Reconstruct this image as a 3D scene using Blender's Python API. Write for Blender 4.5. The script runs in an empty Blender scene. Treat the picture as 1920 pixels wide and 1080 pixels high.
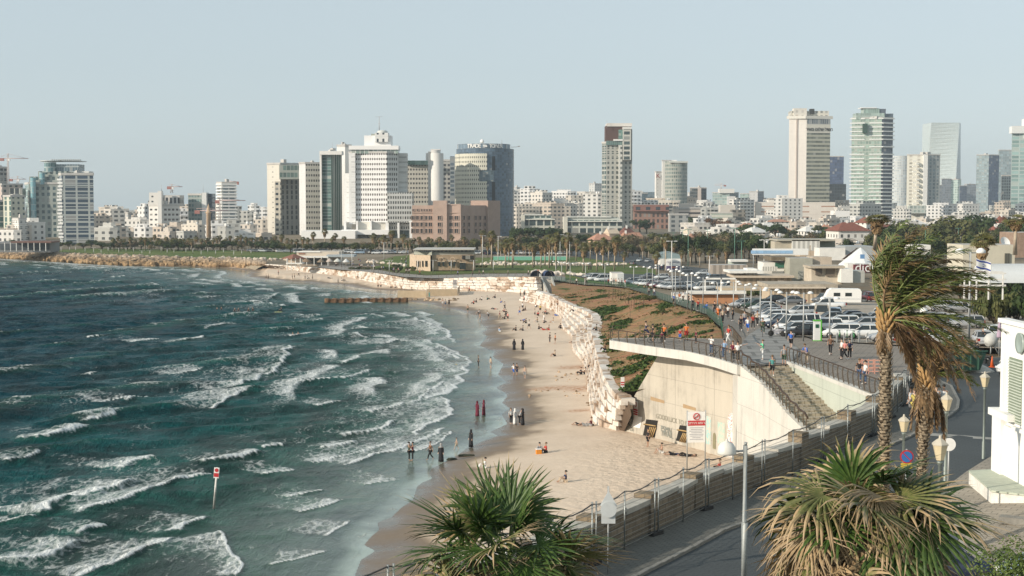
import bpy,bmesh,math,random
import numpy as np
from mathutils import Vector,Matrix,geometry
random.seed(7)
R=math.radians
SC=bpy.context.scene
COL=SC.collection
FPX=2667.0;CZ=24.0
PITCH=math.atan(155/FPX)
cd=bpy.data.cameras.new('camera');cam=bpy.data.objects.new('camera',cd);COL.objects.link(cam)
cam.location=(0,0,CZ);cam.rotation_euler=(R(90)-PITCH,0,0)
cd.sensor_width=36;cd.lens=36*FPX/1920;cd.clip_end=30000;cd.clip_start=0.5
SC.camera=cam
SP,CP=math.sin(PITCH),math.cos(PITCH)
def ray(px,py):
 a=(px-960)/FPX;b=(540-py)/FPX
 return a,CP+b*SP,-SP+b*CP
def P(px,py,z=0.0):
 """the point at height z seen at pixel px, py of the 1920 wide photograph"""
 a,f,u=ray(px,py)
 t=(z-CZ)/u
 return Vector((a*t,f*t,z))
def PD(px,py,Y):
 a,f,u=ray(px,py)
 t=Y/f
 return Vector((a*t,Y,CZ+u*t))
def smooth(t):
 t=np.clip(t,0,1); return t*t*(3-2*t)
LY=[-40,0,40,90,108,142,225,300,370,460,560,660,900,9000]
LZ=[14.2,13.4,12.6,11.2,10.4,10.4,8.2,5.8,4.0,3.3,2.2,2.6,5.0,6.0]
def land(x,Y):
 b=np.interp(Y,LY,LZ)
 d=1.7*smooth((24-np.asarray(x,float))/14)*smooth((112-np.asarray(Y,float))/30)*smooth((np.asarray(Y,float)-15)/30)
 return b-d
def L(px,py):
 """the point of the land under pixel px, py"""
 z=8.0
 for _ in range(30):
  p=P(px,py,z);nz=float(land(p.x,p.y))
  z=0.5*z+0.5*nz
 return P(px,py,z)
def Lh(px,py,h):
 z=10.0
 for _ in range(60):
  p=P(px,py,z+h);z=0.7*z+0.3*float(land(p.x,p.y))
 return Vector((p.x,p.y,z))
 # ---------------------------------------------------------------- noise
def vnoise(x,y,seed=0):
 x=np.asarray(x,float);y=np.asarray(y,float)
 xi=np.floor(x).astype(np.int64);yi=np.floor(y).astype(np.int64)
 xf=x-xi;yf=y-yi
 def h(a,b):
  n=(a*374761393+b*668265263+seed*982451653)&0x7fffffff
  n=((n^(n>>13))*1274126177)&0x7fffffff
  return ((n^(n>>16))&0xffff)/65535.0
 u=xf*xf*(3-2*xf);v=yf*yf*(3-2*yf)
 return (h(xi,yi)*(1-u)+h(xi+1,yi)*u)*(1-v)+(h(xi,yi+1)*(1-u)+h(xi+1,yi+1)*u)*v
def fbm(x,y,seed=0,oct=4):
 s=0;a=0.5;t=0
 for i in range(oct):
  s=s+a*vnoise(x*2**i,y*2**i,seed+i);t+=a;a*=0.5
 return s/t
 # ---------------------------------------------------------------- materials
class NT:
 def __init__(s,name):
  s.m=bpy.data.materials.new(name);s.m.use_nodes=True
  s.t=s.m.node_tree;s.t.nodes.clear()
  s.out=s.t.nodes.new('ShaderNodeOutputMaterial')
 def set(s,sock,v):
  if isinstance(v,bpy.types.NodeSocket):s.t.links.new(v,sock)
  elif isinstance(v,(tuple,list)):
   v=tuple(v)
   if len(sock.default_value)==4 and len(v)==3:v=v+(1,)
   sock.default_value=v
  else :
   try:sock.default_value=v
   except Exception:sock.default_value=(v,v,v,1)[:len(sock.default_value)]
 def n(s,typ,props=None,**ins):
  nd=s.t.nodes.new('ShaderNode'+typ)
  for k,v in (props or {}).items():setattr(nd,k,v)
  for k,v in ins.items():s.set(nd.inputs[k.replace('_',' ')],v)
  return nd
 def math(s,op,a,b=None,c=None,clamp=False):
  nd=s.t.nodes.new('ShaderNodeMath');nd.operation=op;nd.use_clamp=clamp
  for i,v in enumerate((a,b,c)):
   if v is not None:s.set(nd.inputs[i],v)
  return nd.outputs[0]
 def coord(s,k='Object'): return s.t.nodes.new('ShaderNodeTexCoord').outputs[k]
 def pos(s): return s.t.nodes.new('ShaderNodeNewGeometry').outputs['Position']
 def scale(s,v,sc,rot=(0,0,0)):
  nd=s.n('Mapping');s.set(nd.inputs['Vector'],v);s.set(nd.inputs['Scale'],sc);s.set(nd.inputs['Rotation'],rot)
  return nd.outputs[0]
 def noise(s,v,scale=1.0,detail=4.0,rough=0.55,dist=0.0):
  nd=s.n('TexNoise',None,Vector=v,Scale=scale,Detail=detail,Roughness=rough,Distortion=dist)
  return nd.outputs['Fac']
 def voronoi(s,v,scale=1.0,feature='F1',out='Distance',rnd=1.0):
  nd=s.n('TexVoronoi',{'feature':feature},Vector=v,Scale=scale,Randomness=rnd)
  return nd.outputs[out]
 def ramp(s,fac,stops,interp='LINEAR'):
  nd=s.t.nodes.new('ShaderNodeValToRGB');cr=nd.color_ramp;cr.interpolation=interp
  while len(cr.elements)<len(stops):cr.elements.new(0.5)
  for e,(p,c) in zip(cr.elements,stops):
   e.position=p
   e.color=(c,c,c,1) if not isinstance(c,(tuple,list)) else tuple(c)[:3]+(1,)
  s.set(nd.inputs[0],fac); return nd.outputs[0]
 def mix(s,f,a,b,mode='MIX'):
  nd=s.t.nodes.new('ShaderNodeMix');nd.data_type='RGBA';nd.blend_type=mode
  s.set(nd.inputs[0],f);s.set(nd.inputs[6],a);s.set(nd.inputs[7],b); return nd.outputs[2]
 def attr(s,name):
  nd=s.t.nodes.new('ShaderNodeAttribute');nd.attribute_name=name; return nd.outputs['Fac']
 def sep(s,v):
  nd=s.n('SeparateXYZ',None,Vector=v); return nd.outputs
 def comb(s,x,y,z=0.0):
  nd=s.n('CombineXYZ',None,X=x,Y=y,Z=z); return nd.outputs[0]
 def bump(s,h,dist=0.02,strength=0.6,normal=None):
  nd=s.n('Bump',None,Height=h,Distance=dist,Strength=strength)
  if normal is not None:s.set(nd.inputs['Normal'],normal)
  return nd.outputs[0]
 def done(s,col,rough=0.7,normal=None,metal=0.0,spec=0.5,alpha=None,**kw):
  b=s.n('BsdfPrincipled');s.set(b.inputs['Base Color'],col);s.set(b.inputs['Roughness'],rough)
  s.set(b.inputs['Metallic'],metal);s.set(b.inputs['Specular IOR Level'],spec)
  if normal is not None:s.set(b.inputs['Normal'],normal)
  if alpha is not None:s.set(b.inputs['Alpha'],alpha)
  for k,v in kw.items():s.set(b.inputs[k.replace('_',' ')],v)
  s.t.links.new(b.outputs[0],s.out.inputs['Surface'])
  return s.m
_MC={}
def M(col,rough=0.6,metal=0.0,var=0.12,sc=3.0,bump=0.0,spec=0.4,key=None):
 """a plain surface of one colour with uneven wear"""
 k=(tuple(round(c,4) for c in col),rough,metal,var,sc,bump,spec)
 if k in _MC: return _MC[k]
 s=NT('surface');v=s.coord('Object');f=s.noise(v,sc,5,0.6)
 f2=s.noise(v,sc*7,3,0.6)
 f=s.math('ADD',s.math('MULTIPLY',f,0.7),s.math('MULTIPLY',f2,0.3))
 c=s.ramp(f,[(0.3,tuple(x*(1-var) for x in col)),(0.7,tuple(min(1,x*(1+var)) for x in col))])
 nrm=s.bump(f2,bump) if bump else None
 _MC[k]=s.done(c,rough,nrm,metal,spec); return _MC[k]
 # ---------------------------------------------------------------- mesh builder
class MB:
 def __init__(s):s.v=[];s.f=[];s.m=[];s.uv=[];s.sm=[];s.T=None
 def tv(s,p): return tuple(s.T@Vector(p)) if s.T else tuple(p)
 def face(s,pts,m=0,uv=None,sm=False):
  b=len(s.v);s.v+=[s.tv(p) for p in pts];s.f.append(tuple(range(b,b+len(pts))));s.m.append(m);s.sm.append(sm)
  s.uv.append(uv or [(0,0)]*len(pts))
 def grid(s,rows,m=0,closed=False,sm=True,capA=False,capB=False):
  b=len(s.v);n=len(rows[0])
  for r in rows:s.v+=[s.tv(p) for p in r]
  for i in range(len(rows)-1):
   for j in range(n if closed else n-1):
    k=(j+1)%n
    s.f.append((b+i*n+j,b+i*n+k,b+(i+1)*n+k,b+(i+1)*n+j));s.m.append(m);s.sm.append(sm)
    s.uv.append([(j/n,i),((j+1)/n,i),((j+1)/n,i+1),(j/n,i+1)])
  if capA:s.f.append(tuple(b+j for j in range(n))[::-1]);s.m.append(m);s.sm.append(False);s.uv.append([(0,0)]*n)
  if capB:
   o=b+(len(rows)-1)*n
   s.f.append(tuple(o+j for j in range(n)));s.m.append(m);s.sm.append(False);s.uv.append([(0,0)]*n)
 def box(s,c,d,m=0,rz=0.0,jit=0.0,top=None):
  """centre, full sizes; top scales the upper face"""
  x,y,z=d[0]/2,d[1]/2,d[2]/2;cr,sr=math.cos(rz),math.sin(rz);P8=[]
  for k in (-1,1):
   for (a,b) in ((-1,-1),(1,-1),(1,1),(-1,1)):
    q=top if (top and k==1) else 1.0
    qx,qy=(q if isinstance(q,tuple) else (q,q))
    X=a*x*qx+(random.uniform(-jit,jit) if jit else 0);Y=b*y*qy+(random.uniform(-jit,jit) if jit else 0)
    Z=k*z+(random.uniform(-jit,jit) if jit else 0)
    P8.append((c[0]+X*cr-Y*sr,c[1]+X*sr+Y*cr,c[2]+Z))
  b=len(s.v);s.v+=[s.tv(p) for p in P8]
  for f in ((3,2,1,0),(4,5,6,7),(0,1,5,4),(1,2,6,5),(2,3,7,6),(3,0,4,7)):
   s.f.append(tuple(b+i for i in f));s.m.append(m);s.sm.append(False)
   w=[d[0],d[1],d[0],d[1]]
   s.uv.append([(0,0),(1,0),(1,1),(0,1)])
 def prism(s,poly,z0,z1,m=0,mt=None,u0=0.0,bottom=False,top=True,poly1=None):
  """walls carry UVs in metres"""
  n=len(poly);area=sum(poly[i][0]*poly[(i+1)%n][1]-poly[(i+1)%n][0]*poly[i][1] for i in range(n))
  if area<0:poly=poly[::-1];poly1=poly1[::-1] if poly1 else None
  q=poly1 or poly
  u=u0
  for i in range(n):
   a,b=poly[i],poly[(i+1)%n];c,d=q[(i+1)%n],q[i];l=math.dist(a[:2],b[:2])
   s.face([(a[0],a[1],z0),(b[0],b[1],z0),(c[0],c[1],z1),(d[0],d[1],z1)],m,[(u,z0),(u+l,z0),(u+l,z1),(u,z1)])
   u+=l
  if top:s.face([(p[0],p[1],z1) for p in q],m if mt is None else mt,[(p[0],p[1]) for p in q])
  if bottom:s.face([(p[0],p[1],z0) for p in poly[::-1]],m if mt is None else mt)
 def tube(s,pts,r,n=8,m=0,cap=True,sm=True):
  pts=[Vector(p) for p in pts];rows=[];N=len(pts)
  rr=r if isinstance(r,(list,tuple)) else [r]*N
  up=None
  for i,p in enumerate(pts):
   d=(pts[min(i+1,N-1)]-pts[max(i-1,0)])
   d=d.normalized() if d.length>1e-9 else Vector((0,0,1))
   if up is None:up=Vector((1,0,0)) if abs(d.x)<0.8 else Vector((0,1,0))
   a=d.cross(up)
   if a.length<1e-6:a=d.orthogonal()
   a.normalize();b=d.cross(a).normalized();up=b.cross(d)
   up=a.cross(d) if up.length<1e-6 else up
   rows.append([p+a*math.cos(2*math.pi*k/n)*rr[i]+b*math.sin(2*math.pi*k/n)*rr[i] for k in range(n)])
  s.grid(rows,m,True,sm,cap,cap)
 def lathe(s,prof,c=(0,0,0),n=16,m=0,sm=True,cap=True):
  rows=[[(c[0]+r*math.cos(2*math.pi*k/n),c[1]+r*math.sin(2*math.pi*k/n),c[2]+z) for k in range(n)] for r,z in prof]
  s.grid(rows,m,True,sm,cap,cap)
 def ball(s,c,r,m=0,n=10,k=6,sq=1.0):
  s.lathe([(r*math.sin(math.pi*i/k)+1e-4,-r*sq*math.cos(math.pi*i/k)) for i in range(k+1)],c,n,m)
 def mesh(s,name,mats):
  me=bpy.data.meshes.new(name);me.from_pydata(s.v,[],s.f)
  for q in (mats if isinstance(mats,(list,tuple)) else [mats]):me.materials.append(q)
  if s.f:
   me.polygons.foreach_set('material_index',s.m);me.polygons.foreach_set('use_smooth',s.sm)
   ul=me.uv_layers.new(name='UVMap');flat=[c for f in s.uv for p in f for c in p]
   ul.data.foreach_set('uv',flat)
  me.update(); return me
 def build(s,name,mats,parent=None,loc=None,rz=0.0):
  o=bpy.data.objects.new(name,s.mesh(name,mats));COL.objects.link(o)
  if parent:o.parent=parent
  if loc is not None:o.location=loc
  if rz:o.rotation_euler.z=rz
  return o
def tag(o,label=None,cat=None,group=None,kind=None):
 if label:o['label']=label
 if cat:o['category']=cat
 if group:o['group']=group
 if kind:o['kind']=kind
 return o
def empty(name,loc=(0,0,0),rz=0.0,label=None,cat=None,group=None):
 o=bpy.data.objects.new(name,None);COL.objects.link(o);o.location=loc;o.rotation_euler.z=rz
 o.empty_display_size=0.2
 return tag(o,label,cat,group)
def copy_tree(o,parent=None):
 c=o.copy();COL.objects.link(c);c.parent=parent
 for ch in [x for x in KIDS.get(o.name,[])]:copy_tree(ch,c)
 return c
KIDS={}
def reg(root):
 """remember the children of a prototype so that it can be copied"""
 KIDS[root.name]=list(root.children)
 for c in root.children:reg(c)
 return root
def structure(mb_or_obj,label,cat=None): return tag(mb_or_obj,label,None,None,'structure')
ORD=['first','second','third','fourth','fifth','sixth','seventh','eighth','ninth','tenth','eleventh','twelfth','thirteenth','fourteenth','fifteenth','sixteenth','seventeenth','eighteenth','nineteenth','twentieth']
def ordn(i):
 if i<20: return ORD[i]
 tens=['','','twenty','thirty','forty','fifty','sixty','seventy','eighty','ninety'][(i+1)//10]
 r=(i+1)%10
 return (tens+'-'+ORD[r-1]) if r else (tens[:-1]+'ieth')
def in_poly(px,py,poly):
 ins=np.zeros(np.shape(px),bool);n=len(poly)
 for i in range(n):
  x1,y1=poly[i][0],poly[i][1];x2,y2=poly[(i+1)%n][0],poly[(i+1)%n][1]
  if y1==y2:continue
  c=((y1>py)!=(y2>py))&(px<(x2-x1)*(py-y1)/(y2-y1)+x1)
  ins^=c
 return ins
def seg_dist(px,py,line):
 """distance to a polyline and the arc position of the nearest point"""
 best=np.full(np.shape(px),1e9);arc=np.zeros(np.shape(px));s0=0
 for (a,b) in zip(line[:-1],line[1:]):
  dx,dy=b[0]-a[0],b[1]-a[1];l2=dx*dx+dy*dy;l=math.sqrt(l2)
  t=np.clip(((px-a[0])*dx+(py-a[1])*dy)/max(l2,1e-9),0,1)
  d=np.hypot(px-a[0]-t*dx,py-a[1]-t*dy)
  k=d<best;best=np.where(k,d,best);arc=np.where(k,s0+t*l,arc);s0+=l
 return best,arc,s0
def sheet(name,poly,spacing,zf,mt,label=None,off=0.0,attrs=None,maxpts=9000,kind='structure',uvfn=None):
 """a ground sheet filling the outline poly (x, y) that follows the height function zf"""
 poly=[(float(p[0]),float(p[1])) for p in poly]
 ring=[]
 for a,b in zip(poly,poly[1:]+poly[:1]):
  n=max(1,int(math.dist(a,b)/(spacing*2.0)))
  n=min(n,200)
  ring+=[(a[0]+(b[0]-a[0])*i/n,a[1]+(b[1]-a[1])*i/n) for i in range(n)]
 xs=[p[0] for p in ring];ys=[p[1] for p in ring]
 gx=np.arange(min(xs),max(xs),spacing);gy=np.arange(min(ys),max(ys),spacing)
 if len(gx)*len(gy)>400000:
  gy=np.concatenate([np.arange(min(ys),min(max(ys),700),spacing),np.linspace(700,max(ys),40)[:-1]])
 X,Y=np.meshgrid(gx,gy);X=X.ravel()+1e-3*np.sin(Y.ravel()*7.1);Y=Y.ravel()
 k=in_poly(X,Y,ring);X,Y=X[k],Y[k]
 d,_,_=seg_dist(X,Y,ring+ring[:1]) if len(X)*len(ring)<4e7 else (np.full(X.shape,9),0,0)
 k=d>spacing*0.3;X,Y=X[k],Y[k]
 pts=[Vector(p) for p in ring]+[Vector((a,b)) for a,b in zip(X,Y)]
 n=len(ring)
 r=geometry.delaunay_2d_cdt(pts,[],[list(range(n))],1,1e-5)
 vs=np.array([(p.x,p.y) for p in r[0]]);z=zf(vs[:,0],vs[:,1])+off
 me=bpy.data.meshes.new(name);me.from_pydata([(a,b,float(c)) for (a,b),c in zip(vs,z)],[],[f for f in r[2]])
 bm=bmesh.new();bm.from_mesh(me);bmesh.ops.recalc_face_normals(bm,faces=bm.faces)
 if bm.faces and sum(f.normal.z for f in bm.faces)<0:bmesh.ops.reverse_faces(bm,faces=bm.faces)
 bm.to_mesh(me);bm.free()
 for nm,fn in (attrs or {}).items():
  at=me.attributes.new(nm,'FLOAT','POINT');co=np.empty(len(me.vertices)*3);me.vertices.foreach_get('co',co);co=co.reshape(-1,3)
  at.data.foreach_set('value',np.asarray(fn(co[:,0],co[:,1]),np.float32))
 me.polygons.foreach_set('use_smooth',[True]*len(me.polygons))
 me.materials.append(mt);o=bpy.data.objects.new(name,me);COL.objects.link(o)
 return tag(o,label,None,None,kind)
 # == world, sun, haze
SUN_EL,SUN_AZ=R(21),R(240)
w=bpy.data.worlds.new('World');SC.world=w;w.use_nodes=True
wt=w.node_tree;bg=wt.nodes['Background']
sky=wt.nodes.new('ShaderNodeTexSky');sky.sky_type='NISHITA';sky.sun_disc=False
sky.sun_elevation=SUN_EL;sky.sun_rotation=SUN_AZ;sky.air_density=1.0;sky.dust_density=0.6;sky.ozone_density=1.2;sky.altitude=20
hs=wt.nodes.new('ShaderNodeHueSaturation');hs.inputs['Saturation'].default_value=0.42
wt.links.new(sky.outputs[0],hs.inputs['Color']);air=wt.nodes.new('ShaderNodeMix');air.data_type='RGBA';air.inputs[0].default_value=0.6;air.inputs[7].default_value=(4.75,5.85,6.45,1)
wt.links.new(hs.outputs[0],air.inputs[6]);wt.links.new(air.outputs[2],bg.inputs[0]);bg.inputs[1].default_value=0.125
sl=bpy.data.lights.new('sun','SUN');sun=bpy.data.objects.new('sun',sl);COL.objects.link(sun)
sl.energy=4.9;sl.angle=R(0.6);sl.color=(1.0,0.89,0.745)
sd_=Vector((math.sin(SUN_AZ)*math.cos(SUN_EL),math.cos(SUN_AZ)*math.cos(SUN_EL),math.sin(SUN_EL)))
sun.rotation_euler=sd_.to_track_quat('Z','Y').to_euler();sun.location=(-60,-40,60)
SC.view_settings.view_transform='Standard';SC.view_settings.look='None';SC.view_settings.exposure=0.0;SC.view_settings.gamma=1
SC.cycles.volume_bounces=0;SC.cycles.max_bounces=6;SC.cycles.transparent_max_bounces=12
def add_haze(density):
 s=NT('haze_air');v=s.n('VolumePrincipled');s.set(v.inputs['Color'],(0.78,0.88,0.93));s.set(v.inputs['Density'],density)
 s.set(v.inputs['Anisotropy'],0.1);s.t.links.new(v.outputs[0],s.out.inputs['Volume'])
 b=MB();b.box((0,2450,99),(7600,5900,206));o=b.build('haze',s.m);tag(o,'pale sea haze in the air over the bay',None,None,'stuff')
 # == shoreline
SH=[(690,1300),(672,1140),(665,1078),(676,1050),(703,1033),(682,1022),(696,1005),(710,994),(707,980),(733,970),(752,952),(773,938),(782,912),(793,904),(810,897),(803,887),(809,879),(826,870),(854,856),(873,842),(910,825),(933,817),(918,810),(951,795),(940,777),(955,766),(941,755),(951,743),(946,736),(929,727),(949,717),(933,702),(944,683),(924,669),(927,659),(899,648),(914,631),(903,623),(914,618),(902,607),(894,591),(873,587),(851,580),(829,577),(815,572),(786,568),(751,562),(742,546),(684,542),(635,534),(576,530),(524,527),(484,523),(460,517),(469,509),(417,502.5),(365,500),(300,499.5),(234,499),(156,495),(100,491),(65,488.5),(0,485),(-300,474)]
SHW=[tuple(P(x,y,0).xy) for x,y in SH]
SEAPOLY=SHW+[(-2500,760),(-2500,5),(SHW[0][0],5)]
def shore_sd(x,y):
 d,arc,_=seg_dist(x,y,SHW);ins=in_poly(x,y,SEAPOLY)
 return np.where(ins,-d,d),arc
def beach_z(x,y):
 sd,_=shore_sd(x,y)
 z=np.where(sd>0,1.55*(1-np.exp(-np.maximum(sd,0)/17)),np.maximum(sd*0.03,-1.5))
 far=smooth((y-395)/60)
 return z+far*np.where(sd>6,0.5,0)
def pixgrid(x0,x1,dx,rows):
 xs=np.arange(x0,x1+dx,dx);ys=np.array(rows)
 PX,PY=np.meshgrid(xs,ys);a=(PX-960)/FPX;b=(540-PY)/FPX
 f=CP+b*SP;u=-SP+b*CP;t=-CZ/u
 return a*t,f*t
def gridmesh(name,X,Y,Z,mt,attrs,keep=None):
 h,w_=X.shape;n=h*w_
 me=bpy.data.meshes.new(name)
 co=np.stack([X.ravel(),Y.ravel(),Z.ravel()],1).astype(np.float32)
 idx=np.arange(n).reshape(h,w_)
 q=np.stack([idx[:-1,:-1],idx[1:,:-1],idx[1:,1:],idx[:-1,1:]],-1).reshape(-1,4)
 if keep is not None:
  k=keep.ravel();q=q[k[q].any(1)]
  # orientation: upward
 a,b,c=co[q[0,0]],co[q[0,1]],co[q[0,2]]
 if np.cross(b-a,c-a)[2]<0:q=q[:,::-1]
 me.vertices.add(n);me.vertices.foreach_set('co',co.ravel())
 me.loops.add(q.size);me.loops.foreach_set('vertex_index',q.ravel().astype(np.int32))
 me.polygons.add(len(q));me.polygons.foreach_set('loop_start',np.arange(0,q.size,4,dtype=np.int32));me.polygons.foreach_set('loop_total',np.full(len(q),4,np.int32))
 me.update(calc_edges=True);me.polygons.foreach_set('use_smooth',[True]*len(q))
 for nm,val in attrs.items():
  me.attributes.new(nm,'FLOAT','POINT').data.foreach_set('value',val.ravel().astype(np.float32))
 me.materials.append(mt);o=bpy.data.objects.new(name,me);COL.objects.link(o); return o
 # == sea
def sea_material():
 s=NT('sea_water');p=s.pos();foam=s.attr('foam');sh=s.attr('shore')
 wob=s.noise(s.scale(p,(0.05,0.02,1)),1.0,4,0.6)
 sh2=s.math('ADD',sh,s.math('MULTIPLY',s.math('SUBTRACT',wob,0.5),0.035))
 deep=s.ramp(sh2,[(0.0,(0.30,0.35,0.30)),(0.007,(0.24,0.29,0.24)),(0.016,(0.10,0.135,0.10)),(0.07,(0.05,0.10,0.07)),(0.15,(0.014,0.066,0.053)),(0.3,(0.0,0.054,0.055)),(0.6,(0.0,0.037,0.051)),(1.0,(0.0,0.025,0.042))])  # palest shore stops paint the sky reflected in the thin film
 up=s.attr('crest')
 deep=s.mix(s.math('MULTIPLY',up,0.7),deep,(0.004,0.065,0.045))
 # foam texture: stretched streaks plus lace
 n1=s.noise(s.scale(p,(0.55,0.22,1)),1.0,6,0.68,0.6)
 n2=s.noise(s.scale(p,(2.2,1.1,1)),1.0,4,0.7,0.4)
 lace=s.voronoi(s.scale(p,(1.3,0.8,1)),1.0,'DISTANCE_TO_EDGE')
 lace=s.math('SUBTRACT',1.0,s.math('MULTIPLY',lace,5.0),clamp=True)
 t=s.math('ADD',s.math('MULTIPLY',n1,0.55),s.math('MULTIPLY',n2,0.45))
 t=s.math('ADD',t,s.math('MULTIPLY',lace,0.10))
 thr=s.math('SUBTRACT',1.0,foam)
 k=s.math('MULTIPLY',s.math('SUBTRACT',t,s.math('ADD',s.math('MULTIPLY',thr,0.62),0.14)),3.4,clamp=True)
 k=s.math('MULTIPLY',k,s.math('MULTIPLY',foam,6.0,clamp=True))
 k=s.math('MAXIMUM',s.math('MULTIPLY',k,0.9),s.math('MULTIPLY',foam,0.07))
 f1=s.noise(s.scale(p,(0.34,0.95,1),(0,0,0.12)),1.0,7,0.72,0.8);f2=s.noise(s.scale(p,(0.05,0.035,1)),1.0,3,0.6)
 fleck=s.math('MULTIPLY',s.ramp(f1,[(0.52,0.0),(0.70,1.0)]),s.ramp(f2,[(0.36,0.15),(0.62,1.0)]))
 deep=s.mix(s.math('MULTIPLY',s.math('MULTIPLY',fleck,0.24),s.math('MULTIPLY',sh,8.0,clamp=True)),deep,(0.34,0.47,0.46))  # pale flecks: foam streaks doubling as painted sky reflections
 dk=s.ramp(s.noise(s.scale(p,(0.16,0.10,1)),1.0,5,0.65,0.5),[(0.38,0.45),(0.62,1.25)])
 deep=s.mix(1.0,deep,dk,'MULTIPLY')
 col=s.mix(k,deep,(0.80,0.81,0.79))
 rough=s.math('ADD',s.math('MULTIPLY',k,0.5),s.math('ADD',0.12,s.math('MULTIPLY',sh,0.25,clamp=True)))
 # ripples
 r1=s.noise(s.scale(p,(1.3,0.42,1),(0,0,0.25)),1.0,5,0.62,0.5)
 r2=s.noise(s.scale(p,(5.0,2.2,1),(0,0,-0.2)),1.0,4,0.65,0.2)
 amp=s.math('MULTIPLY',sh,7.0,clamp=True)
 h=s.math('ADD',s.math('MULTIPLY',r1,0.60),s.math('MULTIPLY',r2,0.11))
 h=s.math('MULTIPLY',h,s.math('ADD',0.06,s.math('MULTIPLY',amp,0.94)))
 h=s.math('ADD',h,s.math('MULTIPLY',k,s.math('MULTIPLY',n2,0.3)))
 nrm=s.bump(h,1.0,0.8)
 return s.done(col,rough,nrm,spec=s.math('SUBTRACT',0.42,s.math('MULTIPLY',amp,0.33)),IOR=s.math('SUBTRACT',1.33,s.math('MULTIPLY',amp,0.225)))
rows=np.concatenate([np.linspace(468,480,6),np.arange(480.7,640,0.7),np.arange(640,800,1.1),np.arange(801,1130,1.7),[1160,1250,1400]])
SX,SY=pixgrid(-420,1010,2.2,rows)
sd,arc=shore_sd(SX,SY)
depth=np.maximum(-sd,0)
amp=smooth((depth-3)/45)
wx=SX+6*(fbm(SX/40,SY/60,3)-0.5);wy=SY
Z=np.zeros_like(SX);rng=random.Random(5)
def swell(lam,dirdeg,A,seed,sharp=1.6):
 a=R(dirdeg);kx,ky=math.cos(a),math.sin(a)
 ph=2*math.pi*(wx*kx+wy*ky)/lam+5.5*fbm(SX/(lam*2.2),SY/(lam*3.5),seed,3)
 env=smooth((fbm(SX/(lam*1.5),SY/(lam*2.6),seed+9,3)-0.34)/0.3)
 return A*env*(((1+np.sin(ph))/2)**sharp*2-0.8)
for lam,dr,A,sd_i in ((21,-18,0.30,11),(14,-34,0.20,12),(9,-50,0.16,13),(5.5,-62,0.13,14),(3.4,-40,0.09,15),(2.2,-70,0.06,16)):
 Z+=swell(lam,dr,A,sd_i)
Z*=0.35+1.05*amp
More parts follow.
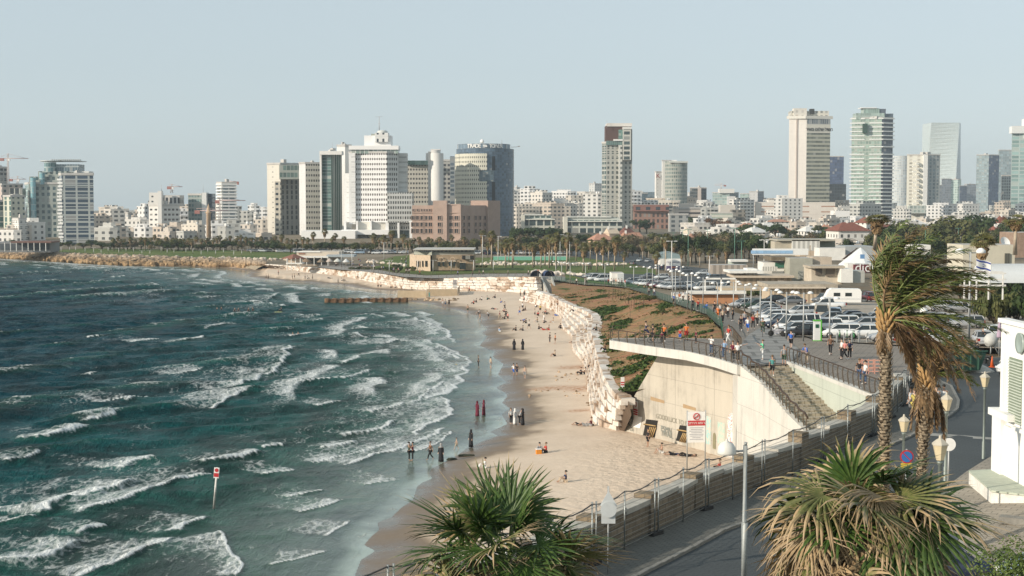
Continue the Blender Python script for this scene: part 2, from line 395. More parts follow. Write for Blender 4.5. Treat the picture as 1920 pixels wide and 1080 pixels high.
BRK=[([(30,826),(95,822),(158,806)],1.3,.9,9),([(140,790),(180,786),(215,780)],1.4,.8,5),([(0,868),(40,862),(75,852)],1.0,.6,6),([(60,965),(130,945),(200,918),(232,905)],1.5,1.0,10),([(-40,995),(0,987),(50,975)],1.1,.7,6),([(150,1003),(200,988)],1.0,.6,5),([(-60,1075),(0,1062),(60,1048),(126,1018)],1.3,.8,9),([(150,1082),(189,1069),(250,1041),(311,1013)],.8,.45,9),([(380,872),(430,865),(487,852)],1.3,.8,6),([(220,878),(282,862)],1.1,.6,7),([(155,962),(233,941),(278,924),(340,905),(394,899)],.9,.55,9),([(311,997),(350,984),(395,972)],.9,.5,5),([(400,762),(430,745),(470,735)],1.0,.5,8),([(415,728),(455,720),(515,690),(530,670),(552,658)],1.6,.8,12),([(490,655),(520,655),(550,658)],.9,.4,6),([(330,641),(355,637),(380,632)],1.3,.8,8),([(240,752),(275,745)],.9,.6,3),([(385,614),(412,609),(440,604)],1.0,.5,5),([(440,570),(480,568),(530,575)],1.6,.8,14),([(600,842),(630,836),(660,830)],1.0,.6,6),([(650,816),(695,808),(738,793)],.8,.5,5),([(490,842),(530,836)],.8,.5,3),([(640,682),(670,676),(697,664)],1.4,.6,8),([(340,905),(400,893)],.6,.3,4),([(657,868),(713,850),(780,828),(830,806)],.9,.3,9),([(600,865),(660,850),(720,832)],.6,.2,6),([(790,752),(835,735),(862,712),(880,684)],1.5,.35,12),([(840,655),(868,668),(884,678),(870,692)],.9,.3,5),([(770,760),(800,742),(822,722)],.8,.3,7),([(770,812),(815,790),(838,770),(830,750)],1.2,.35,11),([(760,850),(800,838),(845,812)],.5,.2,4),([(690,909),(715,904),(746,900)],.6,.35,5),([(405,1002),(430,1022),(444,1041),(458,1058),(440,1080)],.6,.3,5),([(620,1004),(640,994),(664,979)],.6,.3,5),([(520,1060),(560,1048),(600,1035)],.4,.2,4),([(700,650),(760,640),(800,642),(830,655),(848,672)],1.3,.3,12),([(780,600),(808,612),(835,622),(850,640)],1.4,.35,14),([(665,612),(690,617)],1.8,.6,5),([(668,628),(692,634)],1.6,.6,4),([(725,700),(745,700)],.8,.4,2),([(470,562),(500,560),(520,552)],1.8,.5,14),([(380,560),(420,556)],1.0,.4,8),([(640,533+12),(690,549),(735,553)],1.6,.3,8),([(560,538),(610,541)],1.4,.3,10),([(420,525),(455,529),(480,533)],2,.5,12),([(215,520),(240,518)],1.6,.6,4),([(270,533),(300,536)],1.6,.6,6),([(330,540),(370,537)],1.8,.6,10),([(300,512),(350,516)],1.6,.5,8),([(20,489),(48,492)],2,.6,4),([(100,494),(150,499),(200,502),(245,503)],2.2,.4,6),([(260,504),(330,506),(400,508)],2.0,.4,8),([(590,602),(610,600)],1,.4,3),([(160,700),(176,696)],.8,.5,2),([(284,722),(300,719)],.8,.5,2),([(170,634),(192,632)],.9,.5,3),([(540,630),(600,622)],1.0,.3,8),([(560,720),(640,712),(690,700)],.9,.35,9),([(600,760),(640,752)],.8,.3,7),([(700,775),(750,762)],.8,.3,7),([(330,700),(380,690)],.8,.4,10),([(540,930),(600,918)],.6,.3,5),([(500,890),(560,880)],.6,.3,6),([(560,960),(640,940)],.5,.25,5),([(250,640),(290,634)],1.,.5,7),([(190,750),(240,742)],.8,.4,8),([(680,590),(720,594)],1.2,.4,8),([(560,588),(600,592)],1.2,.4,8)]
foam=np.zeros_like(SX);crest=np.zeros_like(SX)
for ln,hw,ht,tr in BRK:
 hw*=0.7;mx=sum(p[0] for p in ln)/len(ln);my=sum(p[1] for p in ln)/len(ln);ln=[(mx+(x-mx)*1.25,my+(y-my)*1.25) for x,y in ln]
 WL=[tuple(P(x,y,0).xy) for x,y in ln]
 cx=np.mean([p[0] for p in WL]);cy=np.mean([p[1] for p in WL]);rad=max(math.dist(p,(cx,cy)) for p in WL)+tr+8
 k=np.hypot(SX-cx,SY-cy)<rad
 if not k.any():continue
 x,y=SX[k],SY[k];x=x+2.0*(fbm(x/4,y/4,40)-0.5)*(0.5+hw);y2=y
 d,a,tot=seg_dist(x,y2,WL)
 # signed side: seaward side (towards -x) trails foam
 i=0;side=np.zeros_like(x);best=np.full_like(x,1e9)
 for (p,q) in zip(WL[:-1],WL[1:]):
  dx,dy=q[0]-p[0],q[1]-p[1];l2=dx*dx+dy*dy;t=np.clip(((x-p[0])*dx+(y-p[1])*dy)/l2,0,1)
  dd=np.hypot(x-p[0]-t*dx,y-p[1]-t*dy);kk=dd<best;best=np.where(kk,dd,best)
  side=np.where(kk,np.sign(dx*(y-p[1])-dy*(x-p[0]))*(1 if dy>=0 else -1),side)
 endf=smooth(np.minimum(a,tot-a)/(0.18*tot)+0.25)
 sdn=d*side
 core=np.exp(-(np.where(sdn<0,sdn/(hw*0.35),sdn/(hw*0.75)))**2)*endf*(0.55+0.75*fbm(x/1.6,y/2.6,78))
 trail=np.where(sdn>0,np.exp(-sdn/(tr*1.35)),np.exp(sdn/(hw*0.5)))*endf*(0.30+0.75*fbm(x/3,y/5,77))
 foam[k]=np.maximum(foam[k],np.clip(core*1.15,0,1));foam[k]=np.maximum(foam[k],trail*0.92)
 Z[k]+=ht*0.5*np.exp(-(np.where(sdn<0,sdn/(hw*0.6),sdn/(hw*2.6)))**2)*endf*(0.6+0.8*fbm(x/1.2,y/1.6,5))
 crest[k]=np.maximum(crest[k],np.exp(-(sdn/(hw*2.0))**2)*endf*min(1,ht*1.2))
 # surf-zone lace foam and thin streaks
surf=smooth((27-depth)/16)*smooth((depth-6)/8)*smooth((SY-110)/60)
st=fbm(SX/5+0.3*SY/9,SY/16,21,5)
foam=np.maximum(foam,surf*smooth((st-0.50)/0.25)*0.58)
for k0,off,wd in ((31,9,1.3),(37,17,1.8),(43,26,1.6)):
 lines=off+7*(fbm(arc/24,arc*0,k0,4)-0.5)
 act=smooth((fbm(arc/14,arc*0+3,k0+5,3)-0.38)/0.2)
 g=np.exp(-(np.where(depth<lines,(depth-lines)/(wd*0.5),(depth-lines)/(wd*2.4)))**2)*act*smooth((SY-150)/40)
 foam=np.maximum(foam,g*0.82);Z+=0.16*g
streak=fbm(SX/14,SY/34,61,5);patch=smooth((fbm(SX/60,SY/120,71,3)-0.40)/0.25)
foam=np.maximum(foam,patch*smooth((streak-0.54)/0.2)*0.42*smooth((depth-8)/10)*(0.35+0.65*smooth((110-depth)/60)))
foam=np.maximum(foam,np.exp(-((depth-0.6)/0.5)**2)*0.30)
foam=np.maximum(foam,smooth((SY-470)/20)*smooth((-150-SX+0)/20+1)*np.exp(-((depth-3)/3.0)**2)*0.8)
wc=Z+0.15*(fbm(SX/3,SY/5,91)-0.5)
foam=np.maximum(foam,smooth((wc-0.52)/0.22)*0.6*amp)
crest=np.maximum(crest,smooth((Z-0.15)/0.5)*amp)
Z=np.where(sd>0,0.0,Z*smooth(depth/9))
Z=Z+np.where(sd>0,-0.25*smooth(sd/6),0.015)
foam=foam*(0.93-0.10*smooth((SY-170)/60))
sea=gridmesh('sea',SX,SY,Z,sea_material(),{'foam':foam,'shore':np.clip(depth/110,0,1),'crest':crest},keep=sd<6)
tag(sea,'dark teal sea with white breaking waves running onto the beach',None,None,'structure')
# == beach
def sand_material():
 s=NT('sand');p=s.pos();dist=s.attr('shore')
 n=s.noise(p,0.12,5,0.6);n2=s.noise(p,1.7,5,0.7)
 foot=s.voronoi(s.scale(p,(1.5,1.5,1.5)),1.0,'SMOOTH_F1')
 foot2=s.noise(p,3.2,3,0.6)
 dryc=s.ramp(s.math('ADD',s.math('MULTIPLY',n,0.6),s.math('MULTIPLY',n2,0.4)),[(0.3,(0.55,0.43,0.32)),(0.7,(0.70,0.57,0.44))])
 wd=s.math('ADD',dist,s.math('MULTIPLY',s.math('SUBTRACT',n,0.5),0.16))
 wet=s.ramp(wd,[(0.0,(0.14,0.125,0.095)),(0.012,(0.16,0.112,0.072)),(0.055,(0.215,0.155,0.10)),(0.08,(0.44,0.34,0.24)),(0.15,(0.60,0.48,0.36))])
 k=s.ramp(wd,[(0.065,0.0),(0.13,1.0)])
 col=s.mix(k,wet,dryc)
 red=s.attr('red');redk=s.math('MULTIPLY',red,s.ramp(n2,[(0.35,0.0),(0.6,1.0)]))
 col=s.mix(redk,col,(0.36,0.17,0.08))
 rough=s.math('ADD',0.18,s.math('MULTIPLY',s.ramp(wd,[(0.0,0.0),(0.09,1.0)]),0.75))
 h=s.math('MULTIPLY',s.math('ADD',s.math('MULTIPLY',foot,0.9),s.math('MULTIPLY',foot2,0.8)),s.math('ADD',0.03,s.math('MULTIPLY',s.attr('trod'),0.97)))
 h=s.math('ADD',h,s.math('MULTIPLY',n2,0.18))
 return s.done(col,rough,s.bump(h,0.20,0.9),spec=0.4)
BR=np.concatenate([np.linspace(497,540,30),np.arange(541,700,1.6),np.arange(700,1100,2.2),[1120,1200,1400]])
BX,BY=pixgrid(300,1500,2.6,BR)
bsd,barc=shore_sd(BX,BY)
BZ=beach_z(BX,BY)
BZ=BZ+np.where(bsd>6,0.10*(fbm(BX/5,BY/5,8)-0.5)+0.05*(fbm(BX/1.1,BY/1.1,9)-0.5),0)*smooth((bsd-6)/8)
def ell(X,Y,pts):
 r=np.zeros_like(X)
 for (px,py,rx,ry,z) in pts:
  c=P(px,py,z);sx=rx*c.y/FPX;c2=P(px,py+ry,z);sy=max(abs(c.y-c2.y),0.5)
  r=np.maximum(r,smooth(1.3-np.hypot((X-c.x)/sx,(Y-c.y)/sy)))
 return r
red=ell(BX,BY,[(1095,718,45,6,1.4),(1085,757,32,3,1.4),(1120,705,20,14,1.5),(1085,680,50,4,1.4),(1040,716,60,4,1.3)])
trod=smooth((bsd-9)/10)*(0.35+0.65*smooth((190-BY)/60))
beach=gridmesh('beach',BX,BY,BZ,sand_material(),{'shore':np.clip(bsd/60,0,1),'red':red,'trod':trod})
tag(beach,'trodden golden sand sloping down to a darker wet edge',None,None,'structure')
def B(px,py):
 """point on the beach surface under a pixel"""
 z=1.0
 for _ in range(12):
  p=P(px,py,z);z=0.4*z+0.6*max(0.0,float(beach_z(np.array([p.x]),np.array([p.y]))[0]))
 return P(px,py,z)
 # == land outline
fence_top=[(590,1104),(705,1078),(809,1049),(940,1012),(1056,974),(1120,950),(1203,916),(1274,890),(1328,866),(1402,842),(1509,803),(1586,768),(1648,741)]
FTOP=[Lh(x,y,2.3) for x,y in fence_top]+[Vector((26.9,94.5,11.0)),Vector((27.3,97.0,11.0))]
wall_near=[]
for i,p in enumerate(FTOP):
 d=FTOP[min(i+1,len(FTOP)-1)]-FTOP[max(i-1,0)];n=Vector((-d.y,d.x,0)).normalized()*.75;wall_near.append((p.x+n.x,p.y+n.y))
DZ=10.4
stair_r=[P(1652,752,DZ),P(1480,684,DZ)]
stair_t=[P(1480,684,DZ),P(1385,688,DZ)]
deck_f=[P(1385,688,DZ),P(1345,675,DZ),P(1290,662,DZ),P(1210,651,DZ),P(1146,641,DZ)]
deck_b=[P(1148,633,DZ),P(1260,633,DZ),P(1356,634,DZ)]
fence_px=[(1356,634),(1352,615),(1325,590),(1290,578),(1240,562),(1205,549),(1180,540),(1140,536),(1100,534),(1060,529),(1032,526)]
FW=[L(x,y) for x,y in fence_px]
WT=5.0
top_far_px=[(1008,519),(960,519),(900,520),(815,522.5),(757,520),(728,515),(684,509),(640,506.5),(597,502)]
TF=[L(x,y) for x,y in top_far_px]
left_px=[(575,500),(540,498),(500,495),(440,489.5),(380,488),(300,485),(230,483),(120,479),(0,472),(-300,463)]
LF=[L(x,y) for x,y in left_px]
outline=[tuple(p[:2]) for p in wall_near]+[tuple(p.xy) for p in stair_r+stair_t[1:]+deck_f[1:]+deck_b+FW[1:]+TF+LF]
outline+=[(-900,700),(-4200,5000),(4200,5000),(1200,500),(140,-10),(wall_near[0][0],-10)]
def ground_material():
 s=NT('city_ground');p=s.pos();n=s.noise(p,0.02,6,0.6);n2=s.noise(p,0.5,5,0.65)
 f=s.math('ADD',s.math('MULTIPLY',n,0.6),s.math('MULTIPLY',n2,0.4))
 c=s.ramp(f,[(0.35,(0.10,0.085,0.055)),(0.5,(0.20,0.16,0.11)),(0.62,(0.28,0.23,0.17))])
 return s.done(c,0.9,s.bump(n2,0.1),spec=0.2)
def paving_material(name,c0,c1,bw=0.6,bh=0.3,rot=0.0):
 s=NT(name);p=s.pos();q=s.scale(p,(1,1,1),(0,0,rot))
 br=s.n('TexBrick',None,Vector=q,Scale=1.0);br.inputs['Brick Width'].default_value=bw;br.inputs['Row Height'].default_value=bh
 br.inputs['Mortar Size'].default_value=0.02*max(1,bh/.3);br.inputs['Color1'].default_value=c0+(1,);br.inputs['Color2'].default_value=c1+(1,)
 br.inputs['Mortar'].default_value=tuple(x*0.45 for x in c0)+(1,)
 n=s.noise(p,0.25,6,0.65);n2=s.noise(p,4,4,0.7)
 c=s.mix(s.ramp(n,[(0.35,0.0),(0.7,0.55)]),br.outputs['Color'],tuple(x*0.62 for x in c1))
 c=s.mix(s.math('MULTIPLY',s.ramp(n2,[(0.45,0.0),(0.75,1.0)]),0.25),c,tuple(min(1,x*1.5) for x in c1))
 return s.done(c,0.85,s.bump(s.math('ADD',br.outputs['Fac'],n2),0.015,0.5),spec=0.25)
def asphalt_material(name='asphalt',c=(0.062,0.07,0.072)):
 s=NT(name);p=s.pos();n=s.noise(p,0.15,6,0.65);n2=s.noise(p,9,4,0.7);br=s.n('TexBrick',None,Vector=s.scale(p,(1,1,1),(0,0,0.6)),Scale=1.0)
 br.inputs['Brick Width'].default_value=0.5;br.inputs['Row Height'].default_value=0.25;br.inputs['Mortar Size'].default_value=0.025
 f=s.math('ADD',s.math('MULTIPLY',n,0.6),s.math('MULTIPLY',n2,0.4))
 col=s.ramp(f,[(0.3,tuple(x*0.7 for x in c)),(0.75,tuple(x*1.45 for x in c))])
 col=s.mix(s.math('MULTIPLY',br.outputs['Fac'],0.45),col,tuple(x*0.5 for x in c))
 return s.done(col,0.8,s.bump(n2,0.02),spec=0.3)
def grass_material(name='lawn',dry=0.5):
 s=NT(name);p=s.pos();n=s.noise(p,0.06,6,0.65);n2=s.noise(p,1.8,5,0.7)
 f=s.math('ADD',s.math('MULTIPLY',n,0.65),s.math('MULTIPLY',n2,0.35))
 c=s.ramp(f,[(0.30,(0.045,0.085,0.018)),(0.48,(0.09,0.13,0.03)),(0.60,(0.16,0.165,0.055)),(0.74,(0.28,0.22,0.12))])
 return s.done(c,0.9,s.bump(n2,0.12),spec=0.15)
MG=ground_material()
ground=sheet('ground',outline,14.0,lambda x,y:land(x,y)-0.7*smooth((300-y)/60),MG,'bare and built-over ground of the town behind the shore')
PAVE=paving_material('plaza_paving',(0.235,0.205,0.175),(0.29,0.255,0.215),1.2,0.55,0.35)
ASPH=asphalt_material();LAWN=grass_material()
CONC_WALK=paving_material('walkway_concrete',(0.27,0.265,0.25),(0.31,0.30,0.28),3.0,3.0,0.1)
DIRT=M((0.36,0.31,0.25),0.9,0,0.25,0.3,0.03)
SIDEW=paving_material('sidewalk_paving',(0.30,0.265,0.215),(0.36,0.32,0.26),0.6,0.3,0.6)
SIDEL=paving_material('sidewalk_dark_paving',(0.13,0.13,0.115),(0.17,0.165,0.145),0.4,0.2,0.6)
def Lp(pts): return [tuple(L(x,y).xy) for x,y in pts]
# plaza
plaza=[tuple(p.xy) for p in stair_r]+[tuple(p.xy) for p in stair_t[1:]+deck_f[1:]+deck_b]+Lp([(1352,615),(1325,590),(1290,578),(1240,562),(1205,549),(1180,541),(1215,541),(1262,556),(1330,574),(1400,592),(1440,608),(1530,640),(1680,650),(1830,655),(1860,690),(1800,700),(1700,712)])+[(27.4,97)]
sheet('plaza',plaza,2.5,land,PAVE,'grey brick paved seafront plaza with strips of stone',off=0.05)
band=Lp([(1352,632),(1462,612),(1515,655),(1520,668)])+[tuple(stair_t[0].xy),tuple(stair_t[1].xy)]
sheet('walkway',Lp([(1385,655),(1405,628),(1432,612),(1448,616),(1505,664),(1480,682),(1392,686)]),2.0,land,CONC_WALK,'smooth concrete walkway at the head of the stairs',off=0.09)
lot=Lp([(1412,590),(1445,606),(1530,638),(1680,647),(1830,652),(1915,655),(1990,600),(1900,560),(1650,560),(1560,556),(1380,552),(1375,575)])
sheet('parking_ground',lot,3.0,land,DIRT,'pale dusty ground of the car park',off=0.03)
KB=[(1060,1160),(1140,1115),(1218,1074),(1298,1033),(1357,1000),(1400,984),(1500,928),(1600,874),(1705,823),(1743,802),(1780,783),(1795,770),(1797,755),(1783,727),(1755,712)]
KBW=Lp(KB)
RR=Lp([(1869,852),(1812,888),(1763,925),(1690,975),(1600,1040),(1500,1110)])+[(7,36),(2,28),(-12,18)]
ROADP=[(-12,26)]+KBW+Lp([(1700,704),(1800,676),(1925,668)])+[(45,110),(36,84),(27,72)]+RR
sheet('road',ROADP,1.5,land,ASPH,'dark cobbled road curving past the stone wall',off=0.07)
SWP=[(wall_near[0][0],30)]+KBW+[(28,97.5)]+wall_near[::-1]
def kerbed(name,poly,h,mt,label,mk):
 o=sheet(name,poly,1.2,land,mt,label,off=0.05+h)
 b=MB();pts=poly+poly[:1]
 for a,c in zip(pts[:-1],pts[1:]):
  n=max(1,int(math.dist(a,c)/1.0))
  for i in range(n):
   p=[a[k]+(c[k]-a[k])*i/n for k in (0,1)];q=[a[k]+(c[k]-a[k])*(i+1)/n for k in (0,1)]
   dx,dy=(q[0]-p[0]),(q[1]-p[1]);l=math.hypot(dx,dy) or 1;nx,ny=dy/l*.09,-dx/l*.09
   z=float(land((p[0]+q[0])/2,(p[1]+q[1])/2))+0.05+h
   b.box(((p[0]+q[0])/2,(p[1]+q[1])/2,z-0.14),(l*0.985,0.18,0.30),0,math.atan2(dy,dx))
 k=b.build('kerb',mk);tag(k,'weathered stone kerb edging the '+name.replace('_',' '),None,None,'structure')
 return o
KERB=M((0.22,0.21,0.185),0.8,0,0.3,2,0.01)
kerbed('sidewalk',SWP,0.13,SIDEL,'dark paved sidewalk between the stone wall and the road',KERB)
SWR=[(27.2,72)]+RR+[(0,15),(60,15),(70,60),(40,84),(36,84)]
sheet('forecourt',SWR,1.5,land,SIDEW,'pale block paved forecourt before the white house',off=0.10)
sheet('road_marking',Lp([(1748,815),(1868,824),(1868,828),(1742,820)]),1.5,land,M((.30,.29,.26),.8,0,.3,3),'worn pale strip across the road',off=0.09)
sheet('road_patch',Lp([(1500,965),(1560,950),(1590,975),(1520,1000)]),1.5,land,M((.035,.038,.04),.85,0,.3,3),'darker repaired patch of the road',off=0.085)
# lawns, paths, roads in the middle distance
sheet('lawn',Lp([(790,497),(1000,498),(1190,500),(1230,506),(1235,516),(1110,514),(1020,512),(900,513),(800,516),(745,512),(690,503),(720,497)]),5,land,LAWN,'green lawn in front of the stone building',off=0.10)
sheet('lawn',Lp([(880,484),(1000,482),(1100,483),(1180,486),(1240,494),(1190,499),(1040,496),(880,494)]),5,land,LAWN,'long green lawn behind the palms of the park',off=0.12)
sheet('lawn',Lp([(1060,515),(1190,519),(1310,530),(1310,541),(1200,540),(1060,524)]),5,land,LAWN,'dry lawn beside the row of parked cars',off=0.14)
sheet('lawn',Lp([(740,481),(780,478),(775,500),(715,497),(700,492)]),5,land,LAWN,'sloping green lawn left of the stone building',off=0.12)
sheet('lawn',Lp([(80,471),(160,466),(300,468),(440,470),(560,474),(540,486),(440,486),(330,486),(260,484),(190,477)]),6,land,LAWN,'green shore park behind the rocks',off=0.12)
sheet('road',Lp([(1075,470),(1150,468),(1200,478),(1250,496),(1330,505),(1400,515),(1395,528),(1320,520),(1230,505),(1180,494),(1110,486),(1060,478)]),5,land,ASPH,'asphalt coast road with moving traffic',off=0.16)
sheet('parking_ground',Lp([(1065,516),(1115,512),(1320,520),(1400,530),(1400,550),(1310,545),(1110,526)]),4,land,ASPH,'asphalt strip under the far row of parked cars',off=0.18)
sheet('promenade',Lp([(597,502.5),(640,507),(684,509.5),(728,515.5),(757,520.5),(815,523),(900,520.5),(1008,519.5),(1034,526),(1060,529),(1060,521),(1020,514),(900,515),(800,518),(740,513),(690,503),(640,498),(600,497)]),4,land,paving_material('promenade_paving',(0.30,0.28,0.25),(0.36,0.33,0.29),1.5,1.0),'pale promenade along the top of the stone terraces',off=0.20)
# == brown hillside between terraces and promenade
top_near_px=[(1180,746),(1154,717),(1138,680),(1127,642),(1122,623),(1130,595),(1119,585),(1091,576),(1060,566),(1035,552)]
TN=[P(x,y,z) for (x,y),z in zip(top_near_px,[5,5,5,4.9,4.8,4.6,4.5,4.4,4.2,4.0])]
hill_in=[tuple(p.xy) for p in TN]
hill_out=[tuple(deck_b[2].xy)]+[tuple(p.xy) for p in FW[1:]]
under=[tuple(P(1200,720,6.5).xy),tuple(P(1250,668,9.3).xy),tuple(deck_b[2].xy)]
hill_poly=[(10.9,145.0),(11.3,146.2)]+hill_in[1:]+hill_out[::-1]+[(20.5,130.5),(14.9,139.2)]
hill_z_in=list(zip(hill_in,[p.z for p in TN]));
def hill_z(x,y):
 d1,a1,_=seg_dist(x,y,hill_in);d2,a2,_=seg_dist(x,y,[(22,118)]+hill_out)
 zi=np.interp(y,[TN[0].y,TN[3].y,TN[-1].y],[5.0,4.8,3.9]);zo=land(x,y)
 t=d1/(d1+d2+1e-6)
 return zi+(zo-0.25-zi)*smooth(t*0.96+0.02)**0.85+0.25*(fbm(x/6,y/9,55)-0.5)*smooth(t*6)*smooth((1-t)*6)
GREEN=[(1240,612,60,4,8.5),(1120,548,30,3,6),(1320,606,26,4,9),(1195,620,34,3,7.5),(1135,565,42,9,6.5),(1160,588,30,8,7),(1170,596,14,4,7),(1205,556,18,4,6.5),(1185,672,45,9,7),(1200,690,42,10,7),(1185,715,40,10,6),(1180,735,26,6,5.5),(1150,650,24,4,5.5),(1250,575,22,5,7.5),(1058,537,14,3,5),(1300,628,60,3,9),(1230,600,14,3,8),(1120,578,16,3,6),(1275,590,10,2,8)]
def hillside_material():
 s=NT('hillside_earth');p=s.pos();g=s.attr('green');n=s.noise(p,0.10,6,0.65);n2=s.noise(s.scale(p,(0.35,1.1,1),(0,0,0.5)),1.0,6,0.7);n3=s.noise(p,2.5,4,0.7)
 f=s.math('ADD',s.math('MULTIPLY',n,0.35),s.math('ADD',s.math('MULTIPLY',n2,0.4),s.math('MULTIPLY',n3,0.25)))
 c=s.ramp(f,[(0.42,(0.20,0.085,0.045)),(0.47,(0.37,0.18,0.10)),(0.51,(0.30,0.19,0.09)),(0.545,(0.135,0.12,0.045)),(0.60,(0.34,0.22,0.12))])
 c=s.mix(s.ramp(n3,[(0.55,0.0),(0.72,0.35)]),c,(0.5,0.37,0.24))
 k=s.math('MULTIPLY',s.math('SUBTRACT',s.math('ADD',g,s.math('ADD',s.math('MULTIPLY',s.math('SUBTRACT',n2,0.5),2.6),s.math('MULTIPLY',s.math('SUBTRACT',n3,0.5),3.0))),0.5),4.0,clamp=True)
 gc=s.ramp(n3,[(0.3,(0.022,0.045,0.012)),(0.55,(0.06,0.10,0.02)),(0.75,(0.16,0.17,0.04))])
 c=s.mix(k,c,gc)
 return s.done(c,0.9,s.bump(s.math('ADD',n3,s.math('MULTIPLY',k,0.8)),0.15,0.8),spec=0.15)
hill=sheet('hillside',hill_poly,1.1,hill_z,hillside_material(),'brown earth slope with green patches above the stone terraces',attrs={'green': lambda x,y:ell(x,y,GREEN)})
# == stone terraces
def resample(pts,n):
 d=[0]
 for a,b in zip(pts[:-1],pts[1:]):d.append(d[-1]+(Vector(b)-Vector(a)).length)
 out=[]
 for i in range(n):
  t=d[-1]*i/(n-1);j=0
  while j<len(d)-2 and d[j+1]<t:j+=1
  f=(t-d[j])/max(d[j+1]-d[j],1e-9);out.append(Vector(pts[j]).lerp(Vector(pts[j+1]),f))
 return out,d[-1]
def stone_material():
 s=NT('limestone_blocks');p=s.pos();c=s.voronoi(s.scale(p,(0.45,0.45,0.9)),1.0,'F1','Color');v=s.sep(c)[0]
 n=s.noise(p,1.2,6,0.7)
 f=s.math('ADD',s.math('MULTIPLY',v,0.5),s.math('MULTIPLY',n,0.5))
 col=s.ramp(f,[(0.25,(0.34,0.235,0.16)),(0.40,(0.56,0.47,0.385)),(0.58,(0.66,0.60,0.53)),(0.8,(0.72,0.68,0.625))])
 return s.done(col,0.85,s.bump(n,0.15,0.7),spec=0.2)
STONE=stone_material();EARTH=M((0.11,0.075,0.05),0.95,0,0.3,0.5,0.1)
def terrace(name,base,top,courses,label,seed,jit=0.06):
 rnd=random.Random(seed);N=120
 def soft(pts):
  for _ in range(3):
   pts=[Vector(p) for p in pts];q=[pts[0]]
   for a_,b_ in zip(pts[:-1],pts[1:]):q+=[a_.lerp(b_,.25),a_.lerp(b_,.75)]
   pts=q+[pts[-1]]
  return pts
 base,top=soft(base),soft(top)
 A,la=resample(base,N);Bt,lb=resample(top,N);b=MB()
 rows=[]
 for c in range(courses+1):
  rows.append([A[i].lerp(Bt[i],min(1,(c+0.9)/courses))+Vector((0,0,-0.45 if c<courses else -0.3)) for i in range(N)])
 rows=[[p+Vector((0,0,-1.5)) for p in rows[0]]]+rows
 b.grid(rows,1,sm=False)
 for c in range(courses):
  line=[A[i].lerp(Bt[i],c/courses) for i in range(N)];hgt=[(Bt[i].z-A[i].z)/courses for i in range(N)]
  L_=[0]
  for p,q in zip(line[:-1],line[1:]):L_.append(L_[-1]+(q-p).length)
  s=rnd.uniform(0,.4)
  while s<L_[-1]-0.3:
   w=rnd.choice([1.1,1.5,1.9,2.4,2.9])*rnd.uniform(0.9,1.1);m=s+w/2
   i=max(0,min(N-2,int(np.searchsorted(L_,m))-1));f=(m-L_[i])/max(L_[i+1]-L_[i],1e-6)
   p=line[i].lerp(line[i+1],min(1,f));d=(line[i+1]-line[i]);h=hgt[i]
   if h>0.25:
    hh=h*rnd.uniform(0.84,.98);dep=rnd.uniform(1.3,1.7)
    nrm=Vector((-d.y,d.x,0)).normalized()
    if nrm.dot(Bt[i]-A[i])<0:nrm=-nrm
    q=p+nrm*(dep/2-0.75+rnd.uniform(-0.07,0.07))
    b.box((q.x,q.y,p.z+h/2),(w*0.955,dep,hh),0,math.atan2(d.y,d.x)+rnd.uniform(-.02,.02),jit=jit*min(1,h),top=(0.97,0.95))
   s+=w
 o=b.build(name,[STONE,EARTH]); return tag(o,label,'stone terrace')
nb_px=[(1168,806),(1142,800),(1124,790),(1117,761),(1114,736),(1110,711),(1103,680),(1080,658),(1083,632),(1060,617),(1061,597),(1040,580),(1009,570),(980,564)]
NB=[B(x,y) for x,y in nb_px]
NTOP=[P(1184,770,3.6)]+TN+[P(1008,544,3.9)]
terrace('stone_terrace',[tuple(p) for p in NB],[tuple(p) for p in NTOP],6,'stepped limestone block terrace winding down beside the brown hillside',3)
fb_px=[(1016,552),(976,548),(917,546),(859,544.5),(790,543),(757,541.5),(728,534),(684,526),(661,520),(620,514),(582,511),(562,508)]
FB=[B(x,y) for x,y in fb_px]
_fx=[x for x,y in fb_px][::-1];_fy=[p.y for p in FB][::-1]
FT=[PD(x,y-.5,float(np.interp(x,_fx,_fy))+3.2) for x,y in top_far_px+[(570,500.5)]]
vg=MB();vg.grid([[p+Vector((0,.8,-.35)) for p in FT],[Vector(p)+Vector((0,2.5,-.1)) for p in TF+[L(570,500.5)]]]);tag(vg.build('verge',M((.33,.30,.25),.9,0,.2,.5)),'paved verge behind the long white wall',None,None,'structure')
terrace('stone_terrace',[tuple(p) for p in FB],[tuple(p) for p in FT],5,'long white limestone block retaining wall below the far promenade',4,0.07)
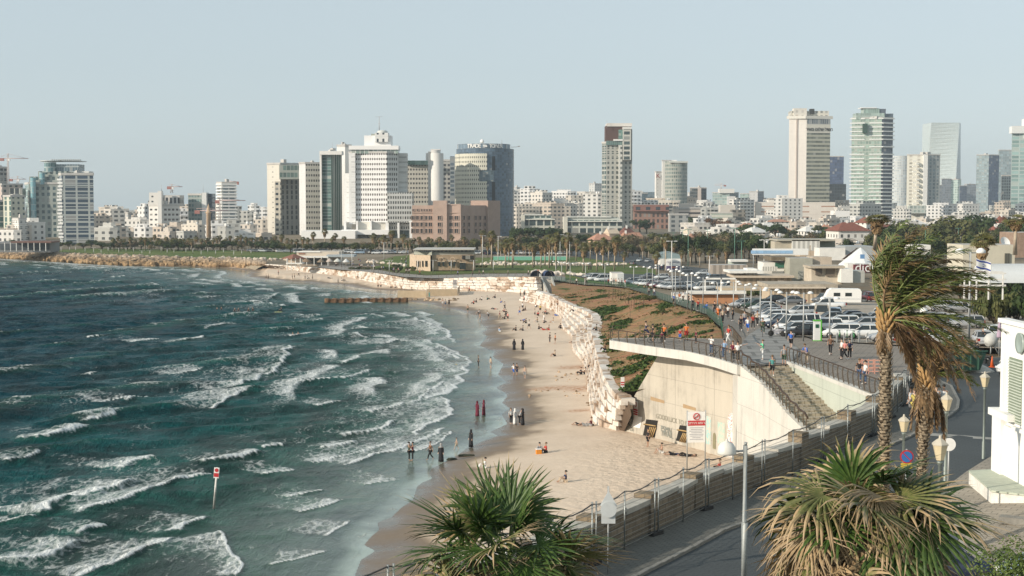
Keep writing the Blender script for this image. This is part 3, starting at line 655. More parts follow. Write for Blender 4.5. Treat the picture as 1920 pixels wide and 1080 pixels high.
# ramp stair between the two terraces
rb=MB();ra=[P(1046,562,2.2),P(1030,560,2.2)];rt=[L(1034,527)+Vector((0,0,.2)),L(1012,521)+Vector((0,0,.2))]
for i in range(24):
 t0,t1=i/24,(i+1)/24
 a0,a1=ra[0].lerp(rt[0],t0),ra[0].lerp(rt[0],t1);b0,b1=ra[1].lerp(rt[1],t0),ra[1].lerp(rt[1],t1)
 rb.prism([a0.xy,a1.xy,b1.xy,b0.xy],a0.z-2.0,a1.z,0)
st=empty('beach_stair',(0,0,0),0,'concrete stair with side walls running down between the white terraces','stairs')
rb.build('steps',M((0.36,0.33,0.28),0.85,0,.2,1),st)
for a,c in ((ra[0],rt[0]),(ra[1],rt[1])):
 q=MB();d=(c-a);n=Vector((-d.y,d.x,0)).normalized()*0.2
 q.face([a+n-Vector((0,0,2)),c+n-Vector((0,0,2)),c+n+Vector((0,0,1)),a+n+Vector((0,0,1))]);q.face([a-n-Vector((0,0,2)),c-n-Vector((0,0,2)),c-n+Vector((0,0,1)),a-n+Vector((0,0,1))][::-1])
 q.face([a+n+Vector((0,0,1)),c+n+Vector((0,0,1)),c-n+Vector((0,0,1)),a-n+Vector((0,0,1))]);q.face([a-n+Vector((0,0,1)),a-n-Vector((0,0,2)),a+n-Vector((0,0,2)),a+n+Vector((0,0,1))])
 q.build('side_wall',M((0.42,0.40,0.35),0.85,0,.15,1),st)
 # == rocks of the breakwater
def rock_mesh(bm_,c,r,rnd):
 v=[]
 n,k=6,4;rz=rnd.uniform(0,3);sx,sy,sz=rnd.uniform(.8,1.3),rnd.uniform(.7,1.1),rnd.uniform(.55,.9);rows=[]
 for i in range(k+1):
  th=math.pi*i/k;row=[]
  for j in range(n):
   a=2*math.pi*j/n+rz;q=r*rnd.uniform(.8,1.12)
   row.append((c[0]+q*sx*math.sin(th)*math.cos(a),c[1]+q*sy*math.sin(th)*math.sin(a),c[2]-q*sz*math.cos(th)))
  rows.append(row)
 bm_.grid(rows,0,True,False)
def rock_material(name,lo,hi):
 s=NT(name);p=s.pos();c=s.sep(s.voronoi(p,0.5,'F1','Color'))[0];z=s.sep(p)[2];n=s.noise(p,1.0,5,0.7)
 f=s.math('ADD',s.math('MULTIPLY',c,0.45),s.math('MULTIPLY',n,0.55))
 low=s.ramp(f,[(0.3,tuple(x*.45 for x in lo)),(0.7,tuple(x*1.35 for x in lo))]);high=s.ramp(f,[(0.3,tuple(x*.7 for x in hi)),(0.7,hi)])
 k=s.ramp(s.math('ADD',s.math('MULTIPLY',z,0.17),s.math('MULTIPLY',n,0.3)),[(0.4,0.0),(0.85,1.0)])
 return s.done(s.mix(k,low,high),0.9,s.bump(n,0.2),spec=0.2)
rk=MB();rnd=random.Random(8)
SHF=[tuple(P(x,y,0).xy) for x,y in [(470,507),(440,501.5),(417,501.5),(365,499.5),(300,499),(234,498.5),(156,494.5),(100,490.5),(65,488),(0,484.5),(-300,473.5)]]
LFt=[tuple(p) for p in LF[2:]]
Aq,_=resample([(x,y,0) for x,y in SHF],160);Bq,_=resample(LFt,160)
b=MB();b.grid([[p+Vector((0,0,-1)) for p in Aq],[p.lerp(q,0.5)+Vector((0,0,-0.2)) for p,q in zip(Aq,Bq)],[q+Vector((0,0,-0.1)) for q in Bq]],0)
tag(b.build('embankment',M((0.30,0.25,0.18),.9,0,.3,.3,.1)),'stony bank carrying the boulders of the breakwater',None,None,'structure')
for i in range(0,160):
 wdt=(Bq[i]-Aq[i]).length;near=i<8
 for k in range(int(13)):
  t=(k+rnd.random())/13;t=t**0.8
  if near and t<0.72:continue
  j=min(158,i+0);p=Aq[j].lerp(Aq[j+1] if j<159 else Aq[j],rnd.random());q=Bq[j].lerp(Bq[j+1] if j<159 else Bq[j],rnd.random())
  c=p.lerp(q,t);c.z+=0.25+rnd.uniform(-.2,.5)
  rock_mesh(rk,c,rnd.uniform(0.8,1.7)*(0.8 if near else 1),rnd)
tag(rk.build('boulders',rock_material('boulder_rock',(0.30,0.20,0.11),(0.44,0.365,0.29))),'brown and pale boulders heaped along the shore breakwater',None,None,'stuff')
# loose rocks around the stone building's lawn edge and at the groyne
rk=MB()
for (x,y,n_,sx,sy) in ((800,562,40,60,2),(1120,757,14,22,4),(1085,700,30,45,14),(1100,735,16,25,8),(1040,725,10,60,20)):
 for i in range(n_):
  p=B(x+rnd.uniform(-sx,sx),y+rnd.uniform(-sy,sy));r=rnd.uniform(.07,.22)*(2.6 if y<570 else 1);p.z+=r*.2;rock_mesh(rk,p,r,rnd)
tag(rk.build('stones',rock_material('stone_rubble',(0.45,0.33,0.22),(0.7,0.6,0.5))),'small stones scattered over the sand by the terrace and the pier',None,None,'stuff')
rk=MB()
for (x0,y0,x1,y1,n_) in ((900,497,1180,497,90),(690,492,760,500,30),(560,492,620,490,30),(1000,512,1120,519,40),(180,482,560,489,120)):
 for i in range(n_):
  t=rnd.random();p=L(x0+(x1-x0)*t,y0+(y1-y0)*t+rnd.uniform(-1.2,1.2));r=rnd.uniform(.5,1.1);p.z+=r*.4;rock_mesh(rk,p,r,rnd)
tag(rk.build('stones',rock_material('garden_rock',(0.42,0.34,0.25),(0.72,0.64,0.55))),'pale rocks edging the lawns of the shore park',None,None,'stuff')
terrace('stone_terrace',[tuple(B(x,y)) for x,y in ((562,507),(520,503),(470,499),(445,497.5))],[tuple(L(x,y)) for x,y in ((572,500),(520,496.5),(470,493),(445,490))],4,'low end of the white stone terraces beside the pavilion',9,.15)
# == rusty groyne
gr=empty('groyne',P(612,567,0),0,'rusty row of steel drums and planks running out into the surf','groyne')
RUST=M((0.17,0.095,0.05),.8,.1,.5,1.5,.03);RUSTD=M((0.13,0.07,0.035),.85,0,.4,1.2,.03)
g0=P(614,567.5,0);g1=P(760,566,0);n_=11
for i in range(n_):
 p=g0.lerp(g1,i/(n_-1));b=MB();w=(g1-g0).length/n_
 b.lathe([(.75,-1.2),(.75,0.95),(.68,1.05),(.3,1.1)],(0,0,0),14,0)
 b.build('drum',RUST,gr,p-gr.location)
 if i<n_-1:
  b=MB();q=g0.lerp(g1,(i+.5)/(n_-1));b.box((0,0,-.1),(w*.75,1.0,1.75),0,0,.05);b.box((0,-.05,.84),(w*.8,1.2,.14),0,0,.03);b.build('plank',RUSTD,gr,q-gr.location)
  # tan screen fence on the sand by the groyne
sf=empty('screen_fence',B(745,556),0,'tan mesh screen fence on the sand behind the rusty groyne','fence')
TAN=M((0.42,0.33,0.22),.9,0,.15,1);fp=[B(745,560),B(800,557),B(858,554),B(862,548)]
for a,c in zip(fp[:-1],fp[1:]):
 b=MB();d=c-a;b.box(((a.x+c.x)/2,(a.y+c.y)/2,(a.z+c.z)/2+.95),(d.length,.05,1.8),0,math.atan2(d.y,d.x));b.v=[tuple(Vector(v)-sf.location) for v in b.v];b.build('panel',TAN,sf)
 b=MB();b.tube([a-sf.location,a-sf.location+Vector((0,0,2.1))],.06);b.build('post',M((.35,.33,.3),.6),sf)
 # == concrete deck building
def conc_material(name,c,streak=0.35):
 s=NT(name);p=s.pos();n=s.noise(p,0.35,6,0.65);st_=s.noise(s.scale(p,(1.6,1.6,0.12)),1.0,5,0.7);f=s.math('ADD',s.math('MULTIPLY',n,0.55),s.math('MULTIPLY',st_,0.45))
 col=s.ramp(f,[(0.28,tuple(x*(1-streak) for x in c)),(0.5,c),(0.72,tuple(min(1,x*1.12) for x in c))])
 z=s.sep(p)[2];br=s.n('TexBrick',None,Vector=s.comb(s.math('ADD',s.sep(p)[0],s.sep(p)[1]),z),Scale=1.0);br.inputs['Brick Width'].default_value=4.0;br.inputs['Row Height'].default_value=2.4;br.inputs['Mortar Size'].default_value=0.02
 br.offset=0
 col=s.mix(s.math('MULTIPLY',br.outputs['Fac'],0.6),col,tuple(x*.45 for x in c))
 return s.done(col,0.85,s.bump(n,0.03),spec=0.2)
CONC=conc_material('sandy_concrete',(0.47,0.43,0.36),0.5);CONCW=conc_material('white_concrete',(0.56,0.54,0.49),0.35);CONCG=conc_material('painted_concrete',(0.46,0.49,0.42),.15)
DARK=M((0.02,0.018,0.015),.9,0,.1);WHITE=M((0.78,0.77,0.74),.55,0,.05);WOOD=M((0.42,0.28,0.12),.7,0,.3,4)
bh=empty('beach_building',(14.4,139.3,1.4),0,'sloping concrete beach building under the curved viewing deck','building')
def bpart(name,mb,mt):
 mb.v=[tuple(Vector(v)-bh.location) for v in mb.v]; return mb.build(name,mt,bh)
pA,pB=Vector((10.8,147.0)),Vector((20.0,127.0))
def on(s,z,off=0.0):
 d=(pB-pA).normalized();n=Vector((d.y,-d.x));n=n if n.y<0 or n.x<0 else -n
 q=pA+(pB-pA)*s+n*off
 return Vector((q.x,q.y,z))
def wall_pt(px,py,off=0.0):
 """point of the front wall plane under a pixel"""
 a,f,u=ray(px,py);d=pB-pA;k=a/f
 s_=(k*pA.y-pA.x)/(d.x-k*d.y);q=pA+d*s_
 return on(s_,CZ+u/f*q.y,off)
b=MB()
front=[on(-.03,0.2),on(1.0,0.2),on(1.0,9.8),on(.40,9.8),wall_pt(1235,664)]
back=[p+Vector((1.2,.6,0)) for p in front]
b.face(front[::-1]);b.face(back)
for i in range(len(front)):j=(i+1)%len(front);b.face([front[i],front[j],back[j],back[i]])
# the thicker right half of the wall under the head of the stairs
b.prism([on(.80,0,.3).xy,on(1.005,0,.3).xy,on(1.005,0,-.2).xy,on(.80,0,-.2).xy],0.2,9.78,0)
SL=[Vector((20.02,127)),Vector((19.35,120)),Vector((20.3,115)),Vector((20.9,107)),Vector((21.3,104)),Vector((21.8,98))]
SZ=[9.78,10.42,9.6,8.25,7.75,6.7]
wl=bpart('front_wall',b,CONC)
b=MB()
for i in range(len(SL)-1):
 a,c=SL[i],SL[i+1];n=10 if i else 1
 for k in range(n):
  p,q=a.lerp(c,k/n),a.lerp(c,(k+1)/n);zt=(SZ[i]+(SZ[i+1]-SZ[i])*(k/n))+.12 if i else 9.78
  d=(q-p).normalized();nn=Vector((d.y,-d.x))*.22;nn=nn if nn.x<0 else -nn
  b.prism([p+nn,q+nn,q-nn,p-nn],0.0,zt,0)
bpart('side_wall',b,CONCW)
# slit vents, doorways, fascia
for (x0,y0,x1,y1) in ((1220,743,1246,751),(1281,757,1305,765)):
 b=MB();p=wall_pt(x0,y0,.02);q=wall_pt(x1,y1,.02);d=q-p
 b.face([p,Vector((q.x,q.y,p.z-.1)),Vector((q.x,q.y,p.z-.38)),Vector((p.x,p.y,p.z-.38))][::-1])
 o=bpart('vent',b,M((0.36,0.25,0.14),.9))
def opening(x0,x1,y0,y1,lean,nm):
 b=MB();o_=.03
 q=[wall_pt(x0+lean,y0,o_),wall_pt(x1+lean,y0+(x1-x0)*.12,o_),wall_pt(x1,y1+(x1-x0)*.2,o_),wall_pt(x0,y1,o_)]
 b.face(q[::-1]);dr=bpart(nm,b,DARK)
 b=MB()
 for t in (0.45,.6,.75,.9):
  u0=q[0].lerp(q[1],t);u1=q[3].lerp(q[2],t);of=Vector((-.12,-.08,0));b.tube([u0+of-Vector((0,0,.7)),u1+of],.06,6)
 u0,u1=q[0].lerp(q[3],.3),q[1].lerp(q[2],.3);b.tube([u0+Vector((-.14,-.09,0)),u1+Vector((-.14,-.09,0))],.07,6)
 b.v=[tuple(Vector(v)-bh.location) for v in b.v];b.build('slats',WOOD,dr)
opening(1206,1228,786,816,6,'door');opening(1268,1288,797,826,7,'door')
for (x0,x1,y0,y1,m_) in ((1190,1205,779,800,WHITE),):
 b=MB();p,q=wall_pt(x0,y0,.05),wall_pt(x1,y0+3,.05);r_,s_=wall_pt(x1-4,y1+3,.05),wall_pt(x0-5,y1,.05)
 b.face([p,q,r_,s_][::-1]);bpart('notice_board',b,m_)
def text_mesh(body,size,mt,name='lettering',ext=0.0,bold=False):
 c=bpy.data.curves.new('t','FONT');c.body=body;c.size=size;c.align_x='CENTER';c.align_y='CENTER';c.extrude=ext
 if bold:c.offset=size*0.02
 o=bpy.data.objects.new('t',c);COL.objects.link(o);dg=bpy.context.evaluated_depsgraph_get()
 me=bpy.data.meshes.new_from_object(o.evaluated_get(dg));bpy.data.objects.remove(o);bpy.data.curves.remove(c);me.name=name;me.materials.clear();me.materials.append(mt)
 o=bpy.data.objects.new(name,me);COL.objects.link(o); return o
def place_on_wall(o,px,py,off=.06,parent=None):
 p=wall_pt(px,py,off);d=(pB-pA).normalized();o.rotation_euler=(R(90),0,math.atan2(d.y,d.x));o.location=p-bh.location;o.parent=bh
GRAF=M((0.12,0.13,0.11),.9);place_on_wall(text_mesh('GOODLUCK TO BO',.7,M((.30,.28,.22),.9)),1262,788)
place_on_wall(text_mesh('WAHAB',0.5,GRAF),1182,776);place_on_wall(text_mesh('EMAD ZA',0.55,GRAF),1178,803)
place_on_wall(text_mesh('PSMN',0.8,M((.2,.22,.2),.9)),1250,806);place_on_wall(text_mesh('IWAIL',0.8,M((.2,.22,.2),.9)),1252,815)
b=MB()
c0=wall_pt(1182,785,.05)
for rr in (0.75,.62):
 pts=[wall_pt(1182,785,.05)+(on(1,0)-on(0,0)).normalized()*math.cos(t)*rr*.8+Vector((0,0,math.sin(t)*rr)) for t in [2*math.pi*i/20 for i in range(21)]]
 b.tube(pts,.035,4)
for dx in (-.22,.22):
 pts=[c0+(on(1,0)-on(0,0)).normalized()*(math.cos(t)*.14+dx)+Vector((0,0,math.sin(t)*.14+.12)) for t in [2*math.pi*i/10 for i in range(11)]];b.tube(pts,.03,4)
pts=[c0+(on(1,0)-on(0,0)).normalized()*(math.cos(t)*.35)+Vector((0,0,math.sin(t)*.3-.1)) for t in [math.pi+math.pi*i/8 for i in range(9)]];b.tube(pts,.03,4)
bpart('graffiti',b,GRAF)
b=MB()
def wall_patch(mb,px,py,w,h,off=.04,arch=False):
 c=wall_pt(px,py,off);e=(on(1,0)-on(0,0)).normalized()
 if arch:pts=[c+e*(-w/2)-Vector((0,0,h/2)),c+e*(w/2)-Vector((0,0,h/2))]+[c+e*(w/2*math.cos(t))+Vector((0,0,h/4+math.sin(t)*h/4)) for t in [math.pi*i/8 for i in range(9)]]
 else :pts=[c+e*(-w/2)-Vector((0,0,h/2)),c+e*(w/2)-Vector((0,0,h/2)),c+e*(w/2)+Vector((0,0,h/2)),c-e*(w/2)+Vector((0,0,h/2))]
 mb.face(pts)
wall_patch(b,1331,810,.1,.1);bpart('paint_patch',b,M((.45,.58,.52),.9,0,.2,4))
def patch_noise(c,bg_):
 s=NT('painted_mural');p=s.pos();n=s.noise(p,2.2,5,.7,2.0); return s.done(s.mix(s.ramp(n,[(.48,0.),(.56,1.)]),bg_,c),.9)
b=MB();wall_patch(b,1332,806,1.2,2.6,.33);bpart('mural',b,patch_noise((.30,.52,.50),(.55,.50,.42)))
b=MB();wall_patch(b,1358,812,1.2,2.0,.33);bpart('mural',b,patch_noise((.35,.52,.44),(.50,.50,.42)))
b=MB();wall_patch(b,1377,815,1.3,4.0,.33,True);bpart('mural',b,patch_noise((.45,.22,.2),(.74,.72,.68)))
b=MB();wall_patch(b,1345,826,.5,1.5,.33,True);bpart('mural',b,M((.22,.2,.12),.9))
RED=M((0.50,0.03,0.035),.5,0,.08)
def warning_plate(px,py,off):
 b=MB();wall_patch(b,px,py,.95,1.7,off);pl=bpart('warning_sign',b,WHITE)
 e=(on(1,0)-on(0,0)).normalized()
 b=MB()
 for k in range(3):
  c=wall_pt(px,py,off+.02)+Vector((0,0,-.15-.22*k));b.face([c-e*.42,c+e*.42,c+e*.42+Vector((0,0,.15)),c-e*.42+Vector((0,0,.15))])
 c=wall_pt(px,py,off+.02)+Vector((0,0,.48));b.face([c+e*(.24*math.cos(t))+Vector((0,0,.24*math.sin(t))) for t in [2*math.pi*i/14 for i in range(14)]])
 b.v=[tuple(Vector(v)-bh.location) for v in b.v];o=b.build('print',RED,pl)
 b=MB();c=wall_pt(px,py,off+.03)+Vector((0,0,.48));b.face([c+e*(.16*math.cos(t))+Vector((0,0,.16*math.sin(t))) for t in [2*math.pi*i/14 for i in range(14)]])
 b.v=[tuple(Vector(v)-bh.location) for v in b.v];b.build('disc',WHITE,pl)
warning_plate(1193,767,.06);warning_plate(1383,829,.36)
# deck slab with white fascia
dk=[Vector(p.xy) for p in deck_f+deck_b]
b=MB();b.prism([(p.x,p.y) for p in dk],9.72,10.36,0,bottom=True);bpart('deck_slab',b,CONC)
b=MB();fl=[p.copy() for p in deck_f][::-1]
fl=[Vector((fl[0].x+.1,fl[0].y+1.2,DZ)),fl[0]]+fl[1:]
for a,c in zip(fl[:-1],fl[1:]):
 d=c-a;b.box(((a.x+c.x)/2,(a.y+c.y)/2,10.15),(d.length+.12,.34,.82),0,math.atan2(d.y,d.x))
bpart('fascia',b,CONCW)
# stairs
STEP=paving_material('stair_stone',(0.40,0.34,0.255),(0.47,0.41,0.31),0.5,0.5,0.1)
sg=empty('grand_stair',(21.5,112,0),0,'broad stone steps running down from the plaza beside the concrete wall','stairs')
b=MB();n_=15
Ls=[Vector((19.6,120.4)),Vector((20.5,115)),Vector((21.1,107)),Vector((21.5,104)),Vector((22.0,98))]
def at_y(line,Y):
 for a,c in zip(line[:-1],line[1:]):
  if c.y<=Y<=a.y: return a.lerp(c,(a.y-Y)/(a.y-c.y))
 return line[-1] if Y<line[-1].y else line[0]
Rs=[Vector(stair_r[1].xy),Vector(stair_r[0].xy),Vector((26.5,93))]
for k in range(n_*2):
 y0,y1=120.6-k*.75,120.6-(k+1)*.75;zz=10.36-.128*(k+(0 if k%4<2 else .6))
 l0,l1,r0,r1=at_y(Ls,y0),at_y(Ls,y1),at_y(Rs,y0),at_y(Rs,y1)
 sk=Vector((0,.9))
 b.prism([l0,l1,r1+Vector((-.05,0))+sk,r0+Vector((-.05,0))+sk],4.0,zz,0)
b.v=[tuple(Vector(v)-sg.location) for v in b.v];b.build('steps',STEP,sg)
b=MB();a,c=stair_r[1],stair_r[0];d=(c-a);e=(Vector((26.6,96.9,DZ))-c)
for p,q in ((a,c),(c,Vector((26.3,96.0,DZ)))):
 dd=q-p;b.box(((p.x+q.x)/2+.1,(p.y+q.y)/2,6.7),(dd.length,.3,7.4),0,math.atan2(dd.y,dd.x))
b.v=[tuple(Vector(v)-sg.location) for v in b.v];rw=b.build('side_wall',CONCG,sg);rw['label']='pale green painted wall'
b=MB()
for p,q in ((a+Vector((0,.5,0)),c),(c,Vector((26.3,96.0,DZ)))):
 dd=q-p;b.box(((p.x+q.x)/2+.1,(p.y+q.y)/2,10.52),(dd.length,.5,.28),0,math.atan2(dd.y,dd.x))
b.v=[tuple(Vector(v)-sg.location) for v in b.v];b.build('coping',CONCW,sg)
# == railings
RAILM=M((0.10,0.065,0.045),.5,.5,.15);POSTM=M((0.17,0.135,0.10),.5,.4,.15)
def post_mesh(h=1.15,lean=.12):
 b=MB();b.grid([[(x*(1-.3*t),-lean*math.sin(t*2.2)*(1 if t<.9 else .8)+y,t*h) for x,y in ((-.045,-.04),(.045,-.04),(.045,.04),(-.045,.04))] for t in (0,.25,.5,.75,1)],0,True,False,True,True)
 return b.mesh('post',POSTM)
PM=post_mesh()
def railing(name,pts,sp,label,cat='railing',h=1.15,group=None,wires=4,rail_r=.045,mesh=None):
 pts=[Vector(p) for p in pts];root=empty(name,pts[0],0,label,cat,group);o=pts[0]
 b=MB();b.tube([p-o+Vector((0,0,h)) for p in pts],rail_r,6);b.build('handrail',RAILM,root)
 tot=sum((q-p).length for p,q in zip(pts[:-1],pts[1:]));n=max(2,int(tot/sp));rs,_=resample([tuple(p) for p in pts],n+1)
 for i,p in enumerate(rs):
  q=rs[min(i+1,n)]-rs[max(i-1,0)];c=bpy.data.objects.new('post',mesh or PM);COL.objects.link(c);c.parent=root;c.location=p-o;c.rotation_euler.z=math.atan2(q.y,q.x);c.scale.z=h/1.15
 if wires:
  b=MB()
  for k in range(wires):b.tube([p-o+Vector((0,0,h*(k+1)/(wires+1.2))) for p in pts],.008,3)
  b.build('wires',M((.3,.3,.28),.4,.8),root)
 return root
railing('railing',[p+Vector((0,.15,.1)) for p in deck_f[::-1]],1.5,'curved deck railing with leaning brown posts above the beach building')
railing('railing',[p+Vector((0,0,.08)) for p in deck_b],2.6,'thin straight railing along the back edge of the viewing deck',wires=2,rail_r=.02)
sr=[]
for k in range(0,9):
 Y=119.8-k*2.1;q=at_y([v for v in SL[1:]],Y);z=10.45-.171*(120-Y)
 sr.append(Vector((q.x+.05,Y+.5,z+.15)));sr.append(Vector((q.x+.08,Y-.5,z-.1)))
railing('railing',sr,1.0,'zigzag stair railing with thick brown handrail on the concrete wall',rail_r=.085,wires=0)
railing('railing',[a+Vector((.1,1.2,.25)),a+Vector((.1,0,.25)),c+Vector((.1,0,.25)),Vector((26.4,96.2,10.7))],1.15,'long plaza railing above the pale green stair wall',wires=3)
railing('railing',[L(1388,655),L(1372,633),L(1358,634)],1.1,'short railing joining the deck to the green fence',wires=2)
# green fence along the promenade
GREENM=M((0.02,0.075,0.045),.6,0,.2);GPM=None
b=MB();b.tube([(0,0,0),(0,0,1.15)],.04,6,0);GPM=b.mesh('post',GREENM)
def mesh_panel_material(name,c,nx,ny,wire=.12):
 s=NT(name);uv=s.coord('UV');x,y,_=s.sep(uv)
 fx=s.math('FRACT',s.math('MULTIPLY',x,nx));fy=s.math('FRACT',s.math('MULTIPLY',y,ny))
 a=s.math('MAXIMUM',s.math('LESS_THAN',fx,wire),s.math('LESS_THAN',fy,wire))
 return s.done(c,.6,None,.3,alpha=a)
def net(root,pts,h,z0,mt,name='mesh_panel'):
 o=root.location
 for a,c in zip(pts[:-1],pts[1:]):
  l=(Vector(c)-Vector(a)).length;b=MB();A_,C_=Vector(a)-o,Vector(c)-o
  b.face([A_+Vector((0,0,z0)),C_+Vector((0,0,z0)),C_+Vector((0,0,z0+h)),A_+Vector((0,0,z0+h))],0,[(0,0),(l,0),(l,h),(0,h)]);b.build(name,mt,root)
gf=railing('green_fence',[p+Vector((0,0,0)) for p in FW[:8]],2.4,'low green mesh fence between the brown hillside and the promenade','fence',wires=0,mesh=GPM,rail_r=.04)
for ch in gf.children:
 if ch.name.startswith('handrail'):ch.data.materials[0]=GREENM
net(gf,FW[:8],1.0,.08,mesh_panel_material('green_wire_mesh',(0.03,0.11,0.065),9,9,.17))
gf2=railing('green_fence',[p+Vector((0,0,0)) for p in FW[7:]],3,'low green mesh fence above the far end of the hillside','fence',wires=0,mesh=GPM,rail_r=.04)
for ch in gf2.children:
 if ch.name.startswith('handrail'):ch.data.materials[0]=GREENM
net(gf2,FW[7:],1.0,.08,mesh_panel_material('green_wire_mesh',(0.03,0.11,0.065),9,9,.17))
railing('railing',[p+Vector((0,.6,.1)) for p in FT[:8]],3.2,'grey railing along the top of the long white retaining wall',wires=3,rail_r=.035)
# == stone parapet wall by the road with temporary fence
def ashlar_material():
 s=NT('brown_ashlar');uv=s.coord('UV');p=s.pos();br=s.n('TexBrick',None,Vector=uv,Scale=1.0);br.inputs['Brick Width'].default_value=.62;br.inputs['Row Height'].default_value=.3
 br.inputs['Mortar Size'].default_value=.018;br.inputs['Color1'].default_value=(.235,.18,.115,1);br.inputs['Color2'].default_value=(.32,.25,.17,1);br.inputs['Mortar'].default_value=(.10,.075,.05,1)
 n=s.noise(p,1.3,6,.7);c=s.mix(s.ramp(n,[(.38,.6),(.62,0.)]),br.outputs['Color'],(.15,.115,.075))
 return s.done(c,.9,s.bump(s.math('ADD',br.outputs['Fac'],s.math('MULTIPLY',n,-1.5)),.03,.8),spec=.2)
ASH=ashlar_material();COPE=M((.46,.43,.37),.85,0,.25,1.5,.02)
pw=empty('stone_parapet_wall',(3.7,57.5,10),0,'brown stone block wall with pale coping stepping down beside the sidewalk','wall')
W,tl=resample([(x,y,0) for x,y in wall_near],25)
for i in range(24):
 p,q=W[i],W[i+1];d=q-p;rz=math.atan2(d.y,d.x);z=max(float(land(p.x,p.y)),float(land(q.x,q.y)));top=z+1.32+(.0 if i%2 else .06)
 n=Vector((d.y,-d.x,0)).normalized()
 b=MB()
 A1,A2,B1,B2=p+n*.28,q+n*.28,p-n*.28,q-n*.28
 b.prism([A1,A2,B2,B1],1.0,top,0,None,i*4.0)
 b.v=[tuple(Vector(v)-pw.location) for v in b.v];b.build('wall_section',ASH,pw)
 b=MB();b.box(((p.x+q.x)/2,(p.y+q.y)/2,top+.09),(d.length*.985,.74,.18),0,rz,.012);b.v=[tuple(Vector(v)-pw.location) for v in b.v];b.build('coping',COPE,pw)
 if i%2==0:
  b=MB();b.box((p.x,p.y,z+.8),(.75,.78,1.9),0,rz,.01);b.v=[tuple(Vector(v)-pw.location) for v in b.v];b.build('pier',ASH,pw)
fl,_=resample([tuple(p) for p in FTOP[:-1]],22);fl=[Vector((p.x,p.y,float(land(p.x,p.y))+.18)) for p in fl]
STEEL=M((.32,.34,.33),.45,.7,.15);BLK=M((.03,.03,.03),.8)
cf=empty('mesh_fence',fl[0],0,'temporary wire mesh fence with steel posts in front of the stone wall','fence')
for i,p in enumerate(fl):
 for dx in ((0,.16) if i%2 else (0,)):
  b=MB();o=p-fl[0]+Vector((dx,dx,0));b.tube([o,o+Vector((0,0,2.3+.03*(i%3)))],.033,8);b.build('post',STEEL,cf)
 if i%2:b=MB();b.box(tuple(p-fl[0]+Vector((.05,.05,.07))),(.75,.28,.14),0,.9);b.build('foot',BLK,cf)
b=MB();pts=[]
for p,q in zip(fl[:-1],fl[1:]):
 for k in range(4):t=k/4;pts.append(p.lerp(q,t)-fl[0]+Vector((0,0,2.28-.16*math.sin(math.pi*t))))
b.tube(pts,.028,6);b.build('top_rail',M((.10,.09,.08),.6),cf)
net(cf,fl,2.1,.12,mesh_panel_material('grey_wire_mesh',(.35,.35,.33),10,5,.10))
# == facades
_FC={}
def fac(wall,glass,wu=3.0,wv=3.3,fu=0.5,fv=0.5,rw=0.7,rg=0.15,curtain=0.25,v0=0.0,gvar=0.6,u_off=0.0):
 """a facade of punched or ribbon windows; UV is metres along and up the wall"""
 k=(wall,glass,wu,wv,fu,fv,rw,rg,curtain,v0,gvar,u_off)
 if k in _FC: return _FC[k]
 s=NT('facade');x,y,_=s.sep(s.coord('UV'));p=s.pos()
 a=s.math('DIVIDE',s.math('ADD',x,u_off),wu);b=s.math('DIVIDE',s.math('SUBTRACT',y,v0),wv)
 fx,fy=s.math('FRACT',a),s.math('FRACT',b)
 inx=s.math('LESS_THAN',s.math('ABSOLUTE',s.math('SUBTRACT',fx,0.5)),fu/2) if fu<1 else 1.0
 iny=s.math('LESS_THAN',s.math('ABSOLUTE',s.math('SUBTRACT',fy,0.5)),fv/2)
 m=s.math('MULTIPLY',inx,iny)
 wn=s.n('TexWhiteNoise',{'noise_dimensions':'2D'},Vector=s.comb(s.math('FLOOR',a),s.math('FLOOR',b)));r=wn.outputs['Value']
 g=s.mix(s.math('MULTIPLY',r,gvar),glass,tuple(min(1,q*2.6+.02) for q in glass))
 g=s.mix(s.math('MULTIPLY',s.math('GREATER_THAN',r,1-curtain*.5),.55),g,(.42,.40,.36))
 # shadow line painted into the wall colour along the foot of each storey
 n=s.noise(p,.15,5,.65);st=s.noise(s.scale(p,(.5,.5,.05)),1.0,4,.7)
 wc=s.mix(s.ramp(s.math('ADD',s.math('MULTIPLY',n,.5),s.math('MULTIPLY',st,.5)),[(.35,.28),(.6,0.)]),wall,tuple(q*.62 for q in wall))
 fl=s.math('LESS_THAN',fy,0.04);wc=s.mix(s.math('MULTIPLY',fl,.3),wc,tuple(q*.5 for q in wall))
 col=s.mix(m,wc,g);h=s.math('MULTIPLY',m,-1.0)
 _FC[k]=s.done(col,s.math('ADD',rw,s.math('MULTIPLY',m,rg-rw)),s.bump(h,.25,.8),spec=s.math('ADD',.25,s.math('MULTIPLY',m,.35)))
 return _FC[k]
ROOF=M((.42,.40,.37),.9,0,.25,.2);ROOFD=M((.16,.155,.15),.9,0,.25,.2);REDT=None
def corner(xl,xc,xr,Y,al=45,ar=None):
 """plan of a tower whose near corner stands at depth Y under pixel xc and whose ends show at xl and xr"""
 ar=al if ar is None else ar
 k= lambda x:(x-960)/FPX
 C=Vector((k(xc)*Y,Y));out=[C]
 a=R(al);l=(C.x-k(xl)*Y)/(math.cos(a)+k(xl)*math.sin(a));A=C+Vector((-math.cos(a)*l,math.sin(a)*l))
 a=R(ar);l2=(k(xr)*Y-C.x)/(math.cos(a)-k(xr)*math.sin(a));Bp=C+Vector((math.cos(a)*l2,math.sin(a)*l2))
 if xl>=xc:A=C+Vector((0,12))
 if xr<=xc:Bp=C+Vector((0,12))
 return [C,Bp,A+Bp-C,A]
def zy(y,Y): return PD(960,y,Y).z
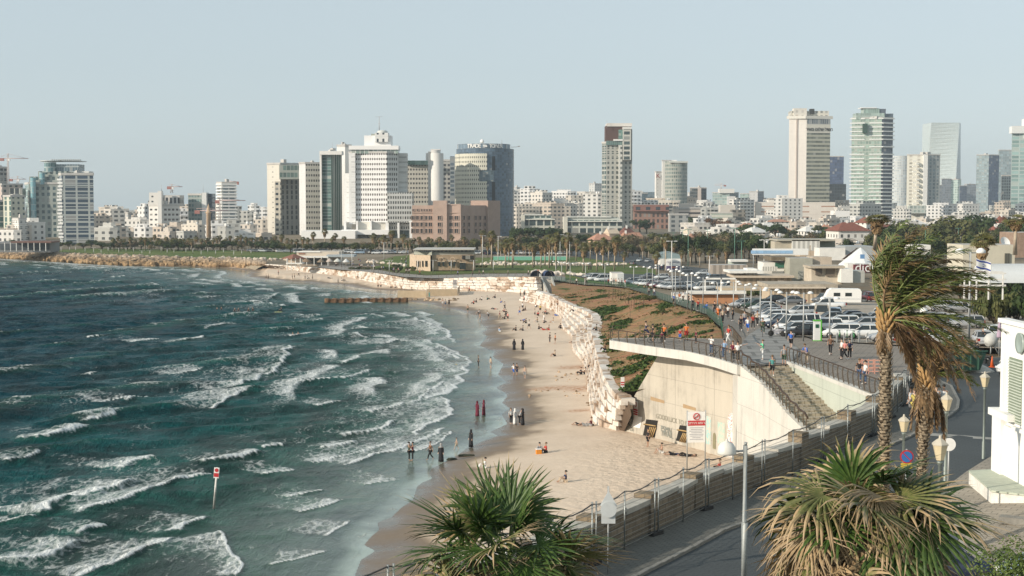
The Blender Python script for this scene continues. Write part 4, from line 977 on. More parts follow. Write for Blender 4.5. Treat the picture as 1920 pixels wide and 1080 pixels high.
def inset(poly,d):
 c=Vector((sum(p[0] for p in poly)/len(poly),sum(p[1] for p in poly)/len(poly)))
 return [Vector(p)+(c-Vector(p)).normalized()*d for p in poly]
CITY=[]
class Bld:
 def __init__(s,name,label,cat,loc,group=None):
  s.o=empty(name,loc,0,label,cat,group);s.loc=Vector(loc)
 def add(s,nm,mb,mats,label=None):
  mb.v=[(v[0]-s.loc.x,v[1]-s.loc.y,v[2]-s.loc.z) for v in mb.v]
  o=mb.build(nm,mats,s.o)
  if label:o['label']=label
  return o
def tower(label,xl,xc,xr,yt,Y,ml,mr=None,al=45,ar=None,roof=None,z0=None,name='tower',cat='tower',slabs=0,slab_m=None,slab_out=.6,tiers=(),par=1.2,slab_h=.35,yb=None,clutter=True,group=None):
 """two-faced tower; ml is the sunny left face, mr the right face, for some towers darkened as painted shade"""
 F=corner(xl,xc,xr,Y,al,ar);z0=(float(land(F[0].x,Y))-.5) if z0 is None else z0;z1=zy(yt,Y)
 if yb is not None:z0=zy(yb,Y)
 t=Bld(name,label,cat,(F[0].x,F[0].y,z0),group);mr=mr or ml
 b=MB();C,B_,D,A=F
 def wall(p,q,m,u=0):
  l=(Vector(q)-Vector(p)).length;b.face([(p[0],p[1],z0),(q[0],q[1],z0),(q[0],q[1],z1),(p[0],p[1],z1)],m,[(u,0),(u+l,0),(u+l,z1-z0),(u,z1-z0)])
 wall(A,C,0);wall(C,B_,1);wall(B_,D,0);wall(D,A,1)
 t.add('wall',b,[ml,mr]);b=MB()
 b.face([(p[0],p[1],z1) for p in F],0);I=inset(F,-.15)
 for i in range(4):
  p,q=I[i],I[(i+1)%4];d=q-p;b.box(((p.x+q.x)/2,(p.y+q.y)/2,z1+par/2-.1),(d.length,.5,par),0,math.atan2(d.y,d.x))
 rm=roof or M((.5,.48,.45),.8,0,.15,.3)
 rnd=random.Random(int(xl*7+yt));cx,cy=(A.x+B_.x)/2,(A.y+B_.y)/2;w=min((C-A).length,(C-B_).length)
 t.add('roof',b,rm)
 if clutter and w>3:
  for i in range(rnd.randint(1,3)):
   b=MB();h=rnd.uniform(1.5,3.5);b.box((cx+rnd.uniform(-.2,.2)*w,cy+rnd.uniform(-.2,.2)*w,z1+h/2-.1),(w*rnd.uniform(.18,.4),w*rnd.uniform(.18,.4),h),0,R(45))
   t.add('roof_plant',b,rm)
 if slabs:
  b=MB();O=inset(F,-slab_out)
  for i in range(1,slabs+1):
   z=z0+(z1-z0)*i/slabs;b.prism([tuple(p) for p in O],z-slab_h,z,0,bottom=True)
  t.add('floor_slabs',b,slab_m or WHITE)
 t.F,t.z0,t.z1=F,z0,z1
 return t
def boxon(t,nm,xl,xr,yt,yb,Y,m,dep=6,tilt=0,roof=None):
 """a box part whose front spans pixels xl..xr and yt..yb at depth Y"""
 k= lambda x:(x-960)/FPX;b=MB();a,c=k(xl)*Y,k(xr)*Y;b.prism([(a,Y),(c,Y+(c-a)*tilt),(c,Y+dep+(c-a)*tilt),(a,Y+dep)],zy(yb,Y),zy(yt,Y),0,1 if roof else None)
 return t.add(nm,b,[m,roof] if roof else [m])
def mast(t,x,yt,yb,Y,r=.15,nm='antenna'):
 b=MB();p,q=PD(x,yb,Y),PD(x,yt,Y);b.tube([p,q],[r,r*.4],6); return t.add(nm,b,M((.35,.35,.36),.5,.3))
def cyl(t,nm,xc,rpx,yt,yb,Y,m,n=40,arc=None,roof=None):
 c=PD(xc,yt,Y+rpx*Y/FPX);r=rpx*Y/FPX;z0,z1=zy(yb,Y),zy(yt,Y);b=MB()
 a0,a1=arc or (0,360);poly=[(c.x+r*math.cos(R(a0+(a1-a0)*i/n)),c.y+r*math.sin(R(a0+(a1-a0)*i/n))) for i in range(n+(1 if arc else 0))]
 if arc:poly=poly+[(c.x,c.y)]
 b.prism(poly,z0,z1,0,1 if roof else None)
 b.uv=[[(u,v-z0) for u,v in f] for f in b.uv]
 return t.add(nm,b,[m,roof] if roof else [m]),c,r
W_=(.72,.70,.66);CR=(.62,.57,.48);GL=(.035,.06,.065);GLG=(.05,.10,.09);GLB=(.03,.05,.085);DK=(.02,.025,.03)
# ---- left group
t=tower('slim grey tower under construction at the left edge of the skyline',-14,2,17,315,1010,fac((.40,.39,.36),DK,3,3.6,.7,.6),slabs=18,slab_m=M((.4,.4,.38)),slab_out=.3)
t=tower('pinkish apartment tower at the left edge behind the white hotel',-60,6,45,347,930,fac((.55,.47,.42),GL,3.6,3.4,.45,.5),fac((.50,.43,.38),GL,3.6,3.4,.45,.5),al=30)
t=tower('beige block with tall green glass bays at the left edge',-40,-5,26,378,860,fac((.62,.60,.50),GLG,5,3.3,.5,.8),al=25)
t=tower('beige stepped tower with dark glass penthouse near the left edge',8,22,48,369,850,fac((.60,.60,.50),GLG,4.5,3.3,.5,.82),fac((.58,.57,.47),GL,3.0,3.3,.4,.45),al=35)
boxon(t,'penthouse',20,44,353,370,856,fac((.45,.46,.40),DK,3,5,.8,.7))
t=tower('low white balconied block in front of the beige stepped tower',25,36,50,412,800,fac(W_,GL,3,3.2,.4,.4),slabs=12,slab_out=.8)
# opera tower: stepped, with drum and disc
t=tower('tall stepped green glass tower with a round drum and disc roof',49,56,130,345,860,fac((.45,.55,.55),(.10,.22,.24),1.6,3.6,.8,.8),fac((.34,.37,.34),GL,3.3,3.55,.52,.55),al=65,ar=8)
for (x0,x1,y0,y1,dY) in ((57,128,331,346,3),(74,128,321,332,5)):
 boxon(t,'upper_tier',x0,x1,y0,y1,860+dY,fac((.34,.37,.34),GL,3.3,3.5,.5,.55),14)
cyl(t,'corner_bay',62,5,333,460,857,fac((.40,.52,.54),(.12,.25,.28),1.2,3.5,.85,.85),16);cyl(t,'corner_bay',79,5,323,346,860,fac((.40,.52,.54),(.12,.25,.28),1.2,3.5,.85,.85),16)
cyl(t,'drum',94,11,304,323,864,fac((.35,.42,.42),(.06,.12,.13),1.5,3.0,.85,.7),24);boxon(t,'drum',94,150,308,323,868,fac((.38,.42,.42),(.05,.08,.10),1.6,3.4,.85,.7),12)
b=MB();c=PD(94,303,868);b.box((c.x+9,874,c.z+.3),(20,10,.5));b.lathe([(6.4,0),(6.6,.5),(6.2,.7)],(c.x,870,c.z),28)
for k in range(14):b.box((c.x+1+k*1.3,868.5,c.z+1.0),(.7,2.5,.7))
t.add('disc_roof',b,M((.45,.47,.46),.5))
mast(t,111,299,304,868)
t=tower('glass and white grid apartment tower with left side balconies near the shore',113,118,177,328,745,fac((.36,.39,.38),GLB,4,3.15,.6,.75),fac((.40,.43,.42),(.03,.05,.075),6.2,3.15,.84,.80,u_off=-1.2,gvar=.3),al=60,ar=10,slabs=18,slab_m=M((.44,.46,.45)),slab_out=.2,slab_h=.35)
boxon(t,'roof_box',141,169,321,329,749,M((.66,.66,.63)),8)
b=MB();rnd=random.Random(2)
for i in range(18):
 z=6+i*(t.z1-8)/18;p=PD(114,400,746);b.box((p.x+rnd.uniform(-.5,.3),746.5,z+1.4),(2.6,3.4,.9))
t.add('balconies',b,WHITE)
# ---- left middle
t=tower('white balconied tower with twin slabs above the old minaret',280,300,338,386,880,fac(W_,(.05,.05,.05),4,3.1,.5,.35),fac((.70,.68,.64),(.08,.07,.065),2.4,3.1,.66,.40),al=30,ar=25)
boxon(t,'upper_tier',281,299,361,387,884,fac(W_,DK,4,3.1,.3,.3),12);boxon(t,'upper_tier',303,338,366,387,886,fac((.6,.58,.55),DK,2.5,6,.6,.6),12)
boxon(t,'core',297,304,358,430,878,M(W_),4);mast(t,303,347,359,884)
t=tower('pale green glass office block with white core and dark right wing',354,379,386,366,900,fac((.34,.38,.36),(.10,.15,.15),2,3.0,.75,.6),M((.66,.66,.64)),al=12,ar=30)
boxon(t,'core',380,388,361,445,896,M((.70,.70,.68)),8);boxon(t,'wing',388,399,363,445,900,fac((.16,.18,.20),(.04,.06,.09),1.6,3.2,.8,.8),10);mast(t,381,345,362,900)
t=tower('slim apartment tower wrapped in white balcony bands left of centre',408,418,444,344,890,fac((.50,.50,.48),GL,4,3.2,.8,.6),fac((.5,.51,.5),(.07,.10,.12),4,3.2,.8,.65),al=40,ar=18,slabs=17,slab_out=.7,slab_h=.9)
# ---- centre
t=tower('beige hotel slab with glass crown left of the central white towers',502,527,562,308,930,fac((.68,.64,.56),(.25,.25,.22),9,3.3,.12,.2),fac((.36,.335,.29),(.03,.03,.03),3.4,3.3,.42,.78),al=25,ar=40)  # right face's shade painted in as a darker beige
boxon(t,'glass_crown',525,562,309,336,926,fac((.30,.32,.29),(.05,.08,.07),2.4,4.6,.85,.65),10)
boxon(t,'bay',516,527,340,446,924,fac((.60,.55,.46),DK,3.0,3.3,.6,.45),6)
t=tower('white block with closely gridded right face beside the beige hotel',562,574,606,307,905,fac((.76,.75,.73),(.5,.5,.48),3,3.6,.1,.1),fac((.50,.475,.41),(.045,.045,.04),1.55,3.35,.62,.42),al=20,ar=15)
t=tower('dark green glass tower framed in white left of the white office tower',602,622,642,287,885,fac((.30,.36,.34),(.035,.075,.07),14,1.9,.96,.84),fac((.55,.57,.50),(.03,.06,.045),1.25,60,.7,.995),al=20,ar=35)
boxon(t,'frame',601,642,283,290,883,M(W_),10);boxon(t,'frame',600.5,604,283,440,884,M(W_),5);mast(t,623,266,284,890)
t=tower('narrow white core tower behind the white office tower',633,648,660,274,930,M((.74,.73,.70)),M((.62,.61,.58)),al=20)  # right face is the same white, darkened to paint its shade
boxon(t,'roof_box',640,650,270,275,932,M((.6,.6,.58)))
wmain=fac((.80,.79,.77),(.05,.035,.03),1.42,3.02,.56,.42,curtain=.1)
wside=fac((.60,.60,.57),(.05,.05,.045),1.42,3.02,.6,.52,curtain=.1)  # white wall repeated darker, shade painted on the right side
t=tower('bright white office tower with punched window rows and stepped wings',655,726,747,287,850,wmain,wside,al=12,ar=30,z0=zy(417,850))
CW=M((.80,.79,.77),.7,0,.06);CWS=fac((.80,.79,.77),(.62,.61,.59),30,3.02,.9,.25)
boxon(t,'wing',646,657,325,417,855,CWS,12);boxon(t,'wing',655,667,287,420,851.5,CWS,5)
boxon(t,'wing',745,763,287,417,858,fac((.60,.60,.57),(.33,.33,.31),8,3.02,.7,.35),10,.3)
boxon(t,'lower_wing',727,773,361,417,848,wside,14,.12)
boxon(t,'glass_band',660,747,280,288,852,fac((.7,.7,.66),(.16,.2,.18),2.6,12,.85,.8),12);boxon(t,'cornice',655,748,273,280.5,851,CW,14)
boxon(t,'plant_room',684,734,254,274,856,CW,12);boxon(t,'plant_room',704,729,249,266,854,fac((.72,.71,.68),DK,3.4,5,.35,.5),8);boxon(t,'plant_room',697,705,251,272,858,M((.3,.32,.27)),8)
b=MB();c=PD(717,251,858);b.lathe([(3.0,0),(3.3,1.2),(2.4,2.0),(.4,2.3)],tuple(c),12);t.add('dome',b,M((.55,.56,.53)));mast(t,711,218,252,860,.35)
b=MB();p=PD(711,219,860);b.box(tuple(p),(4.5,.15,.15));b.box((p.x,p.y,p.z-4),(1.6,.15,.15));t.add('aerial',b,M((.35,.35,.36)))
for x0,x1 in ((645,649),(668,671),(694,697),(723,729),(745,749),(768,773)):boxon(t,'column',x0,x1,414,470,849,CW,3)
boxon(t,'podium',671,724,416,432,852,fac((.55,.53,.48),(.38,.36,.32),9,30,.92,.99),12);boxon(t,'podium',729,773,418,432,852,wside,12,.1);boxon(t,'podium',640,729,431,440,846,CW,20)
boxon(t,'podium',668,688,438,470,851,fac((.5,.48,.42),DK,6,5,.8,.6),14);boxon(t,'podium',690,724,438,470,853,M((.62,.56,.5)),14);boxon(t,'podium',729,770,432,470,856,fac((.28,.34,.32),(.06,.09,.085),3,5,.8,.8),14)
t=Bld('hotel_podium','long low white podium building in front of the white office tower','building',tuple(PD(610,470,835)))
boxon(t,'wall',565,666,433,448,838,M((.80,.79,.77),.7,0,.05),24);boxon(t,'wall',567,664,448,455,840,fac((.74,.73,.71),(.10,.08,.06),3.0,2.4,.7,.8),20);boxon(t,'wall',565,668,454.5,459,837.5,M((.80,.79,.77)),24);boxon(t,'wall',567,664,459,472,841,fac((.72,.71,.69),(.08,.07,.06),2.2,6,.55,.8),20)
t=tower('beige slab with dark roof band between the white tower and the round column',762,763,812,308,900,fac((.62,.585,.50),(.05,.045,.04),1.8,2.9,.6,.42),fac((.56,.53,.46),(.05,.045,.04),1.8,2.9,.6,.42),al=60,ar=4)
boxon(t,'roof_band',762,805,301,309,898,fac((.10,.14,.13),(.03,.06,.055),3,9,.9,.9),14)
t=tower('grey gridded block behind the round white column',822,823,846,302,905,fac((.46,.45,.42),(.04,.04,.045),2.6,2.9,.65,.5),al=60,ar=5)
t=Bld('column_tower','smooth round white column tower between the offices','tower',tuple(PD(819,450,860)))
cyl(t,'shaft',819.5,12,287,452,862,M((.66,.65,.62),.7,0,.05,.1),32);boxon(t,'side_core',799,812,287,300,872,M((.66,.65,.62)),6);boxon(t,'side_core',803,812,284,452,870,M((.66,.65,.62)),6)
cyl(t,'cap',817,9,281,288,864,M((.5,.49,.47)),20);boxon(t,'roof_box',808,826,279.5,283,866,M((.62,.6,.57)),5)
# trade tower
TY=880
t=Bld('round_tower','round dark glass office tower with beige stone screen and sign on its parapet','tower',tuple(PD(909,450,TY)))
tg=fac((.13,.17,.21),(.055,.085,.12),1.7,1.65,.86,.86,rg=.12,curtain=.05)
_,tc,tr=cyl(t,'glass_drum',909.5,55,278,450,TY,tg,64,None,ROOF)
cyl(t,'parapet',907,50.5,269,278.5,TY+1,fac((.20,.25,.29),(.10,.14,.18),1.7,3.2,.85,.8),56,None,ROOF)
b=MB();ts_=fac((.62,.60,.50),(.05,.05,.045),1.3,2.75,.42,.42,curtain=0)
TB=MB()
def arcwall(mb,a0,a1,z0,z1,rr,n=14,th=1.2):
 for i in range(n):
  q0,q1=R(a0+(a1-a0)*i/n),R(a0+(a1-a0)*(i+1)/n);P0=(tc.x+rr*math.cos(q0),tc.y+rr*math.sin(q0));P1=(tc.x+rr*math.cos(q1),tc.y+rr*math.sin(q1))
  u0,u1=rr*q0,rr*q1
  mb.face([(P0[0],P0[1],z0),(P1[0],P1[1],z0),(P1[0],P1[1],z1),(P0[0],P0[1],z1)],0,[(u0,z0),(u1,z0),(u1,z1),(u0,z1)])
def ang(px):
 d=(px-909.5)/55; return 180+math.degrees(math.acos(max(-1,min(1,-d)))) if d<1 else 360
zt= lambda y:zy(y,TY)
arcwall(TB,ang(855.5),ang(914),zt(319),zt(287.5),tr+1.0);arcwall(TB,ang(855.5),ang(900),zt(340),zt(319),tr+1.0);arcwall(TB,ang(855.5),ang(914),zt(450),zt(340),tr+1.0)
t.add('stone_screen',TB,ts_)
TB=MB();arcwall(TB,ang(899),ang(926),zt(340),zt(319.5),tr+.5,6);t.add('glass_notch',TB,fac((.16,.20,.22),(.06,.09,.11),1.7,1.65,.85,.85))
for y0,y1 in ((293,319),(341,385)):
 TB=MB();arcwall(TB,ang(923),ang(929),zt(y1),zt(y0),tr+.3,3);t.add('dark_strip',TB,M((.012,.015,.02),.2))
boxon(t,'wing',844,856,293,450,TY+22,fac((.30,.33,.34),(.06,.08,.10),3,2.7,.8,.6),10)
mast(t,904,262,270,TY+20,.2);mast(t,941,262,270,TY+20,.2);b=MB();p=PD(904,265,TY+18);b.ball(tuple(p),1.3);t.add('roof_dome',b,WHITE)
b=MB();p=PD(967,276,TY+16);b.tube([p-Vector((3,0,0)),p+Vector((2,0,.3))],.15,5);b.box(tuple(p+Vector((2,0,.5))),(1.5,1,.6));t.add('cleaning_crane',b,M((.3,.3,.3)))
# sign letters bent round the parapet
word='TRADE \u2248 TOWER';a0,a1=878,943
for i,ch in enumerate(word):
 if ch==' ':continue
 px=a0+(a1-a0)*(i+.5)/len(word);d=(px-907)/50.5;th=math.acos(-d)+math.pi
 if ch=='\u2248':
  lb=MB();lb.box((0,.35,0),(2.3,.55,.3),0,0,.1);lb.box((.2,-.35,0),(2.3,.55,.3),0,0,.1);lt=lb.build('sign_letter',WHITE)
 else :lt=text_mesh(ch,3.3,WHITE,'sign_letter',.12,True)
 pr=50.5*(TY+1)/FPX+.35;cxp=PD(907,273,TY+1+50.5*(TY+1)/FPX)
 lt.location=Vector((cxp.x+pr*math.cos(th),cxp.y+pr*math.sin(th),zt(273.5)))-t.loc;lt.rotation_euler=(R(90),0,th+math.pi/2);lt.parent=t.o
 # pink hotel with individual windows
HY=800
t=Bld('brown_hotel','pinkish brown stone hotel block with deep square windows in front of the round tower','hotel',tuple(PD(856,450,HY)))
PK=M((.46,.335,.27),.85,0,.14,.25);PK_SHADED=M((.36,.26,.21),.85,0,.14,.25);WIN=M((.03,.028,.028),.2,0,.3,.3,0,.5)  # the darker pink stone paints the shade of the right face
segs=[(773,812,385,2,PK),(812,838,376,-1,PK),(838,864,384,1,PK)]
def hwall(x0,x1,yt,Y0,Y1,m,cols,rows,ww=.5,wh=.62):
 k= lambda x:(x-960)/FPX;p,q=Vector((k(x0)*Y0,Y0)),Vector((k(x1)*Y1,Y1));b=MB();d=q-p;n=Vector((-d.y,d.x)).normalized();n=n if n.y>0 else -n
 b.prism([p,q,q+n*12,p+n*12],float(land(p.x,Y0))-.5,zy(yt,Y0));w_=t.add('wall',b,[m])
 for yr,hh in rows:
  for c in cols:
   s_=(c-x0)/(x1-x0);Yc=Y0+(Y1-Y0)*s_;u=p+d*s_;e=d.normalized();hw=ww*2.0;b=MB();z=zy(yr,Yc);hz=hh*Yc/FPX/2
   fr=.28
   pts=[(-hw,-hz),(hw,-hz),(hw,hz),(-hw,hz)]
   o_=u-n*.02
   # reveal frame proud of the wall, dark pane set behind it
   for (ax,az,bx,bz) in ((-hw-fr,-hz-fr,hw+fr,-hz),(-hw-fr,hz,hw+fr,hz+fr),(-hw-fr,-hz,-hw,hz),(hw,-hz,hw+fr,hz)):
    cx,cz=(ax+bx)/2,(az+bz)/2;cc=o_+e*cx-n*.2
    b.box((cc.x,cc.y,z+cz),(abs(bx-ax),.42,abs(bz-az)),0,math.atan2(e.y,e.x))
   cc=o_-n*.04;b.box((cc.x,cc.y,z),(2*hw,.08,2*hz),1,math.atan2(e.y,e.x));b.box((cc.x-n.x*.06,cc.y-n.y*.06,z),(.18,.08,2*hz),0,math.atan2(e.y,e.x))
   t.add('window',b,[m,WIN])
big=[(408.5,7),(421,7.5),(433,8)]
hwall(773,812,385,HY,HY,PK,[775,782,792,798.5,807],big);hwall(812,838,376,HY-2,HY-2,PK,[824],big,.45);hwall(838,864,384,HY,HY-1,PK,[846,856],big)
hwall(864,938,385,HY-1,HY+32,PK_SHADED,[869,878,890.5,899,908,920],big);hwall(915,938,376,HY+19,HY+30,PK_SHADED,[],[])
hwall(773,812,385.1,HY-.05,HY-.05,PK,[775,783,791,796,801,806],[(394,4)],.2)
for x0,x1,Y0 in ((773,812,HY-.2),(838,864,HY-.7)):
 boxon(t,'string_course',x0,x1,398.5,399.5,Y0-.3,PK,1)
boxon(t,'parapet',838,864,382.5,385,HY-.8,PK,10)
# ---- brown topped tower
t=tower('tall slim tower with dark brown crown and white roof frame',1128,1136,1182,268,1150,fac((.30,.32,.30),(.03,.05,.05),3,4.0,.7,.7),fac((.50,.49,.44),(.045,.055,.05),3.6,4.0,.44,.62),al=55,ar=8,slabs=19,slab_m=M((.52,.51,.46)),slab_out=.15,slab_h=.5)
boxon(t,'brown_crown',1135,1176,236,269,1153,M((.095,.048,.038),.7,0,.1),16);boxon(t,'roof_frame',1137,1184,231,237,1152,M((.66,.62,.57)),18)
boxon(t,'pier',1167,1182,240,300,1148,fac((.55,.54,.49),(.03,.045,.045),8.5,4.0,.55,.62,u_off=1),14);boxon(t,'pier_cap',1167,1183,238,242,1147.5,M((.68,.66,.62)),14)
boxon(t,'glass_corner',1159,1167,243,262,1150.5,fac((.2,.3,.27),(.08,.15,.13),2,2,.9,.9),6);boxon(t,'ledge',1150,1168,261,264,1148,WHITE,8);boxon(t,'glass_terrace',1136,1168,264,272,1149,fac((.3,.36,.33),(.06,.10,.09),1.6,4,.85,.85),8)
boxon(t,'bright_column',1159,1166,272,425,1148.5,fac((.62,.61,.56),(.10,.11,.10),6,4.0,.5,.5),5);boxon(t,'side_return',1182,1184.5,242,425,1152,M((.30,.30,.28)),16)
mast(t,1138,225,240,1150,.2)
# ---- white + round glass
t=tower('slim white tower with a small emblem beside the half round glass tower',1227,1229,1242,323,1420,fac(W_,(.4,.38,.36),5,3.6,.2,.3),fac((.74,.72,.68),(.35,.33,.3),4,3.6,.25,.3),al=50,ar=8)
lg=text_mesh('K',6,M((.25,.07,.06)),'emblem',.1,True);p=PD(1234,330,1418);lg.location=p-t.loc;lg.rotation_euler=(R(90),0,0);lg.parent=t.o
t=tower('half round glass tower with white end wall',1240,1241,1256,302,1400,M(W_),fac((.76,.75,.72),(.4,.4,.38),8,3.6,.2,.3),al=50,ar=8)
cyl(t,'glass_drum',1268,21,302,425,1385,fac((.36,.37,.33),(.10,.13,.12),1.9,3.6,.7,.58),40,None,ROOF);boxon(t,'roof_screen',1254,1289,302.5,305,1384,M((.6,.6,.55)),3);boxon(t,'roof_plant',1250,1268,300,303,1402,WHITE,5)
t=tower('dark office tower split by a beige stripe',1293,1308,1324,353,1500,fac((.13,.14,.14),(.035,.045,.05),2,3.4,.85,.6),fac((.10,.11,.12),(.03,.035,.045),2,3.4,.85,.7),al=10,ar=12);boxon(t,'stripe',1308,1314,352,420,1498,M((.55,.48,.43)),4)
t=tower('broad glass office block with white roof boxes',1335,1367,1384,362,1750,fac((.42,.48,.45),(.20,.27,.26),3,3.6,.8,.6),fac((.25,.28,.3),(.08,.1,.12),3,3.6,.8,.6),al=12,ar=25);boxon(t,'roof_box',1348,1376,354,362,1748,M((.72,.70,.66)),12);boxon(t,'roof_box',1363,1378,368,388,1747,M((.68,.66,.64)),8)
t=tower('small pale green glass block beside the grey white block',1387,1403,1404,364,1800,fac((.44,.52,.48),(.22,.30,.28),3,3.4,.8,.6),al=10)
t=tower('small grey and white block right of the pale green glass one',1404,1420,1431,360,1780,fac((.62,.61,.60),(.3,.3,.3),4,3.4,.2,.4),fac((.3,.31,.34),(.12,.13,.16),3,3.4,.8,.6),al=12,ar=35)
t=tower('twin blue grey glass blocks behind the slim white tower',1191,1202,1214,363,1650,fac((.20,.25,.28),(.10,.13,.16),3,3.6,.8,.7),fac((.14,.18,.2),(.07,.10,.13),3,3.6,.8,.7),al=15,ar=15);boxon(t,'wing',1204,1227,360,420,1660,fac((.22,.27,.3),(.10,.14,.17),3,3.6,.8,.7),12)  # right face repeats the glass colours darkened, as painted shade
t=tower('small white stepped block left of the slim white tower',1214,1221,1228,375,1500,fac(W_,(.4,.4,.4),4,3.4,.3,.4),al=20)
t=tower('brown brick institute building with arched window rows',1187,1188,1254,386,1150,fac((.30,.17,.13),DK,4,4.5,.6,.4),fac((.34,.20,.155),(.05,.04,.035),3.6,4.6,.5,.62),al=50,ar=4,name='building',cat='building')
boxon(t,'brick_band',1187,1254,384,396,1148,fac((.25,.125,.10),DK,8,7,.45,.35,v0=60),2)
t=tower('beige and dark striped office building right of the brick institute',1262,1266,1313,391,1180,fac((.60,.53,.46),DK,30,3.6,.8,.3),fac((.58,.50,.43),(.045,.04,.04),40,3.7,.86,.42),al=40,ar=6,name='building',cat='building');boxon(t,'roof_box',1274,1301,382,392,1184,fac((.62,.55,.48),DK,5,6,.3,.3),12)
t=tower('grey apartment block with dark balconies below the striped office',1253,1255,1290,403,1020,fac((.40,.40,.38),DK,5,3.2,.5,.5),fac((.38,.385,.37),(.06,.07,.075),5.4,3.2,.5,.55),al=50,ar=6,name='building',cat='building')
t=tower('rounded pale green office building with ribbon windows',1331,1372,1374,400,1240,fac((.56,.56,.49),(.22,.26,.22),40,3.4,.95,.4),al=6,name='building',cat='building');boxon(t,'wing',1371,1397,393,425,1246,fac((.24,.22,.19),(.05,.05,.045),5,3.4,.6,.5),14);boxon(t,'roof_box',1350,1378,384,400,1255,M((.58,.54,.48)),12)
# ---- shalom-like tower and podium
t=tower('tall white tower with beige ribbed side, crown ledge and dark lettering',1477,1510,1554,222,1500,fac((.74,.69,.63),(.30,.24,.2),17,4.2,.05,.5),fac((.49,.475,.38),(.11,.115,.09),2.6,4.2,.97,.52,curtain=.1),al=14,ar=14)
F_=t.F;b=MB();b.prism([tuple(p) for p in inset(F_,-2.6)],zy(222.5,1500),zy(217,1500),0,bottom=True);t.add('crown_ledge',b,M((.66,.63,.56)))
boxon(t,'crown',1480,1551,208,218,1508,fac((.60,.57,.50),(.16,.16,.14),5,6,.5,.6),14);boxon(t,'crown',1486,1510,203,218,1504,fac((.68,.64,.57),(.3,.28,.25),6,5,.4,.5),10);boxon(t,'crown',1516,1524,204,214,1506,DARK,5)
b=MB()
C_,B_2=F_[0],F_[1];e=(B_2-C_);
def face_rect(t,nm,s0,s1,y0,y1,m,off=.5):
 b=MB();e_=t.F[1]-t.F[0];n_=Vector((e_.y,-e_.x)).normalized();p=t.F[0]+e_*s0+n_*off;q=t.F[0]+e_*s1+n_*off;l=(q-p).length
 Y=t.F[0].y;b.face([(p.x,p.y,zy(y1,Y)),(q.x,q.y,zy(y1,Y)),(q.x,q.y,zy(y0,Y)),(p.x,p.y,zy(y0,Y))],0,[(0,0),(l,0),(l,9),(0,9)]); return t.add(nm,b,m)
face_rect(t,'window_band',0.02,.98,222,233,fac((.55,.54,.50),(.10,.11,.12),2.4,9,.85,.8));face_rect(t,'sign_band',0,1,233,249,M((.66,.62,.53),.8),.45)
hb=text_mesh('\u05e8\u05d9\u05d0\u05de \u05dd\u05d5\u05dc\u05e9 \u05dc\u05d3\u05d2\u05de',4.6,M((.05,.045,.04)),'lettering',.1,True)
nn=Vector((e.y,-e.x)).normalized();q=F_[0]+e*.52+nn*.9;hb.location=Vector((q.x,q.y,zy(242.5,1500)))-t.loc;hb.rotation_euler=(R(90),0,math.atan2(e.y,e.x));hb.parent=t.o
b=MB();lf=F_[3]-F_[0];q=F_[0]+lf*.57+Vector((-.5,-1.0));b.prism([q,q+Vector((1.4,0)),q+Vector((1.4,1)),q+Vector((0,1))],zy(375,1500),zy(215,1500));t.add('vertical_rib',b,M((.50,.42,.36)))
t=Bld('department_store','long white low block with dark ribbon windows below the tall white tower','building',tuple(PD(1490,420,1420)))
boxon(t,'wall',1415,1565,379,425,1420,fac((.76,.70,.63),(.30,.16,.10),60,5.4,.8,.18,v0=4),50,0,ROOF);boxon(t,'upper_floor',1440,1490,375,380,1424,M((.74,.69,.62)),30);boxon(t,'upper_floor',1458,1476,366,376,1430,fac((.72,.7,.66),(.3,.3,.3),5,5,.4,.4),10)
boxon(t,'side_wing',1565,1578,384,420,1428,fac((.40,.38,.32),(.12,.12,.1),5,5,.5,.5),20)
b2=text_mesh('\u05dd\u05d5\u05dc\u05e9',3.0,M((.3,.4,.5)),'lettering',.05);b2.location=PD(1464,384,1419)-t.loc;b2.rotation_euler=(R(90),0,0);b2.parent=t.o
t=tower('dark navy glass tower behind the tall white tower',1549,1550,1580,294,1900,fac((.06,.08,.13),(.03,.05,.10),3,3.8,.85,.8),fac((.09,.11,.17),(.05,.07,.13),3.2,3.8,.85,.8),al=50,ar=5,clutter=False);boxon(t,'lower_block',1554,1585,345,395,1700,fac((.05,.06,.07),(.02,.025,.03),3,3.8,.8,.7),20)
t=tower('pale green glass tower with white balcony slabs on every floor',1594,1650,1671,222,1350,fac((.45,.50,.44),(.20,.27,.23),2.6,3.5,.82,.7),fac((.12,.15,.18),(.04,.05,.07),2.6,3.5,.85,.8),al=10,ar=22,slabs=0)
rb=MB();O=inset(t.F,-1.6);I0=inset(t.F,1.0)
rows_=[222,230.5,238,246,254,261,275,289,297,304,311,318,325,332,339,346,353,360,367,374,381,388,395,402]
C_,B_2,D_,A_=O
for y in rows_:
 z=zy(y,1350);a1_=C_+(A_-C_)*.42;a2_=C_+(A_-C_)*.56;n_=Vector((.3,1.5))
 for p,q in ((C_,a1_),(a2_,A_),(C_,B_2)):
  d=(q-p);b_=Vector((-d.y,d.x)).normalized()*2.4;b_=b_ if b_.y>0 else -b_;rb.prism([p,q,q+b_,p+b_],z-.55,z+.5,0,bottom=True)
t.add('balcony_slabs',rb,M((.74,.75,.72)))
boxon(t,'penthouse',1602,1655,212,223,1353,fac((.40,.47,.43),(.22,.28,.25),2,9,.85,.8),14);boxon(t,'penthouse',1655,1671,213,223,1356,fac((.13,.16,.19),(.05,.07,.09),2,4,.85,.8),12);boxon(t,'penthouse',1616,1645,203,213,1357,fac((.40,.47,.43),(.20,.27,.24),2,9,.85,.8),12);boxon(t,'penthouse',1645,1657,204,213,1358,M((.10,.12,.15)),10);boxon(t,'canopy',1611,1640,201.5,203,1356,WHITE,12)
